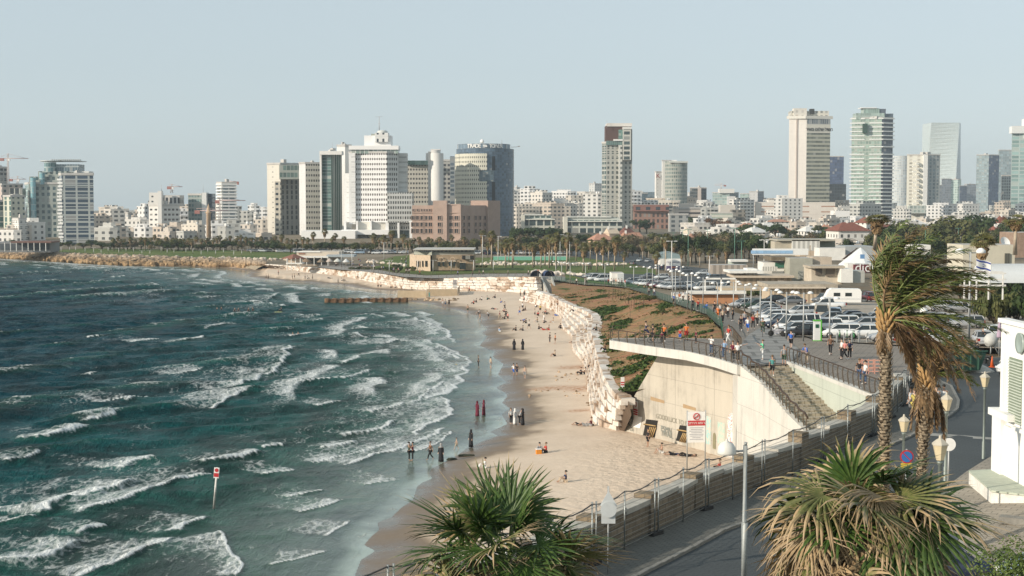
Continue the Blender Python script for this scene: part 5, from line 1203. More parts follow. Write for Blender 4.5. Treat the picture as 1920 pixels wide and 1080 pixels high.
b=MB();p0,p1=PD(1617,250,1351.5),PD(1625,232,1351.5);b.prism([(p0.x,1349.4),(p1.x,1348),(p1.x,1352),(p0.x,1352)],p0.z,p1.z);t.add('dark_recess',b,M((.02,.05,.035),.3))
boxon(t,'white_wall',1565,1598,395,425,1330,M((.80,.79,.77)),20);boxon(t,'white_wall',1598,1622,396,413,1332,fac((.78,.77,.74),(.15,.2,.2),8,3,.6,.4),20)
t=Bld('round_tower','pale round tower faded by haze right of the green glass tower','tower',tuple(PD(1687,400,2200)));cyl(t,'drum',1689,17,292,410,2200,fac((.56,.58,.57),(.32,.36,.38),3,4,.7,.6),32)
t=tower('white and grey tower with zigzag balconies right of the green glass tower',1698,1732,1760,291,1480,fac((.70,.68,.60),(.30,.28,.24),8,3.6,.35,.5),fac((.40,.42,.41),(.13,.16,.17),4.4,3.6,.55,.7),al=12,ar=18)
boxon(t,'corner_frame',1729,1737,290,388,1478,M((.72,.72,.69)),4);b=MB()
for i in range(17):
 p=PD(1717+(3 if i%2 else -3),302+i*5,1477);b.box(tuple(p),(3.6,3,1.1))
t.add('balconies',b,M((.76,.75,.70)));boxon(t,'base',1704,1737,385,400,1476,fac((.55,.58,.54),(.25,.3,.28),4,4,.7,.6),20)
# curved mirrored tower
sp=Bld('curved_tower','curved mirrored glass tower widening towards its foot on the right skyline','tower',tuple(PD(1770,400,2800)))
b=MB();k= lambda x:(x-960)/FPX;rows_=[];Yt=2800
for i in range(25):
 y=230+(395-230)*i/24;f=(i/24);xl=1742.5-.5*math.sin(f*3);xr=1795-10*f+2*f*f;xs=1797.5+3.5*f*f
 z=zy(y,Yt);rows_.append([(k(xl)*Yt,Yt+30*f),(k(xr)*Yt,Yt-4*f),(k(xs)*(Yt+40),Yt+40),(k(xl)*Yt,Yt+60)]);rows_[-1]=[(x_,y_,z) for x_,y_ in rows_[-1]]
uvs=[]
for i in range(24):
 for j,m in ((0,0),(1,1),(2,1),(3,0)):
  q=(j+1)%4;r0,r1=rows_[i],rows_[i+1];l=math.dist(r0[j][:2],r0[q][:2]);b.face([r1[j],r1[q],r0[q],r0[j]],m,[(0,r1[j][2]),(l,r1[j][2]),(l,r0[j][2]),(0,r0[j][2])])
b.face(rows_[0]);sp.add('curtain_wall',b,[fac((.50,.56,.56),(.52,.60,.60),2.2,4.2,.9,.82,rg=.22,curtain=0,gvar=.15),fac((.28,.33,.37),(.20,.25,.29),3,4,.9,.8)])
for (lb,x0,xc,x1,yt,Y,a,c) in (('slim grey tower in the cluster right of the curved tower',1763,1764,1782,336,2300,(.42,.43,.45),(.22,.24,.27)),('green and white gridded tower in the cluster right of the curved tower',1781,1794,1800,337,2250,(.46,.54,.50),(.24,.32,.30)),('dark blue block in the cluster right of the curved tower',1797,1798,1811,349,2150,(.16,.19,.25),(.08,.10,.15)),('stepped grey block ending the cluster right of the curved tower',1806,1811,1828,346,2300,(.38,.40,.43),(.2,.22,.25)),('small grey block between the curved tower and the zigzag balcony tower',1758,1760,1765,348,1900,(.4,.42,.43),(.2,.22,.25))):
 tower(lb,x0,xc,x1,yt,Y,fac(tuple(q*1.25 for q in a),c,3,3.8,.7,.6),fac(a,c,3,3.8,.7,.6),al=20,ar=20)  # left faces take the wall colour brightened to paint sunlight
t=tower('two tone glass tower with dark right half near the right edge',1828,1851,1870,291,1950,fac((.36,.42,.43),(.22,.28,.30),3.4,3.8,.8,.6),fac((.09,.12,.18),(.05,.07,.12),3,3.8,.8,.7),al=12,ar=20)
t=tower('pale glass tower behind the two tone tower near the right edge',1868,1870,1893,282,2100,fac((.34,.40,.42),(.25,.31,.33),3,3.8,.8,.7),fac((.34,.40,.42),(.22,.28,.30),3,3.8,.8,.7),al=50,ar=6)
t=tower('dark gridded block near the right edge',1875,1876,1894,330,1600,fac((.2,.2,.2),DK,2,3,.8,.8),fac((.20,.24,.25),(.03,.04,.05),2.6,3.2,.72,.72),al=50,ar=5,clutter=False)
t=tower('tall green glass tower with white top at the right edge',1893,1918,1952,238,1500,fac((.42,.50,.48),(.16,.24,.23),8,4.0,.85,.7),fac((.30,.35,.36),(.08,.12,.13),3,4.0,.8,.75),al=10,ar=25);boxon(t,'white_top',1893,1918,237,250,1498,M((.74,.75,.73)),8);boxon(t,'white_top',1916,1925,223,260,1499,M((.76,.76,.74)),8)
# ---- glass fronted low rows
for (lb,x0,x1,yt,ym,Y) in (('low white framed glass building left of the brown crowned tower',978,1040,403,430,1000),('long low white framed glass terrace at the foot of the brown crowned tower',1058,1166,407,432,985)):
 t=Bld('glass_block',lb,'building',tuple(PD((x0+x1)/2,440,Y)));boxon(t,'wall',x0,x1,yt+8,445,Y,fac((.55,.56,.50),(.025,.04,.042),5.2,9,.8,.82),20);boxon(t,'upper_floor',x0+3,x1-6,yt+1,yt+8.5,Y+3,fac((.5,.52,.48),(.06,.09,.085),4,3.6,.8,.6),14);boxon(t,'roof_slab',x0-1,x1+1,yt+7.5,yt+9,Y-1.5,M((.66,.66,.60)),22);boxon(t,'roof_slab',x0+6,x1-20,yt-1,yt+.8,Y+2,M((.6,.6,.55)),16)
 boxon(t,'end_wall',x0-1,x0+6,yt,445,Y-2,M((.62,.60,.52)),24)
 # ---- individually placed hazy mid-rise blocks
HZ=[(963,975,352,1900),(972,988,362,2000),(985,1003,356,2100),(1005,1015,375,1700),(1012,1031,372,1900),(1034,1046,372,1850),(1043,1060,372,2000),(1065,1078,374,1900),(1078,1096,381,1700),(1104,1128,345,2100),(1100,1118,377,1800),(1289,1296,362,2000),(1322,1336,380,1750),(1427,1436,372,2000),(1210,1216,378,1700),(205,222,402,1100),(214,232,399,1150),(236,247,400,1050),(228,262,407,1120),(268,280,399,1300)]
for i,(x0,x1,yt,Y) in enumerate(HZ):
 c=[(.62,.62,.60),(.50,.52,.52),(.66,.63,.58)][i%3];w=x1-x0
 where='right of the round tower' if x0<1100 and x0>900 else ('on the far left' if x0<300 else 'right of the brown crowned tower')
 tower(['white','grey','cream'][i%3]+' hazy '+('slab' if w>15 else 'block')+' '+where+', '+ordn(sum(1 for h in HZ[:i] if (h[0]<300)==(x0<300) and (h[0]<1100)==(x0<1100)))+' from left',x0,x0+w*.45,x1,yt,Y,fac(tuple(q*1.1 for q in c),(.30,.32,.33),4,3.4,.5,.5),fac(tuple(q*.8 for q in c),(.2,.22,.24),4,3.4,.5,.5),al=25,ar=25,group='hazy far apartment blocks')  # wall colour brightened left and darkened right, painting sun and shade
 # ---- low-rise carpet of houses: white and cream flat-roofed blocks
rnd=random.Random(12);CARP=[]
cols=[(.74,.72,.68),(.66,.60,.52),(.70,.66,.60),(.58,.50,.42),(.50,.50,.47),(.76,.75,.73),(.60,.54,.47)]
CN=['white','cream','pale','tan','grey','bright white','beige']
def carpet(x0,x1,Y0,Y1,n,hmin,hmax,wmin,wmax,where,gname,avoid=()):
 items=[]
 for i in range(n):
  x=x0+(x1-x0)*(i+rnd.random())/n;Y=rnd.uniform(Y0,Y1);items.append((x,Y))
 items.sort();cnt={}
 for i,(x,Y) in enumerate(items):
  ci=rnd.randrange(7);c=cols[ci];w=rnd.uniform(wmin,wmax);h=rnd.uniform(hmin,hmax);al=rnd.choice([10,15,20,30]);wp=w*FPX/Y
  F=corner(x-wp*.5,x+rnd.uniform(-.35,.2)*wp,x+wp*.5,Y,al,al);z0=float(land(0,Y))-.3
  kd=rnd.choice(['flat roofed house','low block','apartment house','stepped block']) if h>7 else rnd.choice(['flat roofed house','villa'])
  key=CN[ci]+kd;cnt[key]=cnt.get(key,0)+1
  t=Bld('house' if h<9 else 'apartment_block',CN[ci]+' '+kd+' '+where+', '+ordn(cnt[key]-1)+' from left','house' if h<9 else 'building',(F[0].x,F[0].y,z0),gname)
  b=MB();C_,B_2,D_,A_=F;z1=z0+h;u=0
  mt_w=fac(c,(.06,.065,.065),rnd.choice([3.0,3.6,4.4]),3.2,rnd.choice([.35,.45,.6]),.45)
  b.prism([tuple(p) for p in F],z0,z1,0,1,rnd.uniform(0,9));b.uv=[[(q[0],q[1]-z0) for q in f] for f in b.uv];t.add('wall',b,[mt_w,ROOF])
  b=MB();b.prism([tuple(p) for p in inset(F,-.25)],z1,z1+.7,0,1);t.add('parapet',b,[M(c,.8),ROOF])
  if rnd.random()<.7:
   G=inset(F,w*.22);b=MB();b.prism([tuple(p) for p in G],z1,z1+rnd.uniform(2,3.4),0,1);t.add('penthouse',b,[mt_w,ROOF])
  if rnd.random()<.6:
   b=MB();cc=(F[0]+F[2])/2
   for q in range(3):b.lathe([(.5,0),(.5,1.6),(.1,1.7)],(cc.x+rnd.uniform(-2,2),cc.y+rnd.uniform(-2,2),z1+.6),6)
   t.add('water_tanks',b,WHITE)
  if h>9 and rnd.random()<.6:
   b=MB();e_=(F[1]-F[0]);
   for q in range(int(h/3.2)):
    p=F[0]+e_*.5+Vector((e_.y,-e_.x)).normalized()*.7;b.box((p.x,p.y,z0+3.2*q+2.9),(e_.length*.5,1.6,1.0),0,math.atan2(e_.y,e_.x))
   t.add('balconies',b,M(c,.8))
carpet(175,510,920,1250,46,7,20,10,20,'in the far left row','houses left of the central hotels')
carpet(180,500,790,870,18,3.5,9,8,16,'behind the shore palms','houses behind the shore palms')
carpet(-20,60,780,830,5,6,10,12,20,'at the left edge behind the shore','houses behind the shore palms')
carpet(940,1180,1150,1650,34,14,34,16,30,'right of the round tower','houses right of the round tower')
carpet(1170,1480,1250,1700,26,10,26,16,30,'behind the brick institute','houses behind the brick institute')
carpet(1560,1930,1250,1800,36,8,22,16,32,'under the right glass towers','houses under the glass towers')
carpet(1300,1930,850,1150,44,5,10,12,22,'above the right treetops','villas above the treetops')
carpet(1400,1900,560,760,18,3.5,6,8,15,'in the tree belt','white cottages in the tree belt')
# ---- pitched red roofs
REDT=M((.21,.075,.05),.85,0,.3,1.5,.03);WR=M((.72,.70,.66),.8,0,.12,.8)
def gable(label,x0,x1,ytop,yeave,Y,roofm,wallm,rot=25,hip=True,group=None):
 w=(x1-x0)/FPX*Y;c=PD((x0+x1)/2,yeave,Y);z0=float(land(c.x,Y))-.3;ze=c.z;zt_=PD(0,ytop,Y).z;t=Bld('house',label,'house',(c.x,c.y,z0),group)
 a=R(rot);ux,uy=math.cos(a),math.sin(a);d=w*.42;hw=w*.42
 P4=[(c.x+sx*hw*ux-sy*d*uy,c.y+d+sx*hw*uy+sy*d*ux) for sx,sy in ((-1,-1),(1,-1),(1,1),(-1,1))]
 b=MB();b.prism([tuple(q) for q in P4],z0,ze,0);b.uv=[[(q[0],q[1]-z0) for q in f] for f in b.uv];t.add('wall',b,[wallm])
 E=[(c.x+sx*hw*1.12*ux-sy*d*1.12*uy,c.y+d+sx*hw*1.12*uy+sy*d*1.12*ux,ze) for sx,sy in ((-1,-1),(1,-1),(1,1),(-1,1))]
 r=.35 if hip else 1.0;Rg=[(c.x+s_*hw*r*ux,c.y+d+s_*hw*r*uy,zt_) for s_ in (-1,1)]
 b=MB();b.face([E[0],E[1],Rg[1],Rg[0]]);b.face([E[2],E[3],Rg[0],Rg[1]]);b.face([E[1],E[2],Rg[1]]);b.face([E[3],E[0],Rg[0]]);b.face(E[::-1]);t.add('roof',b,[roofm])
 b=MB();q=Rg[0];b.box((q[0]+ux*hw*.3,q[1],q[2]+.1),(.9,.9,1.6));t.add('chimney',b,[WR])
 return t
WH=fac((.74,.72,.67),(.05,.05,.05),3.2,3.2,.35,.45)
gable('white villa with a broad bright red hipped roof right of centre',1560,1632,417,433,640,REDT,WH,10)
gable('house with red hipped roof behind the broad red roof',1610,1648,407,418,760,REDT,WH,30)
gable('house with small red roof right of the broad red roof',1645,1680,419,428,720,REDT,WH,20)
gable('low red roofed house near the far right trees',1855,1885,424,434,620,REDT,WH,30)
gable('red gabled house on the far right slope',1868,1895,405,418,800,REDT,WH,10)
PKR=M((.42,.22,.15),.85,0,.3,1.5);BRR=M((.16,.07,.055),.85,0,.3,1.5)
gable('dark maroon roofed house right of the glass terrace',1160,1192,426,440,720,BRR,WH,30);gable('salmon gabled house below the maroon roof',1165,1205,436,447,660,PKR,M((.6,.42,.3)),20,False)
gable('salmon roofed house left of the maroon roof',1105,1150,438,450,660,PKR,M((.6,.42,.3)),15);gable('cream gabled house above the brown trees',1284,1312,425,438,760,M((.6,.52,.42)),WR,20,False);gable('little orange roofed house among the trees',1288,1312,438,446,640,PKR,WR,15);gable('cream gabled house left of the maroon one',1135,1160,428,438,700,M((.6,.48,.36)),M((.62,.46,.34)),25,False)
for i,(x0,x1,y0,y1,Y) in enumerate([(1385,1420,418,428,880),(1420,1462,417,427,900),(1395,1440,426,436,800),(1448,1488,425,435,820),(1500,1540,424,434,800),(1330,1372,424,434,880),(1540,1560,420,430,840),(1700,1740,412,422,900),(1650,1700,428,438,700)]):
 gable('white villa with a pale hipped roof in the villa rows, '+ordn(i)+' of its kind',x0,x1,y0,y1,Y,M((.66,.64,.60),.8,0,.15,.5) if i%3 else PKR,WH,[10,20,30][i%3],True,'pale roofed villas')
gable('low long house with red brown eaves left of the villas',1440,1482,411,416,950,PKR,WH,5)
# ---- minaret
t=Bld('minaret','slender tan minaret rising above the shore palms left of centre','minaret',tuple(PD(391.5,452,800)))
b=MB();c=PD(391.5,445,800);b.lathe([(1.35,0),(1.15,13.2),(1.6,13.6),(1.6,14.3),(.95,14.4),(.9,16.2),(.6,17.0),(.05,19)],(c.x,c.y,c.z),14);t.add('shaft',b,M((.50,.36,.24),.85,0,.15,1))
# ---- tower cranes
def crane(label,x,ytop,ybase,Y,jib_l,jib_r,yj,col=(.55,.50,.48)):
 t=Bld('tower_crane',label,'crane',tuple(PD(x,ybase,Y)));m=M(col,.5);p,q=PD(x,ybase,Y),PD(x,ytop,Y);w=0.7
 b=MB()
 for sx,sy in ((-w,-w),(w,-w),(w,w),(-w,w)):b.tube([p+Vector((sx,sy,0)),q+Vector((sx*.3,sy*.3,0))],.16,4)
 n=int((q.z-p.z)/2.5)
 for i in range(n):
  z=p.z+(q.z-p.z)*i/n;b.tube([(p.x-w,p.y-w,z),(p.x+w,p.y-w,z+2.4)],.10,4)
 t.add('mast',b,m);b=MB();j=PD(x,yj,Y);L0=(jib_l)*Y/FPX;R0=jib_r*Y/FPX
 b.tube([j+Vector((-L0,0,0)),j+Vector((R0,0,0))],.25,4);b.tube([j+Vector((-L0,0,1.2)),q,j+Vector((R0*.8,0,.3))],.12,4);t.add('jib',b,M((.62,.45,.42),.5))
 b=MB();b.box((j.x-(L0 if L0<R0 else -R0)*.9,j.y,j.z-.8),(3.0,1.5,2.0));t.add('counterweight',b,M((.34,.15,.13)))
 b=MB();b.box((j.x+.9,j.y-.6,j.z-1),(1.4,1.4,1.6));t.add('cab',b,WHITE)
crane('tall red and white tower crane at the left edge',15,288,345,1000,13,38,297);crane('thin grey crane left of the stepped green tower',33,330,350,1200,14,16,336)
crane('small crane above the white balconied tower',322,345,362,1000,5,20,350);crane('red and white crane with its jib by the minaret',388,391,450,830,20,40,395);crane('red counterweight crane left of the white balconied tower',278,389,440,1000,15,14,393)
crane('tiny yellow crane in the haze on the left',197,405,425,1500,7,6,409,(.6,.5,.2));crane('crane on top of the banded balcony tower',436,340,346,900,12,8,341);crane('grey crane over the broad glass office block',1352,343,355,1800,12,8,347);crane('red and white crane beside the banded tower',412,373,430,850,4,48,376)
# == foliage materials
def leaf_mat(name,base,tip,dead=(.34,.25,.14),tipfrac=.72,var=.35):
 s=NT(name);uv=s.coord('UV');x,y,_=s.sep(uv);p=s.coord('Object');n=s.noise(p,2.5,4,.6);n2=s.noise(p,14,3,.6)
 c=s.ramp(n,[(.3,tuple(q*(1-var) for q in base)),(.7,tuple(min(1,q*(1+var)) for q in base))]);c=s.mix(s.ramp(n2,[(.35,0.),(.7,.5)]),c,tip)
 k=s.ramp(s.math('ADD',y,s.math('MULTIPLY',s.math('SUBTRACT',n,.5),.9)),[(tipfrac,0.),(min(.99,tipfrac+.2),1.)]);c=s.mix(k,c,dead)
 return s.done(c,.5,None,spec=.35)
FANG=leaf_mat('fan_leaf_green',(.030,.068,.012),(.12,.17,.04),(.36,.27,.15),.82);FANB=leaf_mat('fan_leaf_yellowing',(.10,.12,.035),(.28,.24,.10),(.38,.27,.15),.5)
FAND=leaf_mat('fan_leaf_dry',(.26,.175,.09),(.44,.34,.20),(.20,.13,.07),.9,.5);PETI=M((.16,.19,.06),.6,0,.3,3);BARK=None
def bark_mat(name,a,b_,sc=9):
 s=NT(name);p=s.coord('Object');uv=s.coord('UV');z=s.sep(p)[2];v=s.voronoi(s.scale(p,(3.2,3.2,5.5)),1.6,'F1');n=s.noise(p,sc,5,.7)
 w_=s.n('TexWave',{'wave_type':'BANDS','bands_direction':'Z'},Vector=p,Scale=3.4,Distortion=3.0,Detail=2.0).outputs['Fac']
 f=s.math('ADD',s.math('MULTIPLY',v,.6),s.math('MULTIPLY',n,.5));f=s.math('SUBTRACT',f,s.math('MULTIPLY',w_,.12))
 return s.done(s.ramp(f,[(.3,b_),(.62,a)]),.9,s.bump(s.math('ADD',v,w_),.06,.9),spec=.15)
BARK=bark_mat('palm_bark',(.10,.075,.05),(.42,.34,.24));BARKT=bark_mat('tree_bark',(.06,.05,.035),(.20,.16,.11))
def frame_of(d,roll=0.0):
 d=d.normalized();s=d.cross(Vector((0,0,1)))
 if s.length<1e-3:s=Vector((1,0,0))
 s.normalize();n=s.cross(d).normalized()
 c,q=math.cos(roll),math.sin(roll); return d,s*c+n*q,n*c-s*q
def fan_leaf(rnd,d,petiole,blade,droop=.5,nseg=34,spread=125,roll=0.0,wind=Vector((0,0,0)),cup=.25,split=.45,wseg=.034,sag=.0,jit=.07):
 """one palmate leaf growing from the origin towards d"""
 pm,bm_=MB(),MB();pts=[];p=Vector((0,0,0));v=d.normalized()
 for i in range(6):
  pts.append(p.copy());p=p+v*petiole/5;v=(v+Vector((0,0,-droop*.10))+wind*.05).normalized()
 pm.tube(pts,[.028,.024,.02,.017,.014,.012],5,0,False)
 o=pts[-1];D,S,N=frame_of(v+Vector((0,0,-sag)),roll)
 for k in range(nseg):
  a=R(-spread+2*spread*(k+rnd.uniform(-.2,.2))/(nseg-1));L_=blade*(.80+.2*math.cos(a*.8))*rnd.uniform(.78,1.1)*(.5 if rnd.random()<.07 else 1);dirv=(D*math.cos(a)+S*math.sin(a)+N*(cup*(1-math.cos(a))*.5+(.05 if k%2 else -.03))).normalized()
  side=dirv.cross(N).normalized();q=o.copy();vv=dirv.copy();row=[];dr=droop*rnd.uniform(.4,1.9);M_=6
  for j in range(M_+1):
   t=j/M_;w_=wseg*(.35+1.4*t if t<split else (.98-.98*((t-split)/(1-split))**1.3))+.002
   up=N*(.35*w_);row.append((q-side*w_,q+up,q+side*w_,t))
   vv=(vv+Vector((0,0,-1))*dr*(t**1.6)*.42+wind*t*.16+Vector((rnd.gauss(0,1),rnd.gauss(0,1),rnd.gauss(0,1)))*jit*t).normalized();q=q+vv*L_/M_
  for j in range(M_):
   a0,b0,c0,t0=row[j];a1,b1,c1,t1=row[j+1]
   bm_.face([a0,b0,b1,a1],0,[(0,t0),(.5,t0),(.5,t1),(0,t1)],True);bm_.face([b0,c0,c1,b1],0,[(.5,t0),(1,t0),(1,t1),(.5,t1)],True)
 return pm,bm_
def fan_palm(label,C,ground_z,rad,leaves,seed,trunk_r=.22,wind=Vector((.35,.1,0))):
 rnd=random.Random(seed);root=empty('fan_palm',(C.x,C.y,ground_z),0,label,'palm tree');h=C.z-ground_z
 b=MB();b.tube([(0,0,0),(.05,0,h*.4),(-.03,.02,h*.8),(0,0,h+.1)],[trunk_r*1.3,trunk_r,trunk_r*.95,trunk_r*.9],14);b.build('trunk',BARK,root)
 b=MB()
 for i in range(46):
  a=i*2.4;z=h-.05-i*.022;b.tube([(math.cos(a)*trunk_r*.7,math.sin(a)*trunk_r*.7,z-.1),(math.cos(a)*(trunk_r+.16),math.sin(a)*(trunk_r+.16),z+.15)],[.05,.025],5)
 b.build('leaf_bases',M((.30,.21,.11),.9,0,.3,6),root)
 for i,(az,el,kind,lf,dr) in enumerate(leaves):
  d=Vector((math.cos(R(az))*math.cos(R(el)),math.sin(R(az))*math.cos(R(el)),math.sin(R(el))))
  mt={'g':FANG,'y':FANB,'d':FAND}[kind]
  pm,bm_=fan_leaf(rnd,d,rad*rnd.uniform(.44,.54)*lf,rad*rnd.uniform(.50,.60)*lf,dr,36 if kind!='d' else 34,118 if kind!='d' else 85,rnd.uniform(-.6,.6),wind*(1 if kind!='d' else .6),rnd.uniform(.1,.5),.45 if kind!='d' else .25,rad*.0165*(1 if kind!='d' else .5),jit=.08 if kind!='d' else .24,sag=rnd.uniform(0,.5) if kind!='d' else rnd.uniform(.3,1.2))
  f=pm.build('frond' if kind!='d' else 'dry_frond',PETI if kind!='d' else FAND,root,(0,0,h));bm_.build('blade',mt,f)
 return root
rnd=random.Random(21);lv=[(180,20,'g',1.3,.5),(165,38,'g',1.25,.35),(200,2,'y',1.25,.9),(10,30,'g',1.25,.5),(-10,8,'y',1.2,.9),(120,60,'g',1.15,.2)]
for i in range(9):lv.append((rnd.uniform(0,360),rnd.uniform(52,86),'g',rnd.uniform(.75,1.12),rnd.uniform(.05,.3)))
for i in range(11):lv.append((i*33+rnd.uniform(-14,14),rnd.uniform(15,58),'g' if i%4 else 'y',rnd.uniform(.85,1.3),rnd.uniform(.2,.8)))
for i in range(9):lv.append((i*40+rnd.uniform(-14,14),rnd.uniform(-15,18),'y' if i%2 else 'g',rnd.uniform(.9,1.25),rnd.uniform(.6,1.4)))
for i in range(30):lv.append((i*15+rnd.uniform(-12,12),rnd.uniform(-65,-10),'d',rnd.uniform(.6,1.05),rnd.uniform(1.0,2.6)))
CL=PD(952,1062,27.0);fan_palm('green fan palm crown in front of the stone wall at bottom centre',CL,float(land(CL.x,CL.y)),1.95,lv,31)
rnd=random.Random(22);lv=[]
for i in range(9):lv.append((rnd.uniform(0,360),rnd.uniform(40,80),'gyy'[i%3],rnd.uniform(.55,.9),rnd.uniform(.3,.9)))
for i in range(14):lv.append((i*26+rnd.uniform(-9,9),rnd.uniform(12,48),('g','y','d')[i%3] if 100<(i*26)%360<280 else 'gyg'[i%3],rnd.uniform(.75,1.3),rnd.uniform(.5,1.3)))
for i in range(16):lv.append((i*22.5+rnd.uniform(-9,9),rnd.uniform(-25,10),'y' if i%2 else 'd',rnd.uniform(.8,1.2),rnd.uniform(.9,2.0)))
for i in range(16):lv.append((i*22.5+rnd.uniform(-12,12),rnd.uniform(5,60),'dyd'[i%3],rnd.uniform(.7,1.2),rnd.uniform(1.0,2.4)))
for i in range(44):lv.append((i*10.6+rnd.uniform(-9,9),rnd.uniform(-75,5),'d',rnd.uniform(.55,1.15),rnd.uniform(1.2,3.0)))
CR_=PD(1610,1000,25.5);fan_palm('wind torn fan palm with shaggy dry fronds, lower right',CR_,float(land(CR_.x,CR_.y)),2.35,lv,32,.26,Vector((.45,.1,0)))
# == date palms
DATG=leaf_mat('feather_leaf_green',(.055,.080,.018),(.20,.22,.07),(.36,.27,.13),.85);DATB=leaf_mat('feather_leaf_brown',(.20,.13,.055),(.36,.25,.12),(.24,.16,.08),.9);DATD=leaf_mat('feather_leaf_dead',(.19,.12,.06),(.35,.24,.13),(.22,.14,.08),.9)
def feather_frond(rnd,d,L_,bend,wind,nl=46,ll=.36,vee=.6,wl=.016):
 rm,lm=MB(),MB();p=Vector((0,0,0));v=d.normalized();pts=[p.copy()];dirs=[v.copy()];n=16
 for i in range(n):
  t=(i+1)/n;v=(v+Vector((0,0,-1))*bend*t*.16+wind*(.05+t*.15)).normalized();p=p+v*L_/n;pts.append(p.copy());dirs.append(v.copy())
 rm.tube(pts,[.035*(1-i/(n+1))+.004 for i in range(n+1)],5,0,False)
 for k in range(nl):
  t=.16+.84*k/nl;f=t*n;i=min(n-1,int(f));q=pts[i].lerp(pts[i+1],f-i);D,S,N=frame_of(dirs[i],rnd.uniform(-.6,.6));l=ll*(.45+1.0*math.sin(math.pi*min(1,t*.9+.08))*.8)*rnd.uniform(.8,1.15)
  for sgn in (-1,1):
   vv=(D*.75+S*sgn*.8+N*vee*rnd.uniform(.1,1.0)+wind*.35).normalized();a=q.copy();sd=vv.cross(N).normalized();prev=(a-sd*wl,a+sd*wl,0)
   for j in range(3):
    vv=(vv+Vector((0,0,-.22))+wind*.2).normalized();a=a+vv*l/3;w_=wl*(1.1,.8,.12)[j];cur=(a-sd*w_,a+sd*w_,(j+1)/3);lm.face([prev[0],prev[1],cur[1],cur[0]],0,[(0,prev[2]),(1,prev[2]),(1,cur[2]),(0,cur[2])],True);prev=cur
 return rm,lm
def date_palm(label,C,gz,L_,seed,spec,tr=.22,wind=Vector((.9,.15,0)),lean=0.0,wl=.016,ll=.36):
 rnd=random.Random(seed);root=empty('date_palm',(C.x-lean,C.y,gz),0,label,'palm tree');h=C.z-gz
 b=MB();b.tube([(0,0,0),(lean*.3,0,h*.35),(lean*.7,0,h*.75),(lean,0,h)],[tr*1.15,tr,tr*.95,tr*1.1],16);b.build('trunk',BARK,root)
 b=MB();n_=int(h*62)
 for i in range(n_):
  t=i/n_;z=h*t;a=i*2.399;r0=tr*1.0;x0=lean*t;b.face([(x0+math.cos(a-.28)*r0,math.sin(a-.28)*r0,z),(x0+math.cos(a+.28)*r0,math.sin(a+.28)*r0,z),(x0+math.cos(a+.1)*(r0+.055),math.sin(a+.1)*(r0+.055),z+.085),(x0+math.cos(a-.1)*(r0+.055),math.sin(a-.1)*(r0+.055),z+.085)])
 b.build('leaf_scars',M((.44,.35,.24),.9,0,.3,5),root)
 b=MB()
 for i in range(40):a=i*2.4;b.tube([(math.cos(a)*.12+lean,math.sin(a)*.12,h-.5+i*.012),(math.cos(a)*(tr+.14)+lean,math.sin(a)*(tr+.14),h-.25+i*.018)],[.07,.035],5)
 b.build('leaf_bases',M((.36,.22,.09),.85,0,.4,5),root)
 for (az,el,kind,lf,bend,wk) in spec:
  d=Vector((math.cos(R(az))*math.cos(R(el)),math.sin(R(az))*math.cos(R(el)),math.sin(R(el))));mt={'g':DATG,'b':DATB,'d':DATD}[kind]
  rm,lm=feather_frond(rnd,d,L_*lf,bend,wind*wk,50,ll if kind!='d' else ll*.8,.7 if kind!='d' else .1,wl)
  f=rm.build('frond' if kind!='d' else 'dead_frond',PETI if kind=='g' else DATD,root,(lean,0,h));lm.build('leaflets',mt,f)
 return root
rnd=random.Random(41);sp_=[]
for i in range(15):sp_.append((rnd.uniform(60,250),rnd.uniform(52,84),'g' if i%4 else 'b',rnd.uniform(.8,1.05),rnd.uniform(.35,1.0),rnd.uniform(.9,1.5)))
for i in range(30):sp_.append((rnd.uniform(-80,80),rnd.uniform(12,78),'g' if i%4 else 'b',rnd.uniform(.9,1.2),rnd.uniform(.1,.8),rnd.uniform(.7,1.5)))
for i in range(9):sp_.append((rnd.uniform(110,260),rnd.uniform(62,88),'b' if i%3 else 'g',rnd.uniform(.75,1.05),rnd.uniform(.1,.5),rnd.uniform(.5,.9)))
for i in range(10):sp_.append((rnd.uniform(-60,60),rnd.uniform(-20,20),'b' if i%2 else 'g',rnd.uniform(.7,1.0),rnd.uniform(1.0,1.8),rnd.uniform(.6,1.0)))
for i in range(17):sp_.append((rnd.uniform(-50,45),rnd.uniform(-60,-5),'d',rnd.uniform(.5,1.2),rnd.uniform(1.4,2.3),rnd.uniform(.2,.42)))
for i in range(6):sp_.append((rnd.uniform(150,240),rnd.uniform(-85,-50),'d',rnd.uniform(.25,.4),2.5,.2))
CD=PD(1662,600,46.0);date_palm('tall date palm with wind swept crown and scaly trunk beside the road',CD,float(land(CD.x,CD.y)),3.45,51,sp_,.20,wind=Vector((.82,.1,-.06)),wl=.018,ll=.40)
rnd=random.Random(42);sp_=[]
for i in range(22):sp_.append((rnd.uniform(-80,150),rnd.uniform(15,75),'g' if i%2 else 'b',rnd.uniform(.7,1.0),rnd.uniform(.8,1.4),rnd.uniform(.6,1.1)))
for i in range(24):sp_.append((rnd.uniform(0,360),rnd.uniform(-88,-55),'d',rnd.uniform(.6,1.05),2.4,rnd.uniform(-.1,.2)))
C2=PD(1738,705,50.0);date_palm('shorter date palm draped in dead brown fronds right of the tall date palm',C2,float(land(C2.x,C2.y)),2.4,52,sp_,.20,wind=Vector((.5,.1,0)),lean=.25,wl=.020,ll=.34)
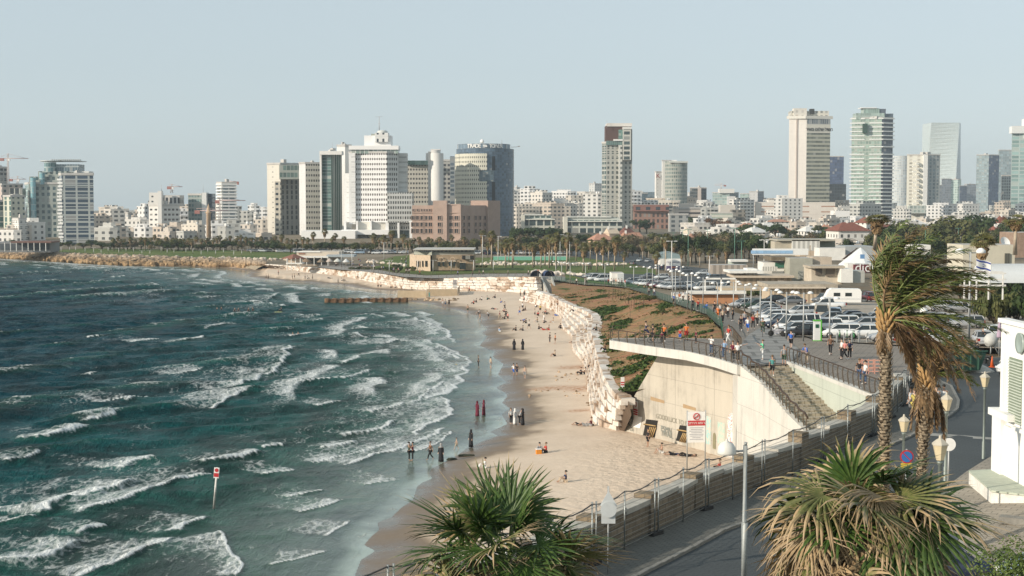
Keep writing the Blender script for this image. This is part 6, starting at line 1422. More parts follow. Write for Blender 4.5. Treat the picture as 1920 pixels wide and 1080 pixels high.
# == park palms (copied prototypes)
PALMG=leaf_mat('park_palm_green',(.10,.11,.035),(.20,.17,.07),(.28,.19,.10),.7);PALMB=M((.25,.165,.085),.9,0,.35,1.5);PTR=M((.40,.33,.25),.9,0,.2,1)
def park_palm_proto(seed,h,skirt=1.0):
 rnd=random.Random(seed);root=empty('palm_tree',(0,-60,-40));b=MB();ln=rnd.uniform(-.3,.3)
 b.tube([(0,0,0),(ln*.4,0,h*.5),(ln,0,h)],[.26,.19,.17],8);b.build('trunk',PTR,root)
 gb,db=MB(),MB()
 for i in range(46):
  az,el=i*2.4,rnd.uniform(-20,85) if i<30 else rnd.uniform(-40,5);d=Vector((math.cos(az)*math.cos(R(el)),math.sin(az)*math.cos(R(el)),math.sin(R(el))));c=Vector((ln,0,h));l=rnd.uniform(1.3,2.1)
  D,S,N=frame_of(d+Vector((.25,0,0)),rnd.uniform(-.8,.8));o=c+D*l*.42
  for k in range(9):
   a=R(-75+150*k/8);v=(D*math.cos(a)+S*math.sin(a));q=o+v*l*.55+Vector((.12,0,-.18-.3*rnd.random()));sd=S*math.cos(a)-D*math.sin(a)
   gb.face([o,o+v*l*.3-sd*.07-N*.02,q,o+v*l*.3+sd*.07],0,[(0,0),(0,.5),(0,1),(1,.5)])
 for i in range(int(60*skirt)):
  az=i*2.4;t=rnd.random();z=h-.2-t*2.4*skirt;r=(.95-.45*t)*rnd.uniform(.7,1.1);a=Vector((ln+math.cos(az)*.15,math.sin(az)*.15,z+.5));q=Vector((ln+math.cos(az)*r,math.sin(az)*r,z-.4*rnd.random()));w_=.26;s_=Vector((-math.sin(az),math.cos(az),0))
  e=q+Vector((-math.cos(az)*r*.25,-math.sin(az)*r*.25,-.7));db.face([a,q-s_*w_,e,q+s_*w_])
 gb.build('crown',PALMG,root);db.build('dry_skirt',PALMB,root); return reg(root)
PP=[park_palm_proto(60+i,7.0+(i%3)*.6,(1.0,.7,1.3,.9)[i%4]) for i in range(6)]
USED=set()
def put(proto,loc,s,rz,label,group,cat=None,name=None):
 """move the prototype itself the first time, then copy it with its parts"""
 if proto.name not in USED:USED.add(proto.name);o=proto
 else :o=copy_tree(proto)
 o.location=loc;o.rotation_euler.z=rz;o.scale=(s,s,s) if not isinstance(s,tuple) else s;tag(o,label,cat,group); return o
pl=[(1002,456,501),(1014,456,503),(1030,445,503),(1043,438,505),(1063,442,509),(1094,456,510),(1119,461,510),(1131,447,505),(1152,452,508),(1170,473,503),(1231,473,516),(1248,444,509),(903,438,478),(922,443,501),(948,450,502),(961,455,503),(999,462,503),(1022,452,498),(1035,449,499),(1141,457,492),(1107,452,488),(1080,455,490),(1205,455,490),(1216,460,488),(1262,462,495),(1278,470,500),(1295,468,498),(1312,472,503),(1330,470,498),(1345,474,500),(1360,470,505),(528,442,471),(539,450,471),(547,449,471),(556,450,472),(567,448,474),(577,446,473),(587,438,468),(609,435,468),(623,445,470),(628,440,470),(644,447,472),(700,438,474),(703,450,472),(711,449,474),(719,441,476),(726,448,474),(733,438,474),(756,442,474),(769,450,474),(776,448,473),(745,452,476),(762,454,477)]
rnd=random.Random(70)
for k in range(18):pl.append((783+k*7+rnd.uniform(-2,2),rnd.uniform(444,455),rnd.uniform(467,473)))
for k in range(46):pl.append((215+k*6.8+rnd.uniform(-3,3),rnd.uniform(444,453),rnd.uniform(465,471)))
for k in range(12):pl.append((915+k*8+rnd.uniform(-3,3),rnd.uniform(452,462),rnd.uniform(478,492)))
zones=[(0,510,'along the far left shore'),(510,660,'before the low white podium'),(660,780,'before the white office tower'),(780,905,'behind the stone building'),(905,1060,'on the lawn right of the stone building'),(1060,1200,'beside the coast road'),(1200,1420,'near the billboard')]
pl.sort();cnt={}
for i,(x,yt,yb) in enumerate(pl):
 p=L(x,yb);hm=(yb-yt)/FPX*p.y;pr=PP[i%6];zn=[z for z in zones if z[0]<=x<z[1]][0][2];cnt[zn]=cnt.get(zn,0)+1
 s_=max(.6,hm/8.0);put(pr,(p.x,p.y,p.z-.1),(max(.75,min(1.25,s_*1.05)),max(.75,min(1.25,s_*1.05)),s_),rnd.uniform(-.5,.5),'brown skirted palm '+zn+', '+ordn(cnt[zn]-1)+' from left','palms of the shore park','palm tree')
 # == broadleaf trees
def crown_mat(name,a,b_,c_):
 s=NT(name);p=s.coord('Object');n=s.noise(p,1.1,4,.7);r=s.n('ObjectInfo').outputs['Random'];f=s.math('ADD',s.math('MULTIPLY',n,.8),s.math('MULTIPLY',r,.2))
 return s.done(s.ramp(f,[(.35,a),(.52,b_),(.72,c_)]),.7,None,spec=.2)
CGR=crown_mat('dark_foliage',(.018,.032,.010),(.035,.058,.016),(.075,.095,.03));COL_=crown_mat('olive_foliage',(.035,.045,.015),(.075,.085,.028),(.14,.13,.05));CBR=crown_mat('bare_brown_twigs',(.10,.075,.045),(.17,.13,.075),(.24,.19,.11));CRB=crown_mat('rusty_foliage',(.08,.045,.025),(.15,.085,.05),(.2,.13,.08))
def tree_proto(seed,mt,n=900,leaf=.34,flat=.8,lobes=9,stem=.45,name='tree'):
 rnd=random.Random(seed);root=empty(name,(0,-60,-40));b=MB();b.tube([(0,0,0),(.05,0,stem),(0,.03,stem+.35)],[.06,.045,.02],7)
 cs=[Vector((rnd.uniform(-.42,.42),rnd.uniform(-.42,.42),stem+.30+rnd.uniform(-.12,.30)*flat)) for _ in range(lobes)];rs=[rnd.uniform(.16,.30) for _ in cs]
 for c in cs:b.tube([(0,0,stem*.8),tuple(c*.6+Vector((0,0,stem*.3))),tuple(c)],[.025,.015,.006],5)
 b.build('trunk',BARKT,root);b=MB()
 for i in range(n):
  k=rnd.randrange(lobes);d=Vector((rnd.gauss(0,1),rnd.gauss(0,1),rnd.gauss(0,1))).normalized();r=rs[k]*rnd.uniform(.55,1.08);p=cs[k]+Vector((d.x*r,d.y*r,d.z*r*flat));u=Vector((rnd.gauss(0,1),rnd.gauss(0,1),rnd.gauss(0,1))).cross(d+Vector((0,0,.3))).normalized();v=(u.cross(d)+d*rnd.uniform(-.5,.5)).normalized();s_=leaf*.1*rnd.uniform(.6,1.3)
  b.face([p-u*s_,p-v*s_*.7+d*.01,p+u*s_,p+v*s_*.9])
 b.build('crown',mt,root); return reg(root)
T_D=[tree_proto(80+i,CGR,1100,.5) for i in range(3)];T_O=[tree_proto(90+i,COL_,1000,.5) for i in range(3)];T_B=[tree_proto(95+i,CBR,900,.42) for i in range(2)];T_R=[tree_proto(98,CRB,900,.45)]
SB=[tree_proto(100+i,(CGR,COL_)[i%2],700,.6,.6,8,.05,'bush') for i in range(4)]
def trees(spec,group):
 cnt={}
 for (x,yt,yb,wpx,kind,where) in spec:
  p=L(x,yb);h=(yb-yt)/FPX*p.y;w_=wpx/FPX*p.y;ps={'d':T_D,'o':T_O,'b':T_B,'r':T_R,'s':SB}[kind];pr=ps[rnd.randrange(len(ps))];key=kind+where;cnt[key]=cnt.get(key,0)+1
  nm={'d':'dark green tree','o':'olive green tree','b':'bare brown tree','r':'rusty brown tree','s':'low leafy bush'}[kind]
  put(pr,(p.x,p.y,p.z-.2),(w_*1.15,w_*1.15,h/1.05 if kind!='s' else h/.62),rnd.uniform(0,6),nm+' '+where+', '+ordn(cnt[key]-1)+' of its kind',group,'bush' if kind=='s' else 'tree')
rnd=random.Random(77);tsp=[]
for x,w_ in ((985,36),(1010,40),(1035,34),(968,22)):tsp.append((x,428,458,w_,'d','beside the round tower'))
for x,yt,w_ in ((1200,413,26),(1212,416,22),(1305,408,24),(1372,419,22),(1384,414,20)):tsp.append((x,yt,yt+22,w_,'d','below the brick institute'))
tsp+=[(1342,410,440,34,'r','below the pale office'),(1355,414,442,26,'r','below the pale office'),(1470,402,418,34,'d','before the long white block')]
for k in range(16):tsp.append((1165+k*13+rnd.uniform(-5,5),rnd.uniform(436,448),rnd.uniform(468,482),rnd.uniform(26,40),'b' if k%3 else 'o','in the brown thicket'))
for k in range(14):tsp.append((1240+k*14+rnd.uniform(-5,5),rnd.uniform(442,456),rnd.uniform(484,495),rnd.uniform(26,40),'d' if k%3 else 'o','behind the roadside fence'))
for k in range(16):tsp.append((1350+k*22+rnd.uniform(-6,6),rnd.uniform(432,446),rnd.uniform(462,474),rnd.uniform(24,44),('o','b','d')[k%3],'in the tree belt before the villas'))
for k in range(12):tsp.append((1400+k*26+rnd.uniform(-6,6),rnd.uniform(420,432),rnd.uniform(446,456),rnd.uniform(20,34),('d','o')[k%2],'among the pale villas'))
for k in range(26):tsp.append((1395+k*15+rnd.uniform(-6,6),rnd.uniform(448,462),rnd.uniform(474,492),rnd.uniform(16,34),('o','d','b','d')[k%4],'behind the beach clubs'))
for x,yt,w_ in ((1788,412,60),(1815,405,50),(1835,412,50),(1762,424,50),(1730,430,44),(1700,420,60),(1665,428,50),(1860,425,36),(1895,410,60),(1915,420,50),(1640,440,40),(1685,445,50),(1745,445,50),(1800,440,60),(1845,445,50)):tsp.append((x,yt,yt+62,w_,'od'[int(x)%2],'on the right behind the date palm'))
for x,yt,w_ in ((880,446,30),(895,450,26),(860,452,26),(835,455,24),(912,446,30),(930,448,28)):tsp.append((x,yt,yt+26,w_,'bo'[int(x)%2],'behind the stone building'))
for x in (600,612,622):tsp.append((x,455,474,17,'d','before the low white podium'))
for x in (590,575,545,680,695,668):tsp.append((x,458,476,16,'o','before the low white podium'))
for k in range(40):tsp.append((195+k*8.3+rnd.uniform(-4,4),rnd.uniform(450,459),rnd.uniform(467,472),rnd.uniform(12,24),('d','o','d','b')[k%4],'behind the far left shore park'))
for k in range(10):tsp.append((12+k*20+rnd.uniform(-4,4),rnd.uniform(450,456),rnd.uniform(466,469),rnd.uniform(14,22),('d','o')[k%2],'at the foot of the left towers'))
for k in range(46):tsp.append((515+k*9+rnd.uniform(-4,4),rnd.uniform(452,461),rnd.uniform(467,473),rnd.uniform(12,26),('d','o','d','b')[k%4],'among the cars behind the lawn palms'))
for k in range(20):tsp.append((948+k*13+rnd.uniform(-4,4),rnd.uniform(440,450),rnd.uniform(464,470),rnd.uniform(16,30),('o','d','b','d')[k%4],'behind the court wall'))
for k in range(22):tsp.append((940+k*13+rnd.uniform(-4,4),rnd.uniform(455,464),rnd.uniform(476,484),rnd.uniform(14,26),('o','d','b')[k%3],'behind the long lawn'))
trees(tsp,'trees of the town')
bsp=[]
for k in range(12):bsp.append((1838+k*9+rnd.uniform(-3,3),rnd.uniform(540,556),rnd.uniform(590,612),rnd.uniform(30,46),'s','in the hedge above the white house'))
for k in range(10):bsp.append((1800+k*14,rnd.uniform(515,535),560,34,'s','on the bank behind the car park'))
for x,y in ((795,500),(812,502),(826,503),(775,500),(786,501),(892,500),(742,498),(905,500)):bsp.append((x,y-4,y+2,14,'s','at the foot of the stone building'))
for k in range(10):bsp.append((660+k*13,rnd.uniform(498,501),506+k*.3,12,'s','along the far promenade'))
for k in range(7):bsp.append((1395+k*34+rnd.uniform(-8,8),540,556,24,'s','between the beach huts'))
for x,y,w_ in ((1198,560,22),(1222,585,14)):bsp.append((x+20,y-8,y+2,w_,'s','beside the promenade'))
trees(bsp,'bushes near the shore')
# conifer bush at the lower right corner
cb=tree_proto(130,leaf_mat('conifer_green',(.06,.10,.02),(.17,.20,.05),(.2,.2,.06),.9),7000,.16,.9,14,.2,'conifer_bush');p=PD(1925,1100,22);put(cb,(p.x,p.y,p.z-.55),(1.5,1.5,1.3),0,'feathery green conifer bush at the bottom right corner',None,'bush');cb['group']=''
del cb['group']
# ground cover and dry tufts on the hillside
rt=random.Random(6);hx=np.array([rt.uniform(8,27) for _ in range(26000)]);hy=np.array([rt.uniform(126,330) for _ in range(26000)]);kk=in_poly(hx,hy,hill_poly);hx,hy=hx[kk],hy[kk];hz=hill_z(hx,hy);hg=ell(hx,hy,GREEN);hn=fbm(hx/2.5,hy/5,33)
gcm,dgm=MB(),MB()
for x,y,z,g,n_ in zip(hx,hy,hz,hg,hn):
 gr=g+(n_-.5)*2.4>.45
 if not gr and (n_<.5 or rt.random()<.5):continue
 for q in range(3 if gr else 2):
  a=rt.uniform(0,6.28);s_=rt.uniform(.08,.22)*(1.3 if gr else .8);u=Vector((math.cos(a),math.sin(a),rt.uniform(-.2,.5)))*s_;v=Vector((-math.sin(a),math.cos(a),rt.uniform(.2,1.2)))*s_*.8;c=Vector((x+rt.uniform(-.2,.2),y+rt.uniform(-.2,.2),z+rt.uniform(.02,.15)))
  (gcm if gr else dgm).face([c-u,c-v*.5,c+u,c+v])
tag(gcm.build('ground_cover',crown_mat('ice_plant',(.02,.045,.010),(.05,.085,.018),(.14,.15,.035))),'low green creeping plants in patches on the hillside',None,None,'stuff')
tag(dgm.build('dry_grass',crown_mat('dry_grass_leaf',(.16,.12,.05),(.27,.21,.10),(.14,.14,.05))),'dry yellow grass tufts over the brown hillside',None,None,'stuff')
# bare saplings on the hillside
sm=MB();rr=random.Random(5)
def sapling(label,x,y,h,n):
 p0=P(x,y,6);z=float(hill_z(np.array([p0.x]),np.array([p0.y]))[0]);p=P(x,y,z);b=MB();root=empty('sapling',p,0,label,'sapling','young saplings on the hillside');
 b.tube([(0,0,-.2),(.03,0,h*.5),(.06,0,h)],[.04,.03,.01],5);b.build('stem',BARKT,root);b=MB()
 for i in range(n):a=rr.uniform(0,6.28);z_=rr.uniform(.4,1)*h;b.tube([(.05*z_/h,0,z_),(math.cos(a)*.3,math.sin(a)*.3,z_+.35)],[.012,.004],4)
 b.build('twigs',M((.16,.11,.07),.9),root)
for i in range(24):sapling('thin bare sapling staked on the brown hillside, '+ordn(i)+' from left',1126+i*3.6+rr.uniform(-2,2),548+rr.uniform(-6,10)+i*1.4,rr.uniform(1.8,2.8),8)
sapling('reddish sapling with a little tag low on the hillside',1181,612,2.6,14)
# == vehicles
CARGL=M((.02,.028,.03),.08,0,.2,1,0,.8);TYRE=M((.018,.018,.018),.8,0,.2);RIM=M((.35,.35,.36),.35,.8);TAIL=M((.35,.02,.015),.3);HEAD=M((.65,.66,.66),.15,0,.05,3,0,.8)
def paint(c): return M(c,.28,.1,.05,2,0,.6)
PAINTS={'white':(.72,.73,.72),'silver':(.42,.43,.44),'grey':(.16,.17,.18),'black':(.02,.02,.023),'navy':(.012,.02,.045),'red':(.28,.02,.02),'maroon':(.10,.015,.02),'pale blue':(.30,.40,.50),'beige':(.42,.38,.32),'dark green':(.03,.06,.04),'light grey':(.55,.56,.56),'blue':(.05,.12,.30)}
def car_proto(kind):
 L_,hw,bz,hz,rz,c0,c1,r0,r1={'sedan':(4.5,.88,.28,.92,1.43,-1.75,1.15,-1.0,.35),'hatch':(4.1,.87,.28,.98,1.48,-1.98,1.15,-1.75,.35),'suv':(4.6,.94,.36,1.10,1.72,-2.2,1.2,-2.05,.6),'van':(5.0,.96,.36,1.15,2.0,-2.45,1.9,-2.38,1.15),'pickup':(5.1,.93,.42,1.08,1.75,-.9,1.4,-.7,.75)}[kind]
 root=empty('parked_car',(0,-60,-40));h=L_/2;b=MB()
 st=[(-h,.55,bz+.12,hz-.25),(-h+.08,.86,bz+.02,hz-.06),(-h+.5,.97,bz,hz),(-h*.2,1,bz,hz+.02),(h*.45,1,bz,hz-.02),(h*.72,.97,bz,hz-.10),(h-.18,.88,bz+.02,hz-.24),(h,.6,bz+.14,hz-.42)]
 rows=[]
 for x,k,a,t in st:
  w_=hw*k;rows.append([(x,-w_*.9,a),(x,-w_,a+.18),(x,-w_,t-.14),(x,-w_*.86,t),(x,w_*.86,t),(x,w_,t-.14),(x,w_,a+.18),(x,w_*.9,a)])
 b.grid(rows,0,True,True,True,True)
 b.grid([[(r0,-hw*.72,rz-.04),(r0,hw*.72,rz-.04)],[((r0+r1)/2,-hw*.76,rz+.02),((r0+r1)/2,hw*.76,rz+.02)],[(r1,-hw*.70,rz-.04),(r1,hw*.70,rz-.04)]],0)
 b.box(((r0+r1)/2,0,rz-.03),(r1-r0,hw*1.5,.07),0)
 for x in ((r0+r1)/2-.05,)+(((r0*2+r1)/3-.5,) if kind in ('van','suv') else ()):
  for s_ in (-1,1):b.tube([(x,s_*hw*.74,rz-.03),(x-.05,s_*hw*.93,hz-.02)],.045,4)
 for s_ in (-1,1):b.tube([(r1,s_*hw*.70,rz-.03),(c1,s_*hw*.88,hz-.04)],.04,4);b.tube([(r0,s_*hw*.70,rz-.03),(c0,s_*hw*.88,hz-.02)],.05,4)
 b.build('body',paint(PAINTS['white']),root);b=MB();z0,z1=hz-.05,rz-.05
 A=[(c0,-hw*.86,z0),(c1,-hw*.86,z0),(c1,hw*.86,z0),(c0,hw*.86,z0)];Bq=[(r0,-hw*.71,z1),(r1,-hw*.71,z1),(r1,hw*.71,z1),(r0,hw*.71,z1)];b.grid([A,Bq],0,True,False,False,True);b.build('windows',CARGL,root)
 for sx in (-.60,.60):
  for s_ in (-1,1):
   b=MB();b.T=Matrix.Translation((sx*h,s_*(hw-.10),.33))@Matrix.Rotation(R(90),4,'X');b.lathe([(.20,-.11),(.32,-.10),(.33,0),(.32,.10),(.20,.11)],(0,0,0),14);b.T=None;w_=b.build('wheel',TYRE,root)
   b=MB();b.T=Matrix.Translation((sx*h,s_*(hw+.015),.33))@Matrix.Rotation(R(90),4,'X');b.lathe([(.02,-.01),(.19,-.012),(.19,.012),(.02,.01)],(0,0,0),10);b.build('rim',RIM,w_)
 for s_ in (-1,1):
  b=MB();b.box((h-.10,s_*hw*.66,hz-.36),(.16,.34,.14),0,-s_*.35);b.build('headlight',HEAD,root);b=MB();b.box((-h+.06,s_*hw*.74,hz-.22),(.12,.22,.26),0,s_*.2);b.build('tail_light',TAIL,root)
 return reg(root)
CARS={k:car_proto(k) for k in ('sedan','hatch','suv','van','pickup')};CN_={}
def car(x,y,kind,col,head,where,group='cars in the car park',name=None,s=1.0,lift=.05):
 p=L(x,y);pr=CARS[kind];w={'sedan':'saloon car','hatch':'hatchback','suv':'off-road car','van':'van','pickup':'pickup truck'}[kind];key=col+w+where;CN_[key]=CN_.get(key,0)+1
 lab=col+' '+w+' '+where+('' if CN_[key]==1 and not where.endswith('row') else ', '+ordn(CN_[key]-1)+' of its colour there')
 o=put(pr,(p.x,p.y,p.z+lift),s,R(head),lab,group,'car' if kind not in ('van','pickup') else kind)
 for ch in o.children:
  if ch.name.startswith('body'):ch.material_slots[0].link='OBJECT';ch.material_slots[0].material=paint(PAINTS[col])
 return o
for x,y,k,c,h,w in ((1395,578,'sedan','silver',200,'behind the first plaza lamps'),(1417,579,'sedan','dark green',200,'behind the first plaza lamps'),(1452,570,'sedan','black',190,'left of the pickup trucks'),(1484,572,'sedan','grey',185,'left of the pickup trucks'),(1513,566,'pickup','grey',190,'near the corrugated shed'),(1548,570,'suv','grey',200,'left of the caravan'),(1553,581,'pickup','white',170,'below the caravan'),(1629,566,'suv','maroon',95,'right of the caravan'),(1650,562,'suv','white',95,'right of the caravan'),(1668,600,'van','white',200,'behind the date palm'),(1540,599,'van','beige',80,'with its back to the plaza'),(1565,598,'hatch','pale blue',80,'beside the beige van'),(1501,594,'hatch','light grey',200,'in the middle of the car park'),(1440,592,'sedan','grey',195,'in the lamp row'),(1447,598,'sedan','silver',195,'in the lamp row'),(1450,604,'hatch','white',195,'in the lamp row'),(1458,611,'sedan','white',195,'in the lamp row'),(1468,617,'sedan','navy',195,'in the lamp row'),(1434,585,'sedan','light grey',195,'in the lamp row'),(1495,624,'van','white',200,'behind the tall lamps'),(1492,629,'hatch','white',190,'left of the black car'),(1512,633,'sedan','black',170,'left of the green kiosk'),(1545,622,'hatch','white',175,'behind the green kiosk'),(1577,616,'hatch','white',175,'in the second row'),(1558,607,'sedan','grey',190,'in the second row'),(1623,619,'sedan','silver',185,'in the second row'),(1606,610,'sedan','grey',185,'in the second row'),(1594,605,'sedan','navy',185,'in the second row'),(1640,608,'sedan','silver',185,'in the second row'),(1655,614,'hatch','white',185,'in the second row'),(1577,634,'hatch','white',172,'behind the green bicycles'),(1622,635,'sedan','white',174,'behind the green bicycles'),(1668,643,'sedan','silver',174,'in the front row behind the date palm'),(1712,645,'hatch','red',174,'in the front row behind the date palm'),(1758,646,'sedan','white',174,'in the front row behind the date palm'),(1700,612,'sedan','grey',185,'in the second row'),(1738,614,'suv','silver',185,'in the second row'),(1775,612,'sedan','white',185,'in the second row'),(1810,616,'hatch','silver',185,'in the second row'),(1690,580,'sedan','white',190,'in the back row'),(1725,582,'suv','grey',190,'in the back row'),(1760,584,'hatch','white',190,'in the back row'),(1795,586,'sedan','silver',190,'in the back row'),(1842,648,'sedan','silver',80,'near the parked motorbikes'),(1862,636,'hatch','white',80,'near the parked motorbikes')):
 car(x,y,k,c,h,w)
car(1918,705,'van','white',215,'on the road by the white house','vehicles on the road')
rnd=random.Random(3);a,c=L(1184,533),L(1268,544)
for i in range(13):
 p=a.lerp(c,i/12);col=rnd.choice(['silver','white','grey','white','black','silver','maroon','light grey']);k=rnd.choice(['sedan','hatch','sedan','suv']);px=1184+84*i/12
 car(1184+84*i/12,533+11*i/12,k,col,215,'in the far park row','cars along the promenade')
for x,y,k,c in ((1118,527,'van','white'),(1132,529,'van','white'),(1290,540,'sedan','white'),(1306,543,'sedan','silver'),(1322,546,'van','white'),(1345,543,'sedan','grey'),(1366,545,'suv','white'),(1108,522,'sedan','silver'),(1240,524,'hatch','white'),(1215,522,'sedan','grey'),(1262,529,'sedan','silver')):car(x,y,k,c,200,'beyond the promenade lawn','cars along the promenade')
for x,y,k,c,h in ((1199,491,'sedan','white',250),(1215,492,'sedan','silver',250),(1187,497,'hatch','grey',70),(1170,480,'sedan','black',250),(1318,516,'hatch','white',200),(1340,518,'sedan','pale blue',200),(1285,510,'sedan','grey',20),(1150,476,'van','white',250),(1130,479,'sedan','silver',70),(1107,475,'sedan','grey',250),(1246,505,'hatch','navy',40),(1097,480,'suv','black',70)):car(x,y,k,c,h,'driving on the coast road','cars on the coast road')
for i in range(62):
 x=560+i*8.2+rnd.uniform(-2,2)
 if 765<x<892:continue
 col=rnd.choice(['white','silver','grey','pale blue','black','white','light grey','navy']);car(x,475.5+(x>890)*2+rnd.uniform(-1.2,1.2),rnd.choice(['sedan','hatch','suv','van']),col,rnd.choice([0,20,180,200]),'left of the stone building row' if x<768 else 'right of the stone building row','cars parked behind the lawn palms')
for i in range(14):x=470+i*7;car(x,473+rnd.uniform(-1,1),'sedan',rnd.choice(['white','silver','grey']),10,'far left palm row','cars parked behind the lawn palms')
# dark car and pale car nose at the bottom right
def near_car(label,p,rz,col,kind='sedan'):
 o=copy_tree(CARS[kind]);o.location=p;o.rotation_euler.z=R(rz);o.scale=(1,1,1);tag(o,label,'car','cars below the fan palm')
 for ch in o.children:
  if ch.name.startswith('body'):ch.material_slots[0].link='OBJECT';ch.material_slots[0].material=paint(PAINTS[col])
p=L(1775,1092);near_car('dark navy saloon car half hidden under the torn fan palm',(p.x,p.y,p.z+.1),-25,'navy');p=L(1925,1110);near_car('pale blue car roof beside the conifer bush',(p.x+1.2,p.y,p.z+.1),190,'pale blue','hatch')
# caravan
p=L(1580,572);cv=empty('caravan',p,R(-4),'white touring caravan with two dark windows parked by the sheds','caravan');b=MB()
pr_=[(-2.9,.5),(2.7,.5),(2.75,2.2),(2.5,2.62),(-1.9,2.68),(-2.4,2.3),(-2.95,1.2)]
for s_ in (-1,1):b.face([(x,s_*1.1,z) for x,z in (pr_ if s_<0 else pr_[::-1])])
for i in range(7):(x0,z0),(x1,z1)=pr_[i],pr_[(i+1)%7];b.face([(x0,-1.1,z0),(x0,1.1,z0),(x1,1.1,z1),(x1,-1.1,z1)])
b.build('body',WHITE,cv)
for x in (-1.1,.7):b=MB();b.box((x,-1.12,1.75),(1.0,.05,.55));b.build('window',CARGL,cv)
b=MB();b.box((0,-1.115,1.05),(5.2,.04,.06));b.build('stripe',M((.4,.42,.45)),cv);b=MB();b.T=Matrix.Translation((.2,-.98,.36))@Matrix.Rotation(R(90),4,'X');b.lathe([(.1,-.1),(.34,-.1),(.34,.1),(.1,.1)],(0,0,0),14);b.build('wheel',TYRE,cv)
# two-wheelers
def bicycle_proto(col,name='bicycle'):
 root=empty(name,(0,-60,-40));m=M(col,.4,.2)
 for x in (-.52,.52):
  b=MB();b.tube([(x+.33*math.cos(t),0,.34+.33*math.sin(t)) for t in [2*math.pi*i/18 for i in range(19)]],.022,5,0,False)
  for i in range(6):a=math.pi*i/6;b.tube([(x-.32*math.cos(a),0,.34-.32*math.sin(a)),(x+.32*math.cos(a),0,.34+.32*math.sin(a))],.005,3)
  b.build('wheel',TYRE,root)
 b=MB();A,B1,C1,D1=(-.52,0,.34),(-.12,0,.3),(-.25,0,.82),(.38,0,.80)
 for q in ((A,B1),(A,C1),(B1,C1),(B1,D1),(C1,D1),(D1,(.52,0,.34)),(C1,(-.28,0,.98)),(D1,(.36,0,1.02))):b.tube(q,.02,5)
 b.build('frame',m,root);b=MB();b.tube([(.30,-.28,1.03),(.38,0,1.02),(.30,.28,1.03)],.018,5);b.build('handlebar',BLK,root);b=MB();b.box((-.30,0,1.0),(.26,.15,.06),0,0,0,.7);b.build('saddle',BLK,root); return reg(root)
BG,BK=bicycle_proto((.04,.35,.08)),bicycle_proto((.05,.05,.06))
for i,(x,y) in enumerate(((1574,640),(1588,640),(1600,641),(1715,668),(1722,669))):p=L(x,y);put(BG,(p.x,p.y,p.z+.1),1.0,R(70+i*9),'green shared bicycle, '+ordn(i)+' from left on the plaza','green shared bicycles','bicycle')
for x,y,h,lab in ((1213,641,5,'black bicycle held on the viewing deck'),(1229,645,15,'second bicycle held on the viewing deck'),(1345,671,30,'bicycle leaning on the deck railing'),(1496,680,60,'bicycle leaning at the head of the stairs'),(1430,633,80,'bicycle ridden past the parked cars')):
 p=L(x,y);put(BK,(p.x,p.y,p.z+.1),1.0,R(h),lab,'bicycles of visitors','bicycle')
def motorbike(label,x,y,h,col):
 p=L(x,y);r=empty('motorbike',(p.x,p.y,p.z+.08),R(h),label,'motorbike','parked motorbikes')
 for q in (-.65,.65):b=MB();b.T=Matrix.Translation((q,0,.3))@Matrix.Rotation(R(90),4,'X');b.lathe([(.12,-.06),(.3,-.06),(.3,.06),(.12,.06)],(0,0,0),12);b.build('wheel',TYRE,r)
 b=MB();b.tube([(-.75,0,.62),(-.3,0,.68),(.1,0,.55),(.4,0,.6),(.55,0,.95)],[.10,.17,.16,.12,.06],8);b.box((0,0,.38),(.55,.3,.3),0,0,.03);b.build('body',paint(col),r);b=MB();b.box((-.35,0,.86),(.7,.26,.1),0,0,.02);b.build('seat',BLK,r);b=MB();b.tube([(.5,-.33,1.05),(.58,0,1.0),(.5,.33,1.05)],.02,5);b.tube([(.5,0,1.0),(.67,0,.3)],.03,5);b.build('handlebar',BLK,r)
motorbike('grey scooter with a seated rider beside the lamp row',1457,632,160,(.3,.3,.32));motorbike('black motorbike beside the traffic cone',1845,688,120,(.02,.02,.02));motorbike('black motorbike next to the green skip',1818,668,150,(.02,.02,.02));motorbike('dark scooter left of the traffic cone',1836,680,70,(.05,.05,.06))
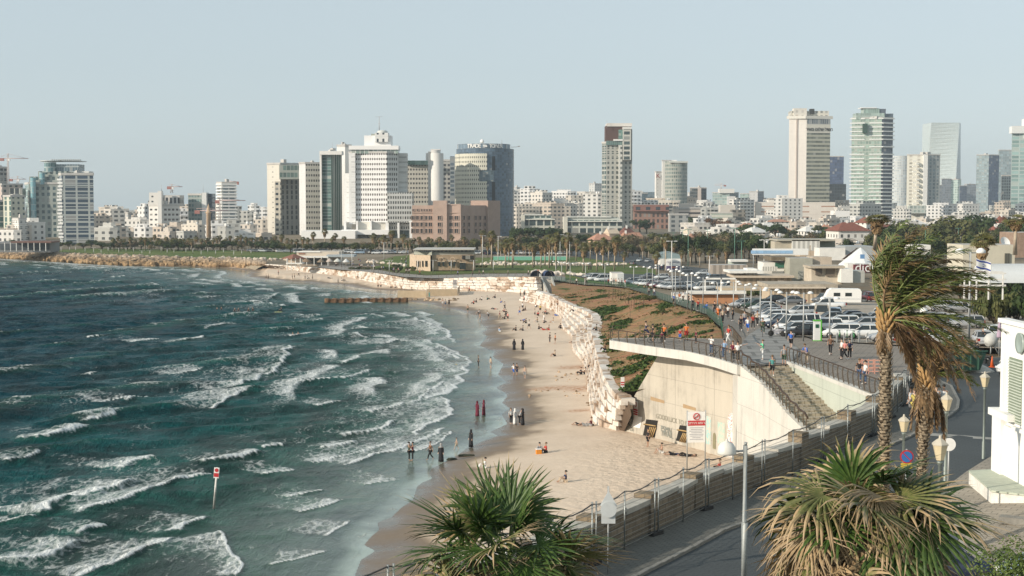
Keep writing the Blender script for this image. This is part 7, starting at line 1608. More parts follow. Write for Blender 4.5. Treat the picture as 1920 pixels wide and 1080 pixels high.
# == people
def skin_mesh(name,V,E,rad,mats,sub=1):
 me=bpy.data.meshes.new(name);me.from_pydata([tuple(v) for v in V],E,[]);o=bpy.data.objects.new(name,me);COL.objects.link(o)
 md=o.modifiers.new('s','SKIN');md.use_smooth_shade=True;md.branch_smoothing=.6
 sv=me.skin_vertices[0].data
 for i,r in enumerate(rad):sv[i].radius=r if isinstance(r,tuple) else (r,r);sv[i].use_root=(i==0)
 if sub:m2=o.modifiers.new('u','SUBSURF');m2.levels=sub
 dg=bpy.context.evaluated_depsgraph_get();out=bpy.data.meshes.new_from_object(o.evaluated_get(dg));bpy.data.objects.remove(o);out.name=name;out.materials.clear()
 for q in mats:out.materials.append(q)
 return out
def V3(*a): return Vector(a)
def pose(kind):
 """joints: hips, spine, head and limbs for one posture; +x is forward"""
 J=dict(pel=V3(0,0,.95),sp=V3(.01,0,1.13),ch=V3(.0,0,1.33),nk=V3(0,0,1.50),hd=V3(.02,0,1.60),ht=V3(.015,0,1.70))
 for s,n in ((1,'L'),(-1,'R')):
  J['hp'+n]=V3(0,.10*s,.90);J['kn'+n]=V3(.02,.10*s,.50);J['an'+n]=V3(0,.10*s,.09);J['to'+n]=V3(.17,.12*s,.04)
  J['sh'+n]=V3(0,.18*s,1.42);J['el'+n]=V3(-.02,.25*s,1.13);J['wr'+n]=V3(.06,.26*s,.88)
 if kind=='walk':
  J['knL']=V3(.22,.10,.53);J['anL']=V3(.30,.10,.10);J['toL']=V3(.46,.11,.08);J['knR']=V3(-.06,-.1,.50);J['anR']=V3(-.34,-.1,.16);J['toR']=V3(-.22,-.12,.04)
  J['elL']=V3(-.14,.24,1.16);J['wrL']=V3(-.16,.26,.92);J['elR']=V3(.10,-.24,1.15);J['wrR']=V3(.27,-.22,1.0)
 if kind=='reach':J['elR']=V3(.25,-.25,1.36);J['wrR']=V3(.50,-.28,1.46);J['elL']=V3(.12,.25,1.2);J['wrL']=V3(.34,.18,1.3)
 if kind=='point':J['elR']=V3(.05,-.44,1.44);J['wrR']=V3(.1,-.70,1.52)
 if kind=='lean':
  for k in ('sp','ch','nk','hd','ht','shL','shR'):J[k]=J[k]+V3(.35*(J[k].z-.95)*1.1,0,-.04)
  for n,s in (('L',1),('R',-1)):J['el'+n]=V3(.38,.26*s,1.10);J['wr'+n]=V3(.55,.10*s,1.08)
 if kind=='sit':
  d=V3(-.05,0,-.80)
  for k in list(J):J[k]=J[k]+d
  for n,s in (('L',1),('R',-1)):J['kn'+n]=V3(.38,.15*s,.42);J['an'+n]=V3(.60,.13*s,.08);J['to'+n]=V3(.74,.14*s,.05);J['el'+n]=V3(.12,.26*s,.40);J['wr'+n]=V3(.34,.20*s,.42);J['hp'+n]=V3(0,.11*s,.14)
 if kind=='ride':
  d=V3(-.05,0,.02)
  for k in list(J):J[k]=J[k]+d
  for n,s in (('L',1),('R',-1)):J['kn'+n]=V3(.30,.16*s,.72 if s>0 else .60);J['an'+n]=V3(.12,.13*s,.35 if s>0 else .18);J['to'+n]=J['an'+n]+V3(.16,0,-.02);J['el'+n]=V3(.25,.26*s,1.22);J['wr'+n]=V3(.46,.24*s,1.06)
 if kind=='lie':
  def f(v): return V3(v.z-.9,v.y,.13+v.x*.5)
  J={k:f(v) for k,v in J.items()}
  J['knL']=V3(-.42,.12,.36);J['elR']=V3(.35,-.42,.10);J['wrR']=V3(.62,-.35,.10)
 return J
def fingers(V,E,Rr,w,d,side):
 """a palm, four unequal curled fingers and a thumb leaving its side"""
 d=d.normalized();u=d.cross(side).normalized();s=side.normalized();i0=len(V);V.append(V[w]+d*.07);Rr.append((.030,.018));E.append((w,i0))
 for k,l in ((-1.5,.060),(-.5,.075),(.5,.080),(1.5,.068)):
  a=V[i0]+s*k*.018+d*.015;j=len(V);V.append(a+d*l*.5);V.append(a+d*l+u*.02);Rr+=[.010,.008];E+=[(i0,j),(j,j+1)]
 j=len(V);V.append(V[w]+d*.04+s*.045);V.append(V[w]+d*.075+s*.062+u*.01);Rr+=[.012,.009];E+=[(w,j),(j,j+1)]
SKINM=M((.42,.25,.17),.55,0,.08,6);SKINL=M((.55,.36,.26),.55,0,.08,6)
def person_proto(kind):
 J=pose('stand' if kind=='robe' else kind);root=empty('person',(0,-60,-40));ks=list(J);V=[J[k] for k in ks];ix={k:i for i,k in enumerate(ks)}
 rd=dict(pel=(.15,.105),sp=(.125,.09),ch=(.155,.105),nk=.05,hd=(.075,.08),ht=(.088,.10),hp=.085,kn=.052,an=.036,to=.032,sh=.055,el=.038,wr=.027)
 rr=[rd.get(k,rd.get(k[:2])) for k in ks];E=[('pel','sp'),('sp','ch'),('ch','nk'),('nk','hd'),('hd','ht')]
 for n in 'LR':E+=[('pel','hp'+n),('hp'+n,'kn'+n),('kn'+n,'an'+n),('an'+n,'to'+n),('ch','sh'+n),('sh'+n,'el'+n),('el'+n,'wr'+n)]
 E=[(ix[a],ix[b]) for a,b in E]
 up=(J['ht']-J['nk']).normalized();fw=V3(0,0,1) if kind=='lie' else V3(1,0,0);sd=V3(0,1,0)
 V.append(J['ht']+fw*.105-up*.05);rr.append(.014);E.append((ix['ht'],len(V)-1))
 for n,s in (('L',1),('R',-1)):V.append(J['ht']-up*.04+sd*s*.098);rr.append(.014);E.append((ix['ht'],len(V)-1));fingers(V,E,rr,ix['wr'+n],J['wr'+n]-J['el'+n],V3(0,-s,0) if abs((J['wr'+n]-J['el'+n]).y)<.12 else V3(0,0,1))
 o=bpy.data.objects.new('body',skin_mesh('body',V,E,rr,[SKINM]));COL.objects.link(o);o.parent=root
 b=MB();c=J['ht']
 for s in (-1,1):b.ball(tuple(c+fw*.092-up*.025+sd*s*.033),.011,0,6,4)
 b.box(tuple(c+fw*.088-up*.085),(.012,.045,.010));b.build('face',M((.05,.03,.03),.4),root)
 b=MB();q=c-fw*.02+up*.025;rows=[]
 for i in range(6):
  t=i/5;a=math.pi*(.62-.62*t);rows.append([tuple(q+up*(.108*math.cos(a))+(fw*math.cos(2*math.pi*k/10)*1.05+sd*math.sin(2*math.pi*k/10)*.92)*(.112*math.sin(a)+.001)-fw*(.02 if i<3 else 0)) for k in range(10)])
 b.grid(rows,0,True);b.build('hair',M((.03,.02,.015),.7),root)
 def garment(nm,keys,edges,radd,mt):
  k2=list(keys);V2=[keys[k] for k in k2];e2=[(k2.index(a),k2.index(b_)) for a,b_ in edges];o=bpy.data.objects.new(nm,skin_mesh(nm,V2,e2,[radd[k] for k in k2],[mt]));COL.objects.link(o);o.parent=root; return o
 T={'ch':J['ch'],'sp':J['sp'],'hem':J['pel']+(J['pel']-J['sp'])*.15,'nk':J['ch'].lerp(J['nk'],.7)};rad={'ch':(.178,.125),'sp':(.15,.112),'hem':(.172,.125),'nk':(.085,.075)};ed=[('ch','sp'),('sp','hem'),('ch','nk')]
 for n in 'LR':T['sh'+n]=J['sh'+n];T['el'+n]=J['sh'+n].lerp(J['el'+n],.8 if kind!='robe' else 1);rad['sh'+n]=.073;rad['el'+n]=.058;ed+=[('ch','sh'+n),('sh'+n,'el'+n)]
 if kind=='robe':
  for n in 'LR':T['wr'+n]=J['wr'+n];rad['wr'+n]=.06;ed.append(('el'+n,'wr'+n))
 garment('top',T,ed,rad,WHITE)
 if kind=='robe':
  b=MB();b.grid([[((r*(1+.07*math.cos(5*a)))*math.cos(a)*.78,r*(1+.05*math.sin(4*a))*math.sin(a),z) for a in [2*math.pi*k/18 for k in range(18)]] for r,z in ((.27,.05),(.25,.3),(.22,.65),(.215,.95),(.17,1.15),(.17,1.3))],0,True,True,True,True);b.build('skirt',WHITE,root)
  b=MB();b.lathe([(.20,1.36),(.15,1.47),(.105,1.53),(.122,1.62),(.125,1.71),(.09,1.79),(.01,1.82)],(-.01,0,0),14);b.build('headscarf',WHITE,root)
 else :
  T={'pel':J['pel']};rad={'pel':(.168,.122)};ed=[]
  for n in 'LR':T['hp'+n]=J['hp'+n];T['kn'+n]=J['kn'+n];T['an'+n]=J['kn'+n].lerp(J['an'+n],.85);rad['hp'+n]=.105;rad['kn'+n]=.073;rad['an'+n]=.062;ed+=[('pel','hp'+n),('hp'+n,'kn'+n),('kn'+n,'an'+n)]
  garment('trousers',T,ed,rad,WHITE)
  T={k:v for k,v in T.items() if not k.startswith('an')};ed=[e for e in ed if not e[1].startswith('an')];garment('shorts',T,ed,{**rad,'knL':.09,'knR':.09},WHITE)
  for n in 'LR':
   b=MB();a_,t_=J['an'+n],J['to'+n];b.tube([a_-(t_-a_)*.25-V3(0,0,.03),a_.lerp(t_,.6)-V3(0,0,.02),t_+(t_-a_)*.25],[.05,.05,.035],8);b.build('shoe',WHITE,root)
 return reg(root)
PEO={k:person_proto(k) for k in ('stand','walk','reach','point','lean','sit','lie','robe','ride')}
PC={'k':('black',(.015,.015,.018)),'w':('white',(.70,.70,.68)),'r':('red',(.45,.04,.03)),'b':('blue',(.04,.14,.50)),'n':('navy',(.02,.03,.08)),'g':('grey',(.30,.30,.30)),'t':('teal',(.08,.28,.26)),'o':('orange',(.60,.17,.04)),'m':('maroon',(.13,.012,.03)),'y':('yellow',(.55,.45,.12)),'p':('pink',(.60,.22,.20)),'d':('dark green',(.04,.07,.04)),'l':('light blue',(.25,.38,.55)),'e':('beige',(.45,.36,.26)),'c':('bright green',(.15,.55,.32)),'x':('brown',(.16,.085,.05)),'j':('denim',(.06,.10,.18))}
CM={k:M(v[1],.8,0,.15,5) for k,v in PC.items()};PCNT={}
VERB={'stand':'standing','walk':'walking','reach':'holding something up','point':'with an arm out','lean':'leaning forward','sit':'sitting','lie':'lying','robe':'standing','ride':'riding'}
def person(x,y,kind,cols,head,where,on='B',s=1.0,lift=0.0):
 """cols: top, bottom (upper case = shorts, '-' = bare)"""
 if on=='B':p=B(x,y)
 elif on=='L':p=L(x,y);p.z+=.08
 elif on=='S':p=P(x,y,-.15)
 elif on=='H':p=P(x,y,6);p=P(x,y,float(hill_z(np.array([p.x]),np.array([p.y]))[0]))
 else :p=P(x,y,on)
 p.z+=lift;pr=PEO[kind];t,b_=cols[0],cols[1]
 ct='bare chested' if t=='-' else PC[t][0]+(' robe' if kind=='robe' else ' top');cb='' if kind=='robe' else (' and '+PC[b_.lower()][0]+(' shorts' if b_.isupper() else ' trousers'))
 lab=('person in ' if t!='-' else 'person, ')+ct+cb+' '+VERB[kind]+' '+where;PCNT[lab]=PCNT.get(lab,0)+1
 if PCNT[lab]>1:lab+=', '+ordn(PCNT[lab]-1)+' such'
 o=put(pr,p,s,R(head),lab,'people out at the seafront','person');rn=random.Random(int(x*3+y))
 for ch in list(o.children):
  n=ch.name.split('.')[0]
  if (n=='top' and t=='-') or (n=='trousers' and b_.isupper()) or (n=='shorts' and not b_.isupper()) or (n=='shoe' and on in ('B','S')):DROP.append(ch);continue
  m={'top':CM.get(t),'skirt':CM.get(t),'headscarf':CM.get(b_.lower()),'trousers':CM.get(b_.lower()),'shorts':CM.get(b_.lower()),'hair':M(rn.choice([(.02,.015,.01),(.05,.03,.02),(.12,.07,.03)]),.7),'body':rn.choice([SKINM,SKINL]),'shoe':CM[rn.choice('kwg')]}.get(n)
  if m:ch.material_slots[0].link='OBJECT';ch.material_slots[0].material=m
 return o
DROP=[]
Wd,Sd='in the shallow water','on the sand'
for a in ((895,781,'robe','mm',40,Wd),(907,779,'robe','mm',200,Wd),(767,864,'reach','dk',0,Wd),(774,864,'reach','mk',180,Wd),(807,863,'walk','xk',200,Wd),(827,866,'robe','kg',250,Wd),(883,839,'robe','kk',220,'at the water edge'),(897,689,'stand','kk',0,Wd),(920,692,'stand','eG',30,Wd),(958,795,'stand','wk',300,Sd),(966,796,'robe','ww',330,Sd),(974,796,'lean','gk',20,Sd),(980,797,'robe','kk',160,Sd),(963,705,'walk','wB',60,Sd),(969,705,'walk','kN',60,Sd),(984,710,'walk','-G',260,Sd),(964,656,'robe','kk',80,Sd),(980,656,'robe','kk',300,Sd),(1031,643,'stand','kk',200,Sd),(1041,645,'stand','oX',180,Sd),(909,878,'sit','ww',190,'by the water edge alone'),(1012,849,'sit','gj',280,'beside the orange box'),(1023,849,'sit','rk',200,'beside the orange box'),(1060,904,'sit','ne',190,'alone on the trodden sand'),(1108,799,'sit','mg',160,'at the terrace foot'),(1086,798,'lie','xK',20,'at the terrace foot'),(1098,799,'lie','wG',10,'at the terrace foot'),(1215,838,'stand','kK',200,'before the beach doorway'),(1240,850,'sit','-W',200,'near the beach doorway'),(1262,854,'lie','nK',10,'near the beach doorway'),(1288,856,'lie','kk',5,'near the beach doorway'),(1349,882,'sit','rk',150,'close behind the stone wall'),(1040,668,'sit','eK',200,Sd),(1089,702,'sit','kk',200,'by the scattered stones'),(1097,702,'sit','xk',160,'by the scattered stones'),(1076,644,'lie','rK',10,'below the terrace'),(967,620,'sit','kk',200,'in mid beach'),(980,620,'sit','gk',160,'in mid beach'),(1020,619,'lie','xR',10,'in mid beach'),(1029,619,'sit','xR',190,'in mid beach'),(986,606,'sit','kk',200,'in mid beach'),(1020,605,'walk','wW',200,'in mid beach'),(1037,605,'sit','eW',200,'in mid beach'),(1013,586,'stand','yK',90,'in mid beach'),(1003,595,'stand','gK',0,'in mid beach'),(1022,588,'sit','rk',180,'in mid beach'),(985,582,'sit','kk',190,'in mid beach'),(980,583,'lie','wK',180,'in mid beach'),(1043,592,'lie','lB',10,'in mid beach'),(1059,594,'stand','kk',200,'below the terrace'),(937,599,'walk','me',180,'near the waterline'),(916,598,'lean','wK',180,'near the waterline'),(900,602,'walk','-E',180,'near the waterline'),(898,588,'sit','wK',180,'near the waterline'),(877,586,'stand','-D',90,'near the waterline'),(830,573,'stand','-W',90,'near the far waterline'),(835,575,'stand','gJ',90,'near the far waterline'),(842,574,'stand','kK',120,'near the far waterline'),(805,559,'stand','tt',90,'by the screen fence'),(888,570,'sit','rk',200,'on the upper far sand'),(893,567,'sit','kk',200,'on the upper far sand'),(903,563,'sit','wk',200,'on the upper far sand'),(928,559,'sit','nk',160,'on the upper far sand'),(914,562,'sit','tk',20,'on the upper far sand'),(976,556,'stand','ek',200,'near the beach stair'),(983,557,'stand','kk',100,'near the beach stair'),(996,562,'sit','kk',160,'near the beach stair'),(1008,556,'stand','pk',160,'near the beach stair'),(880,549,'walk','rk',180,'at the foot of the white wall'),(709,541,'stand','-K',90,'in the far cove'),(714,541,'stand','-K',60,'in the far cove'),(733,540,'sit','kk',0,'in the far cove'),(741,540,'sit','wk',0,'in the far cove'),(671,524,'stand','kk',0,'in the far cove'),(682,523,'sit','wk',0,'in the far cove'),(634,532,'stand','kk',0,'in the far cove'),(641,527,'sit','wk',0,'in the far cove'),(645,527,'sit','kk',0,'in the far cove'),(618,522,'lie','kk',0,'in the far cove'),(572,524,'stand','gk',0,'in the far cove'),(577,523,'sit','wk',0,'in the far cove'),(586,525,'stand','kk',0,'in the far cove'),(548,524,'stand','kk',0,'in the far cove'),(552,523,'stand','xK',0,'in the far cove'),(503,524,'stand','kk',0,'in the far cove'),(499,524,'stand','kK',0,'in the far cove'),(522,516,'stand','rk',0,'in the far cove'),(560,518,'walk','wk',0,'in the far cove'),(641,516,'stand','kk',0,'in the far cove'),(653,519,'sit','rk',0,'in the far cove')):
 person(*a[:6])
person(856,843,'walk','-E',180,Wd+', a child','B',.66)
for x,y in ((407,583),(415,582),(440,584),(447,584),(466,584),(474,583)):person(x,y,'stand','kk',90,'waist deep among the surfers','S',1,-.9)
person(527,585,'sit','kk',180,'on a yellow surfboard','S',1,.15);b=MB();p=P(519,586,0.12);b.lathe([(.02,-.95),(.22,-.6),(.28,0),(.24,.5),(.02,1.0)],(0,0,0),12)
b.v=[(v[2]*1.1,v[0],v[1]*.22) for v in b.v];o=b.build('surfboard',M((.6,.6,.25),.4),None,p+Vector((.4,0,.12)));tag(o,'yellow surfboard floating under a seated surfer','surfboard')
for x,y in ((549,630),(559,629)):person(x,y,'stand','-K',90,'swimming offshore','S',1,-1.05)
person(860,688,'lie','-Y',10,'floating in the surf','S',1,.05)
PZ='on the viewing deck';PL='on the plaza';PR='on the promenade'
for a in ((1212,637,'ride','nN',5,PZ),(1224,643,'stand','kK',10,PZ),(1245,642,'stand','ok',60,PZ),(1287,640,'stand','oR',80,PZ),(1334,667,'reach','wj',240,PZ),(1358,675,'stand','lj',250,PZ),(1366,645,'walk','rw',200,PZ),(1374,679,'stand','mk',240,PZ),(1383,680,'point','wk',80,PZ),(1430,677,'reach','cw',180,PL),(1470,688,'walk','gD',80,'at the head of the stairs'),(1483,656,'walk','bK',70,PL),(1513,684,'lean','be',215,'over the plaza railing'),(1557,667,'walk','xk',250,PL),(1578,674,'stand','wk',200,PL),(1584,676,'walk','pk',190,PL),(1593,675,'stand','nk',240,PL),(1611,718,'stand','kj',250,'at the plaza railing'),(1622,722,'stand','wj',200,'at the plaza railing'),(1389,622,'walk','kk',80,PR),(1402,625,'walk','wB',70,PR),(1412,619,'walk','rk',90,PR),(1430,629,'ride','dd',80,PR),(1457,631,'ride','gw',160,'on the scooter'),(1355,607,'walk','ek',70,PR),(1346,600,'walk','oO',70,PR),(1350,594,'walk','wk',90,PR),(1340,590,'walk','kk',90,PR),(1361,592,'walk','kk',250,PR),(1365,598,'stand','wk',250,PR),(1325,580,'sit','bb',200,PR),(1309,585,'walk','rk',90,PR),(1299,582,'walk','kk',90,PR),(1274,569,'walk','ow',90,PR),(1264,573,'walk','bK',90,PR),(1281,567,'stand','wk',200,PR),(1291,572,'stand','kk',200,PR),(1217,556,'walk','gk',90,PR),(1221,554,'walk','kk',90,PR),(1227,558,'walk','wn',90,PR),(1081,535,'walk','wk',200,PR),(1097,534,'stand','ww',160,PR),(1101,534,'walk','wk',160,PR),(1141,536,'stand','rk',120,PR),(1146,536,'stand','wk',60,PR),(1151,536,'walk','kk',60,PR),(1155,536,'stand','oe',200,PR),(1160,537,'walk','wk',20,PR),(1166,537,'stand','kk',20,PR),(1172,538,'stand','rw',20,PR),(1197,541,'sit','kk',20,PR),(1208,543,'sit','xk',20,PR),(1755,780,'walk','wG',80,'on the road corner'),(1769,779,'walk','wG',80,'on the road corner'),(1714,788,'walk','yY',200,'behind the dead fronds'),(1708,784,'stand','wg',200,'behind the dead fronds'),(1831,656,'sit','kk',200,'by the motorbikes'),(1843,650,'stand','kw',200,'by the motorbikes'),(1668,690,'sit','gk',160,'by the pink barrier'),(1420,612,'walk','ek',70,PR),(1396,612,'walk','gn',250,PR),(1374,603,'stand','kk',160,PR),(1009,516,'stand','ok',90,'by the blue tents'),(1025,517,'stand','rk',90,'by the blue tents'),(1066,507,'stand','kk',90,'on the far lawn'),(1104,508,'stand','kk',90,'on the far lawn'),(1108,508,'stand','nk',90,'on the far lawn')):
 person(*a[:6],'L')
person(1448,706,'walk','tK',80,'climbing the stairs',9.75);person(1241,646,'stand','mk',80,PZ+', a child','L',.7);person(1275,641,'stand','rB',80,PZ+', a child','L',.72);person(1305,645,'stand','mk',200,PZ+', a child','L',.75)
for x,y,k,c,z in ((1099,622,'sit','ge',4.3),(1118,620,'sit','dk',4.9),(1134,657,'sit','xk',5.2),(1075,584,'sit','wk',3.6),(1045,577,'stand','xK',2.6),(1024,552,'sit','rk',3.2),(1110,690,'sit','kk',2.2)):person(x,y,k,c,190,'on the stone terrace',z)
rnd=random.Random(16)
for i in range(22):person(rnd.uniform(925,1062),rnd.uniform(562,622),rnd.choice(['sit','sit','lie','walk','stand','sit']),rnd.choice(['kk','wK','rk','-B','eG','lw','pK','gk']),rnd.uniform(0,360),'on the upper beach')
rnd=random.Random(17);wf='on the far promenade'
for i in range(34):
 x=rnd.choice([rnd.uniform(600,720),rnd.uniform(735,768),rnd.uniform(770,1000)]);y=float(np.interp(x,[600,650,700,750,820,1000],[500,502,506,514,519.5,517]));person(x,y+rnd.uniform(-1.5,1),rnd.choice(['walk','stand','walk']),rnd.choice(['kk','wk','gk','kk','rk','ek','bk']),rnd.choice([0,180]),wf,'L')
for i in range(26):person(rnd.uniform(590,770),rnd.uniform(486,498),rnd.choice(['walk','stand','sit']),rnd.choice(['kk','wk','gk','bk','rk','ek']),rnd.choice([0,90,180]),'by the beach cafe','L')
for ch in DROP:bpy.data.objects.remove(ch)
# == lamps
LM=M((.20,.23,.21),.5,.4);LGL=M((.62,.52,.34),.35,0,.1);GREY=M((.40,.41,.40),.5,.4,.1)
def lantern(label,x,yt,Y,h):
 p=PD(x,yt,Y);z0=p.z-h;r=empty('street_lamp',(p.x,p.y,z0),.4,label,'street lamp','lantern street lamps');k=h/4.4
 b=MB();b.lathe([(.16,0),(.16,.12),(.09,.25),(.085,1.2*k),(.06,1.25*k),(.055,h-.75),(.09,h-.72),(.09,h-.62)],(0,0,0),12);b.build('pole',LM,r)
 b=MB();b.lathe([(.12,h-.60),(.235,h-.14)],(0,0,0),6,0,False,True);b.build('lantern',LGL,r);b=MB();b.lathe([(.255,h-.15),(.255,h-.11),(.13,h+.0),(.05,h+.05),(.045,h+.12),(.01,h+.15)],(0,0,0),6,0,False);b.build('cap',M((.5,.45,.36),.6),r)
for a in (('lantern lamp rising in front of the torn fan palm',1763,825,42,4.6),('tall lantern lamp with a white round sign beside its pole',1775,742,57,4.0),('lantern lamp on the pavement before the white house corner',1847,702,68,4.5),('short lantern lamp between the two date palm trunks',1695,783,60,4.1)):lantern(*a)
def signpost(nm,label,x,yt,yb,Y,shapes,r=.035):
 p,q=PD(x,yb,Y),PD(x,yt,Y);t=empty(nm,p,0,label,'sign');b=MB();b.tube([(0,0,0),(0,0,q.z-p.z)],r,8);b.build('pole',GREY,t)
 for (kind,cy,w,h,m,dy) in shapes:
  c=(PD(x,cy,Y)-p).z;b=MB();n={'tri':3,'disc':24}.get(kind)
  if kind=='rect':b.box((0,dy,c),(w,.03,h))
  else :b.T=Matrix.Translation((0,dy,c))@Matrix.Rotation(R(90),4,'X')@Matrix.Rotation(R(90),4,'Z');b.lathe([(.001,-.015),(w/2,-.015),(w/2,.015),(.001,.015)],(0,0,0),n,0,False)
  b.build('plate',m,t)
 return t
AL=M((.62,.64,.63),.4,.2,.08)
signpost('road_sign','backs of a triangular, a round and a square road sign on one pole',1140,912,1092,50.5,(('tri',938,.72,.72,AL,-.10),('disc',954,.58,.56,AL,-.14),('rect',969,.50,.46,AL,-.06)))
BLU=M((.04,.16,.42),.4);t=signpost('road_sign','round blue no parking sign with red rim and yellow plate',1697,842,1010,52,(('disc',856,.50,.5,RED,-.05),('disc',856,.40,.4,BLU,-.07),('rect',873,.42,.2,M((.6,.42,.05)),-.05)))
b=MB();c=(PD(1697,856,52)-PD(1697,1010,52)).z;b.box((0,-.09,c),(.44,.01,.045));b.v=[(v[0]*.72,v[1],c+(v[2]-c)-v[0]*.72) for v in b.v];b.build('bar',RED,t)
signpost('road_sign','back of a white round sign beside the lantern lamp',1777,822,934,56,(('disc',833,.52,.52,WHITE,-.06),))
signpost('beach_sign','slim white and red notice on a pole by the terrace',1167,707,772,146,(('rect',716,.38,1.0,WHITE,-.05),('rect',717,.34,.12,RED,-.08),('rect',721,.34,.12,RED,-.08)),.06)
t=signpost('sea_marker','leaning white marker post with no swimming sign standing in the sea',401,876,955,112,(('rect',886,.42,.85,WHITE,-.06),('disc',881,.3,.3,RED,-.09),('rect',890,.38,.3,RED,-.09)),.09);t.rotation_euler.y=R(5)
for ch in t.children:
 if ch.name.startswith('pole'):ch.data.materials[0]=M((.62,.60,.56),.7,0,.5,1.2)
signpost('beach_sign','grey notice board against the long white terrace wall',853,525,548,372,(('rect',529,1.0,1.2,M((.3,.28,.28)),-.1),('rect',536,1.0,1.0,M((.5,.5,.48)),-.1)),.1)
# big no-swimming board
p=PD(1305,880,119);t=empty('warning_board',p,.12,'big white board with a no swimming symbol and red band on two posts','sign')
for s_ in (-.78,.78):b=MB();b.tube([(s_,0,-.6),(s_,0,5.0)],.06,8);b.build('post',GREY,t)
b=MB();b.box((0,-.05,3.6),(1.5,.05,2.6));b.build('board',WHITE,t);b=MB();b.box((0,-.09,3.95),(1.5,.03,.42));b.build('red_band',RED,t)
b=MB();b.T=Matrix.Translation((0,-.1,4.5))@Matrix.Rotation(R(90),4,'X');b.tube([(.27*math.cos(i*.3142),.27*math.sin(i*.3142),0) for i in range(21)],.035,5);b.T=None;b.tube([(-.19,-.11,4.31),(.19,-.11,4.69)],.03,5);b.tube([(-.15,-.1,4.44),(-.05,-.1,4.5),(.05,-.1,4.44),(.15,-.1,4.5)],.02,4);b.ball((.08,-.1,4.58),.05);b.build('symbol',RED,t)
for k,w_ in enumerate((1.2,1.0,1.25,.9,1.2,1.1,.7,1.15)):b=MB();b.box((0,-.085,3.55-k*.14),(w_,.01,.045));o=b.build('print_line',M((.35,.35,.38)),t)
tx=text_mesh('\u05d4\u05e6\u05d7\u05e8\u05d4 \u05d0\u05e1\u05d5\u05e8\u05d4',.3,WHITE,'lettering');tx.parent=t;tx.location=(0,-.12,3.95);tx.rotation_euler=(R(90),0,0)
# near street lamp with a white dome head
p=PD(1395,1098,44);t=empty('street_lamp',p,0,'grey steel lamp post with a white dome head reaching left','street lamp');h=(PD(1395,835,44)-p).z
b=MB();b.tube([(0,0,-.5),(0,0,h*.45),(0,0,h*.46),(0,0,h)],[.105,.105,.075,.07],14);b.tube([(0,0,h),(.02,0,h+.1)],.05,8);b.build('pole',M((.30,.32,.31),.55,.4,.2),t);b=MB();b.tube([(0,0,h-.18),(-.35,0,h-.18)],.03,6);b.build('arm',GREY,t)
b=MB();b.lathe([(.001,-.28),(.29,-.28),(.30,-.22),(.27,-.05),(.18,.08),(.05,.13),(.03,.2),(.001,.21)],(-.58,0,h),20);b.build('dome',M((.66,.64,.58),.4,0,.1),t)
# double-headed promenade lamps
def dlamp_proto(h=5.2):
 r=empty('promenade_lamp',(0,-60,-40));b=MB();b.tube([(0,0,0),(0,0,h)],[.09,.07],8);b.tube([(-.55,0,h-.12),(.55,0,h-.12)],.03,5);b.build('pole',GREY,r)
 for s_ in (-1,1):b=MB();b.lathe([(.001,-.04),(.30,-.04),(.28,.10),(.14,.22),(.001,.25)],(s_*.68,0,h-.1),12);b.build('lamp_head',WHITE,r)
 return reg(r)
DL=dlamp_proto();cnt=0
for x,yt,yb in [(1396,532,587),(1408,534,592),(1425,540,613),(1445,543,624),(1474,547,636),(1506,548,641),(1555,558,649),(1042,490,524),(1053,492,528),(1069,494,533),(1098,494,534),(1134,496,537),(1188,500,541),(1213,500,545),(1223,502,550),(1261,505,566),(1266,508,575),(1289,512,580),(1296,515,585),(1318,520,578),(1345,530,590),(1375,528,592),(1235,497,540),(1275,500,545)]:
 p=L(x,yb);hm=(yb-yt)/FPX*p.y;cnt+=1;put(DL,(p.x,p.y,p.z),(1,1,hm/5.2),.1,'white twin-headed lamp along the promenade and car park, '+ordn(cnt-1)+' in its line','promenade lamps','street lamp')
p=PD(1817,600,110);put(DL,(p.x,p.y,p.z-2),(1.25,1.25,1.42),.1,'tall twin-headed white lamp behind the date palm',None,'street lamp');p=L(1730,712);put(DL,(p.x,p.y,p.z),(1,1,1.05),1.3,'twin-headed lamp pole between the date palm crowns',None,'street lamp')
def mast_proto(c,h=9):
 r=empty('lamp_post',(0,-60,-40));b=MB();b.tube([(0,0,0),(0,0,h)],[.13,.08],6);b.build('pole',c,r);b=MB();b.tube([(-.8,0,h),(.8,0,h)],.05,4);b.box((-.9,0,h),(.7,.35,.14));b.box((.9,0,h),(.7,.35,.14));b.build('lamp_head',c,r); return reg(r)
MW,MGn=mast_proto(M((.58,.58,.56),.5)),mast_proto(M((.10,.24,.18),.5));rnd=random.Random(9)
fl_=[(x,y-rnd.uniform(9,13),y,0) for x,y in [(20+i*15.5+rnd.uniform(-4,4),472+i*.25+rnd.uniform(-2,4)) for i in range(30)]]+[(x,488,512,0) for x in (812,846,783,888,925,700,730)]+[(x,440+(x%7),500,0) for x in (905,934,1068,1050,1245)]+[(720,455,490,0),(640,470,500,0),(660,468,502,0),(1259,452,540,0),(1330,480,528,0),(1432,450,530,0)]
fl_+=[(x,yt,yb,1) for x,yt,yb in ((1290,430,500),(1280,432,478),(1262,436,470),(1326,430,480),(1377,428,505),(1390,452,512),(1545,432,462),(1613,430,470),(1734,430,500),(1796,428,480))]
for i,(x,yt,yb,g) in enumerate(sorted(fl_)):p=L(x,yb);hm=(yb-yt)/FPX*p.y;put((MW,MGn)[g],(p.x,p.y,p.z),(1,1,hm/9),rnd.uniform(-.4,.4),('green' if g else 'white')+' slim lamp post in the middle distance, '+ordn(i)+' from left overall','slim lamp posts','lamp post')
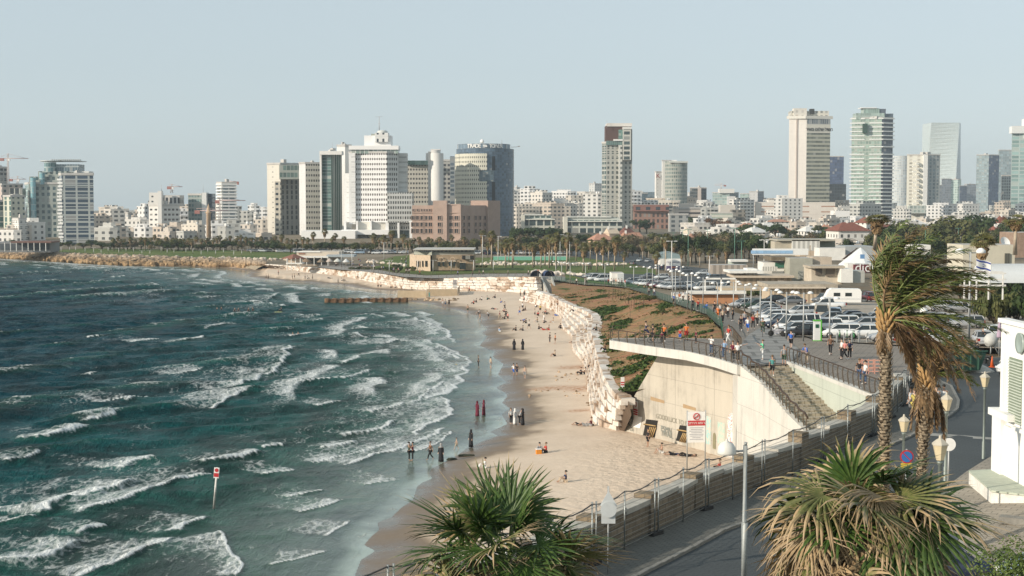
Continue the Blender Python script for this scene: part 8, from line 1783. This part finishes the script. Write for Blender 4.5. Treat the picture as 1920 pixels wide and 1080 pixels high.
# == plaza furniture
def thingbox(nm,label,cat,x,yb,parts,rz=0.0,group=None,at=None):
 """a thing at pixel x, yb; every part is (name, material, [(centre, size, rz)])"""
 p=at or L(x,yb);t=empty(nm,(p.x,p.y,p.z+.05),rz,label,cat,group)
 for pn,m,bs in parts:
  b=MB()
  for q in bs:b.box(q[0],q[1],0,q[2] if len(q)>2 else 0)
  b.build(pn,m,t)
 return t
LIME=M((.12,.45,.06),.4)
thingbox('kiosk','slim white and green rental terminal at the edge of the plaza','kiosk',1531,640,[('body',WHITE,[((0,0,1.0),(.66,.4,1.95))]),('frame',LIME,[((.40,0,1.05),(.14,.46,2.1)),((0,0,2.05),(.7,.46,.14)),((0,0,.04),(.7,.46,.08))]),('screen',M((.02,.10,.05),.2),[((-.02,-.22,1.5),(.34,.04,.36))])],.1)
for i,x in enumerate((1556,1569,1583,1597,1611,1626)):thingbox('bollard','grey metal bollard of the bicycle rack, '+ordn(i)+' from left','bollard',x,643,[('post',GREY,[((0,0,.45),(.13,.13,.9))]),('cap',M((.55,.56,.55)),[((0,0,.92),(.17,.17,.08))])],.3,'bicycle rack bollards')
PNK=M((.62,.30,.22),.6)
thingbox('barrier_frame','pale pink steel barrier frame stacked at the plaza edge','barrier',1640,702,[('rails',PNK,[((0,0,z),(2.0,.06,.06)) for z in (.2,.5,.8,1.1)]+[((0,.8,z),(2.0,.06,.06)) for z in (.3,.7,1.0)]),('uprights',PNK,[((x,0,.6),(.06,.06,1.2)) for x in (-1,-.5,0,.5,1)]+[((x,.8,.55),(.06,.06,1.1)) for x in (-1,0,1)])],-.1)
SKG=M((.04,.10,.07),.6,0,.3,1);b=MB();p=L(1790,700);t=empty('skip',(p.x,p.y,p.z+.05),.35,'big dark green steel skip parked beyond the date palm','skip')
b.prism([(-1.7,-1),(1.7,-1),(1.7,1),(-1.7,1)],.25,1.75,0,poly1=[(-2.3,-1.05),(2.3,-1.05),(2.3,1.05),(-2.3,1.05)],bottom=True,top=False);b.prism([(-1.6,-.9),(1.6,-.9),(1.6,.9),(-1.6,.9)],.3,1.2);b.build('bin',SKG,t);b=MB()
for x in (-1.5,-.75,0,.75,1.5):b.box((x,-1.06,1.0),(.12,.1,1.4))
b.box((0,-1.08,1.78),(4.7,.12,.12));b.build('ribs',SKG,t)
b=MB();b.lathe([(1.5,0),(1.1,.25),(.5,.55),(.05,.7)],(0,0,0),14,0);p=L(1832,697);o=b.build('sand_heap',M((.62,.58,.52),.95,0,.2,4,.05),None,(p.x,p.y,p.z));tag(o,'heap of white sand on the road by the skip','sand heap')
p=L(1860,690);t=empty('traffic_cone',(p.x,p.y,p.z+.05),0,'orange traffic cone near the white house','traffic cone');b=MB();b.box((0,0,.03),(.42,.42,.06));b.lathe([(.17,.05),(.03,.95),(.01,.96)],(0,0,0),12);b.build('cone',M((.65,.12,.03),.5),t);b=MB();b.lathe([(.115,.40),(.085,.58)],(0,0,0),12,cap=False);b.build('band',M((.05,.05,.05)),t)
p=L(1873,668);t=empty('parasol',(p.x,p.y,p.z),0,'closed pale lilac parasol beside the white house roof','parasol');b=MB();b.tube([(0,0,0),(0,0,3.4)],.03,6);b.build('pole',WHITE,t);b=MB();b.lathe([(.22,1.7),(.26,1.8),(.17,2.6),(.03,3.35)],(0,0,0),8);b.build('canopy',M((.42,.32,.40),.8),t)
p=L(1858,664);t=empty('concrete_mixer',(p.x,p.y,p.z+.05),.5,'grey concrete mixer drum left of the lilac parasol','mixer');b=MB();b.T=Matrix.Translation((0,0,1.3))@Matrix.Rotation(R(50),4,'Y');b.lathe([(.25,-.7),(.6,-.35),(.62,.1),(.3,.65),(.28,.75)],(0,0,0),14);b.build('drum',M((.5,.5,.47),.6),t);b=MB();b.tube([(-.5,-.4,0),(0,0,1.2),(.5,.4,0)],.05,5);b.tube([(.5,-.4,0),(0,0,1.2)],.05,5);b.build('stand',GREY,t)
p=B(1010,851);t=empty('picnic_box',p,.2,'orange box with a white lid between two seated people','box');b=MB();b.box((0,0,.22),(.5,.4,.42),0,0,.01);b.build('body',M((.70,.26,.03),.6),t);b=MB();b.box((0,0,.46),(.54,.44,.06));b.build('lid',WHITE,t)
for i,(x,y) in enumerate(((848,862),(868,855),(880,855))):b=MB();rock_mesh(b,(0,0,.08),.42,random.Random(i));o=b.build('seaweed_clump',M((.03,.035,.02),.8,0,.4,8,.05),None,B(x,y));o.scale=(1.2,.7,.6);tag(o,'dark wet weed clump at the water edge, '+ordn(i)+' from left','seaweed','weed clumps')
NAVY=M((.03,.05,.11),.7)
for i,x in enumerate((1005,1028)):p=L(x,519);b=MB();b.grid([[(r*math.cos(a),y_,r*math.sin(a)) for a in [math.pi*k/10 for k in range(11)]] for y_,r in ((-1.3,1.6),(1.3,1.6))],0);b.face([(1.55*math.cos(math.pi*k/10),1.2,1.55*math.sin(math.pi*k/10)) for k in range(11)]);o=b.build('beach_tent',NAVY,None,(p.x,p.y,p.z+.2),.3*i);tag(o,('left' if i==0 else 'right')+' of two round navy tents at the terrace corner','tent','navy tents')
# == middle distance buildings
def house_px(nm,label,x0,x1,yt,yb,Y,parts,cat='building',base=None,dep=9,tilt=0.0,roofm=None):
 t=Bld(nm,label,cat,tuple(PD((x0+x1)/2,yb,Y)));boxon(t,'wall',x0,x1,yt,yb+3,Y,base,dep,tilt,roofm)
 for q in parts:boxon(t,q[0],q[1],q[2],q[3],q[4],Y+q[6],q[5],q[7] if len(q)>7 else 1,q[8] if len(q)>8 else tilt)
 return t
WP=M((.74,.72,.67),.8,0,.15,.6);TN_=M((.50,.42,.33),.85,0,.2,.8);GL_=M((.03,.04,.04),.2,0,.3);CORR=M((.50,.42,.33),.7,0,.2,2)
def ribbed(c,w=1.0): return fac(c,tuple(q*.6 for q in c),w,30,.5,.995,rw=.8,rg=.8,curtain=0,gvar=0)
# stone building with dark glass storey
SBM=M((.37,.27,.18),.9,0,.3,.9,.08);SBL=M((.52,.41,.30),.9,0,.2,.9,.05)
YS=443;t=Bld('stone_building','sandstone building with arched windows and a dark glass upper storey by the shore','building',tuple(PD(830,505,YS)))
boxon(t,'wall',810,889,478,507,YS,SBM,14,.1);boxon(t,'side_wall',768,810,477,506,YS+8,SBL,12,-1.3)
boxon(t,'glass_storey',776,812,469,478,YS+6,fac((.35,.36,.30),DK,1.0,9,.8,.9),8,-1.1);boxon(t,'glass_storey',810,888,468.5,479,YS+.5,fac((.40,.38,.32),(.012,.012,.012),1.25,9,.88,.9),12,.1);boxon(t,'flat_roof',774,889,467.5,469,YS-1,M((.5,.47,.42)),20,.05);boxon(t,'glass_storey',866,888,479,486,YS-.1,fac((.40,.38,.32),(.012,.012,.012),1.25,9,.88,.9),4,.1)
for x0,x1,y0,y1 in ((821,825,491.5,499),(829.5,833,491.5,499),(841,845,491,499),(850,854,491,499),(862,873,493,505)):boxon(t,'window',x0,x1,y0,y1,YS-.15,GL_,.4,.1);boxon(t,'lintel',x0-1,x1+1,y0-2,y0-.4,YS-.35,SBL,.6,.1)
for x in (826,848):
 b=MB();c=PD(x+1,487,YS-.2);b.tube([(c.x+.8*math.cos(a),c.y,c.z+.8*math.sin(a)) for a in [math.pi*k/8*2 for k in range(9)]],.12,5);t.add('stone_tracery',b,SBL)
for x in (780,784.5,791,797,799.5):boxon(t,'window',x,x+1.3,489,500,YS+8-(x-768)*.197-2.0,GL_,.6)
# pavilion, cafe and huts by the cove
t=Bld('lifeguard_pavilion','square beach pavilion with brown pyramid roof and balcony','pavilion',tuple(PD(551,505,470)));boxon(t,'wall',540,564,486,493,470,M((.60,.50,.38)),4)
for x in (537,545,553,562):boxon(t,'post',x,x+1.4,484,507,468,WP,.4)
boxon(t,'floor',536,566,493,495,467,WP,6);b=MB();c=PD(551,485,471);b.lathe([(4.0,0),(3.9,.2),(.1,1.6)],tuple(c),4,0,False);b.v=[tuple(v) for v in b.v];t.add('roof',b,M((.22,.10,.07),.9,0,.2,2))
house_px('beach_cafe','low white beach cafe with shaded terraces and grey canopy',556,636,472,496,500,[('canopy',555,615,481,483.5,WP,-6,8),('canopy',612,664,478,482,M((.34,.38,.40),.7),-5,9),('painted_shade',560,610,484,495,M((.10,.10,.09)),-.3,.4),('roof_edge',556,600,471,473,WP,-.4,1),('windows',560,572,474.5,477,M((.3,.15,.1)),-.2,.3)]+[('column',x,x+1.2,482,498,WP,-6.2,.3) for x in (560,574,588,602,614)],base=M((.55,.47,.38)),dep=14)  # dark panel below the canopy stands in for the terrace's shadow
for i,(x,w_,c_) in enumerate(((574,22,(.25,.17,.11)),(602,16,(.22,.17,.12)),(633,16,(.55,.55,.5)),(649,14,(.6,.6,.58)),(618,14,(.5,.42,.36)))):
 p=L(x,500+(i%2));r_=w_/2/FPX*p.y;t=empty('beach_shelter',(p.x,p.y,p.z),0,('brown thatched' if i<2 else 'pale cloth')+' round shelter beside the beach cafe, '+ordn(i)+' from left','shelter','shelters by the cafe');b=MB();b.tube([(0,0,0),(0,0,2.4)],.08,6);b.build('pole',TN_,t);b=MB();b.lathe([(r_,1.7),(r_*.9,1.9),(.1,2.9)],(0,0,0),12);b.build('canopy',M(c_,.9,0,.3,3),t)
house_px('promenade_cafe','long dark roofed terrace cafe at the far left shore',-20,95,454,470,610,[('roof',20,96,452.5,455.5,M((.16,.08,.06)),-5,12),('painted_shade',0,92,457,468,M((.06,.07,.08)),-.4,.4)]+[('post',x,x+1,455,471,WP,-5,.4) for x in range(8,96,11)],base=M((.2,.2,.2)),dep=12)  # near-black panel paints the shadow under the long roof
# billboard and vaulted hall
p=L(1262,515);t=empty('billboard',p,0,'white and purple billboard standing by the coast road','billboard');k_=p.y/FPX
for x in (-12,12):b=MB();b.tube([(x*k_,0,0),(x*k_,0,27*k_)],.15,6);b.build('post',GREY,t)
b=MB();b.box((0,0,18.5*k_),(28*k_,.3,21*k_));b.build('panel',WHITE,t);b=MB();b.box((0,-.2,12.5*k_),(26*k_,.1,8*k_));b.build('picture',M((.09,.07,.16),.6,0,.5,1),t);b=MB();b.box((0,-.25,14*k_),(8*k_,.1,3*k_));b.build('picture',M((.45,.16,.10)),t)
tx=text_mesh('\u05d4\u05d5\u05de\u05d5\u05ea \u05de\u05d5\u05d6\u05de\u05e0\u05d5\u05ea',4.2*k_,M((.08,.07,.2)),'lettering');tx.parent=t;tx.location=(0,-.3,23.5*k_);tx.rotation_euler=(R(90),0,0)
t=Bld('vaulted_hall','white hall with a curved glass roof behind the billboard','building',tuple(PD(1255,490,500)));b=MB();c=PD(1257,485,500);b.grid([[(c.x+4.6*math.cos(a)*1.0,c.y+y_,c.z+2.2*math.sin(a)) for a in [math.pi*k/12 for k in range(13)]] for y_ in (0,14)],0);b.face([(c.x+4.5*math.cos(math.pi*k/12),c.y+.1,c.z+2.1*math.sin(math.pi*k/12)) for k in range(13)]);t.add('roof',b,M((.25,.33,.34),.25));boxon(t,'wall',1238,1276,485,506,500,WP,14)
# beach clubs, sheds and huts right of the promenade
HS=[('container_cafe','white framed terrace bar with an orange wall beside the promenade lamps',1268,1400,552,582,250,WP,[('orange_wall',1300,1385,553,578,M((.50,.25,.13),.85,0,.15,1),-1.0,1),('deck_edge',1290,1400,546,551,WP,-2,2)]+[('frame',x,x+2,521,548,WP,-1.5,.4) for x in (1322,1352,1380)]+[('frame',1322,1382,521,524,WP,-1.5,.4),('canopy',1352,1430,540,545,M((.5,.4,.28)),3,6)]),('corrugated_shed','long corrugated tan shed with a patched flat roof behind the parked cars',1443,1560,540,566,236,ribbed((.62,.50,.36),.7),[('roof',1440,1572,533,540,M((.38,.33,.26),.9,0,.35,.7),-1.0,10),('roof_edge',1440,1550,538.5,541,M((.6,.52,.42)),-1.3,.5),('painted_shade',1546,1578,538,556,M((.07,.05,.04)),-.8,1)]),('shack','tan slatted shack with a white parapet on the left of the corrugated shed',1380,1485,520,540,275,ribbed((.45,.36,.26),1.2),[('white_wall',1402,1420,504,517,WP,2,5),('white_roof',1368,1432,508,512,WP,-1,8),('roof',1376,1490,517,521,TN_,-1,9),('box',1462,1472,527,533,M((.7,.6,.5)),-2,1.5)]),('white_club','white two storey beach club with a brown tiled lean-to roof and green window',1432,1482,492,520,290,WP,[('window',1454,1478,492.5,502,M((.04,.14,.10),.2,0,.2),-.3,.5),('roof',1446,1500,482,488.5,M((.16,.13,.09),.9,0,.4,1),-1.5,9),('balustrade',1430,1458,500,508,ribbed((.7,.68,.62),.5),-1.6,.3)]),('mural_house','grey plastered house with a large leaf mural between the sheds',1481,1524,484,532,284,M((.36,.35,.29),.9,0,.2,.7),[('mural',1497,1512,508,524,patch_noise((.06,.08,.07),(.36,.36,.32)),-.3,.3),('beige_wing',1524,1560,482,505,TN_,1,6)]),('ruin_terrace','crumbling beige terrace house with open porch right of the mural house',1522,1582,500,530,270,M((.54,.47,.37),.9,0,.25,.8),[('slab',1520,1585,499,503,M((.42,.36,.28)),-2,7),('opening',1530,1542,504,516,M((.12,.10,.08)),-.4,.5),('opening',1550,1566,504,518,M((.16,.13,.1)),-.4,.5),('white_block',1578,1600,504,530,WP,-3,5),('side',1598,1622,508,530,M((.42,.42,.38)),-2,5)]),('warehouse','beige warehouse with white vertical ribs and curved end roof',1453,1535,453,478,420,M((.46,.41,.32),.85,0,.15,.5),[('ribs',1485,1537,450,474,ribbed((.74,.72,.66),1.4),-1,1),('green_wing',1537,1566,451,465,M((.20,.22,.18)),2,12),('roof',1458,1566,449,452,M((.4,.37,.3)),-1,14)]),('white_shed','plain white long shed right of the warehouse',1537,1585,465,485,380,WP,[('grey_roof',1585,1642,462,478,M((.36,.38,.38)),6,12)]),('restaurant','maroon fronted restaurant with white lettering under a white tent roof',1602,1634,496,508,320,M((.13,.03,.035),.7),[('white_wall',1590,1604,494,512,WP,1,4),('grey_wall',1575,1600,505,528,M((.4,.42,.38)),-20,4)]),('beige_hall','big blank beige hall with one louvred window on the far right',1806,1903,459,506,190,M((.54,.50,.40),.9,0,.1,.6),[('window',1885,1894,475,498,ribbed((.12,.12,.10),.3),-.2,.3)]),('brick_house','brown block building at the right edge behind the tall palm',1904,1960,436,480,210,M((.28,.20,.15),.9,0,.3,2),[]),('white_cottage','small white cottage with a dark window above the date palm',1712,1745,459,475,330,WP,[('window',1719,1733,466.5,471,GL_,-.2,.3)]),('grey_hut','pale green roadside hut under the palms',1372,1400,490,505,400,M((.45,.5,.44)),[('roof',1370,1403,487,491,WP,-1,5),('painted_shade',1376,1396,494,503,M((.12,.13,.1)),-.3,.3)]),('roadside_wall','striped grey wall of upright posts along the coast road',1335,1402,497,511,385,ribbed((.44,.38,.32),1.6),[]),('white_kiosk_trailer','tall white box trailer at the start of the far car row',1147,1170,512,530,342,WP,[('side',1158,1170,513,530,M((.56,.58,.58)),-.5,.5)]),('green_sports_wall','low pale green court wall behind the lawn palms',925,1062,481,485,560,M((.16,.42,.30),.8),[]),('beach_hut','orange topped snack hut by the villa trees',1500,1528,470,478,400,M((.5,.4,.3)),[])]  # dark boxes under the shed and hut roofs stand in for shadow
for nm,lb,x0,x1,yt,yb,Y,m,parts in HS:house_px(nm,lb,x0,x1,yt,yb,Y,parts,base=m,dep=7,roofm=ROOF)
tx=text_mesh('didi',3.0,WHITE,'lettering');tx.location=PD(1621,502,319);tx.rotation_euler=(R(90),0,0);ro=[o for o in bpy.data.objects if o.name=='restaurant'][0];tx.parent=ro;tx.location=tx.location-ro.location
t=Bld('tent_pavilion','white pyramid tent roof with a small emblem and brown ridge','tent',tuple(PD(1612,497,325)));c=PD(1613,497,331);b=MB();b.lathe([(5.2,0),(4.9,.35),(.3,3.9),(.05,4.1)],tuple(c),8,0,False);t.add('canopy',b,M((.66,.67,.66),.6,0,.06,3));b=MB();q=PD(1617,481,326);b.box(tuple(q),(1.0,.15,1.0));t.add('emblem',b,M((.12,.25,.45)))
b=MB();a1,a2=PD(1577,487,332),PD(1606,465,332);b.face([a1,a1+Vector((1.5,3,0)),a2+Vector((1.2,3,0)),a2]);t.add('ridge',b,M((.22,.10,.07)))
p=L(1463,482);t=empty('banner',PD(1463,480,330),0,'long pale blue and white banner above the beach clubs','banner');k_=330/FPX;b=MB();b.box((0,0,8*k_),(105*k_,.2,12*k_));b.build('cloth',WHITE,t);b=MB();b.box((-2,-.15,7.5*k_),(78*k_,.1,6*k_));b.build('picture',M((.30,.48,.68),.7,0,.35,.3),t)
for x in (-50,0,50):b=MB();b.tube([(x*k_,.2,-4),(x*k_,.2,14*k_)],.1,5);b.build('post',GREY,t)
# white tent hall, pergola and flag on the right
t=Bld('arched_tent','white arched marquee behind the flag','tent',tuple(PD(1875,530,150)));b=MB();c=PD(1872,528,150);b.grid([[(c.x+x_,c.y+2.6*math.cos(a),c.z+1.9*math.sin(a)) for a in [math.pi*k/10 for k in range(11)]] for x_ in (-2.0,2.6)],0);b.face([(c.x-2.0,c.y+2.6*math.cos(math.pi*k/10),c.z+1.9*math.sin(math.pi*k/10)) for k in range(11)]);t.add('canopy',b,M((.60,.62,.62),.6,0,.05))
p=PD(1838,560,140);t=empty('pergola',p,0,'white timber pergola frame under the flag','pergola');b=MB()
for x in (-1.6,-.4,.8,2.2):b.box((x,0,1.2),(.12,.12,2.6))
b.build('posts',WP,t);b=MB();[b.box((.2,0,z),(4.6,.1,.16)) for z in (1.3,1.9,2.5)];[b.box((.2,y,2.6),(4.4,.06,.1)) for y in (.5,1.0,1.5)];b.build('beams',WP,t)
p=PD(1857,560,138);t=empty('flag',p,0,'white flag with two blue stripes and a star blowing left from its pole','flag');b=MB();b.tube([(0,0,0),(0,0,3.6)],.03,6);b.build('pole',GREY,t)
def wavy(u0,u1,v0,v1,off): return [[(-u*1.5+.02,off+.14*math.sin(u*5),3.5-v*.95-.42*(1-u)*0+.45*u+.05*math.sin(u*6)) for u in [u0+(u1-u0)*k/10 for k in range(11)]] for v in (v0,v1)]
b=MB();b.grid(wavy(0,1,0,1,0),0);b.build('cloth',WHITE,t);NB_=M((.03,.06,.28),.7)
for v0,v1 in ((.08,.24),(.76,.92)):b=MB();b.grid(wavy(0,1,v0,v1,-.015),0);b.build('stripe',NB_,t)
b=MB();sc_=(-.75,.14*math.sin(2.5)-.03,3.5-.475+.225)
for s_ in (0,math.pi):pts=[(sc_[0]+.17*math.sin(s_+k*2.0944),sc_[1],sc_[2]+.17*math.cos(s_+k*2.0944)) for k in range(4)];b.tube(pts,.018,4)
b.build('star',NB_,t)
p=PD(1883,455,200);t=empty('satellite_dish',p,0,'white satellite dish on the roof of the beige hall','satellite dish');b=MB();b.T=Matrix.Rotation(R(60),4,'X')@Matrix.Rotation(R(20),4,'Y');b.lathe([(.05,0),(.5,.08),(.8,.25)],(0,0,0),16,cap=False);b.build('dish',WHITE,t);b=MB();b.tube([(0,.3,-.9),(0,0,0)],.05,5);b.build('stand',GREY,t)
for lb,x,yt,yb in (('tall skirted palm standing before the beige hall',1842,452,528),('tall palm at the right edge above the hedge',1903,425,478),('palm leaning before the villas',1640,426,470)):p=PD(x,yb,150);h=(yb-yt)/FPX*150*(1.3 if yb<480 else 1.15);put(PP[int(x)%6],(p.x,p.y,p.z),(.95,.95,h/8),.3,lb,'palms near the beige hall','palm tree')
for i,(x,y0) in enumerate(((1893,465),(1518,460))):p=L(x,y0+90);q=PD(x,y0,p.y);b=MB();b.tube([(0,0,0),(0,0,q.z-p.z)],.09,6);o=b.build('wooden_pole',M((.3,.24,.17),.9),None,p);tag(o,'wooden cable pole '+('beside the arched marquee' if i==0 else 'behind the corrugated shed'),'pole')
# == white house at the right edge
WHM=M((.80,.79,.75),.75,0,.06,.8);c0=PD(1872,890,62);e1=Vector((.0,-1,0));n1=Vector((1,.0,0));gz=float(land(c0.x,c0.y))-.2;t=Bld('white_house','white house with louvred window and corner pillar at the right edge','house',(c0.x,c0.y,gz))
def wh(nm,s0,s1,d0,d1,z0,z1,m):b=MB();o=Vector((c0.x,c0.y,0));b.prism([(o+e1*s+n1*d).xy for s,d in ((s0,d0),(s1,d0),(s1,d1),(s0,d1))],z0,z1); return t.add(nm,b,m)
zr=PD(1872,604,62).z;wh('wall',0,16,0,9,gz,zr,WHM);wh('parapet',-.12,16,-.12,.35,zr,zr+.18,WHM);wh('pillar',-.15,1.0,-.28,0,gz,gz+3.2,WHM);wh('cornice',-.28,2.2,-.42,.1,gz+3.2,gz+3.5,WHM);wh('plinth',1.0,16,-.14,.0,gz,gz+2.9,WHM);wh('sill',2.2,16,-.25,.0,gz+2.9,gz+3.05,WHM)
wh('window_frame',1.15,3.1,-.08,.02,gz+3.05,gz+6.0,WHM);wh('pilaster',.55,.85,-.18,0,gz+3.5,gz+6.1,WHM);lv_=wh('louvre',1.35,2.9,-.1,-.02,gz+3.15,gz+5.9,M((.20,.24,.18),.6))
for k in range(22):b=MB();o=Vector((c0.x,c0.y,0))+e1*2.12+n1*-.13;b.box((o.x,o.y,gz+3.22+k*.122),(1.55,.05,.05),0,math.atan2(e1.y,e1.x));b.v=[tuple(Vector(v)-t.loc) for v in b.v];b.build('slat',M((.50,.54,.46),.6),lv_)
b=MB();o=PD(1905,648,58);b.T=Matrix.Translation((c0.x+e1.x*2.6-n1.x*.1,c0.y+e1.y*2.6-n1.y*.1,gz+6.6))@Matrix.Rotation(math.atan2(e1.y,e1.x),4,'Z')@Matrix.Rotation(R(90),4,'X');b.lathe([(.001,.02),(.36,.02),(.44,.06),(.44,-.02)],(0,0,0),20,cap=False);b.T=None;t.add('round_window',b,M((.30,.36,.33),.3))
t2=Bld('roof_pergola','white steel frame with a blue cloth on the roof of the white house','pergola',(c0.x,c0.y,zr))
for s,d in ((1.2,.8),(3.4,.8),(1.2,2.6),(3.4,2.6)):b=MB();o=Vector((c0.x,c0.y,0))+e1*s+n1*d;b.box((o.x,o.y,zr+.55),(.12,.12,1.1));t2.add('post',b,WHITE)
b=MB();o=Vector((c0.x,c0.y,0))+e1*2.3+n1*1.7;b.box((o.x,o.y,zr+1.12),(2.5,2.1,.1),0,math.atan2(e1.y,e1.x));t2.add('top',b,WHITE);b=MB();b.box((o.x+.3,o.y,zr+.25),(1.2,.8,.4),0,.4,.05);t2.add('cloth',b,BLU)
TILE=paving_material('terrace_tile',(.46,.50,.40),(.52,.55,.45),8,.22,.1)
p=L(1850,925);tb=empty('terrace_step',(p.x,p.y,p.z),0,'low white plastered terrace platform with pale green tiles before the white house','terrace');b=MB();q=[L(1816,912),L(1858,948),L(1960,948),L(1960,905),L(1880,900)];zz=p.z
b.prism([(v.x-p.x,v.y-p.y) for v in q],-.1,.55);b.build('base',M((.70,.68,.62),.9,0,.25,1.5,.02),tb);b=MB();b.prism([((v.x-p.x)*1.03,(v.y-p.y)*1.03) for v in q],.55,.62);b.build('tiles',TILE,tb)
thingbox('stone_step','pale stone kerb step in front of the white house','step',1915,985,[('slab',KERB,[((1.2,0,.12),(4.0,.5,.25))]),('tread',WHM,[((1.8,.45,.22),(3.4,.5,.4))])],-.55)
add_haze(0.00012)
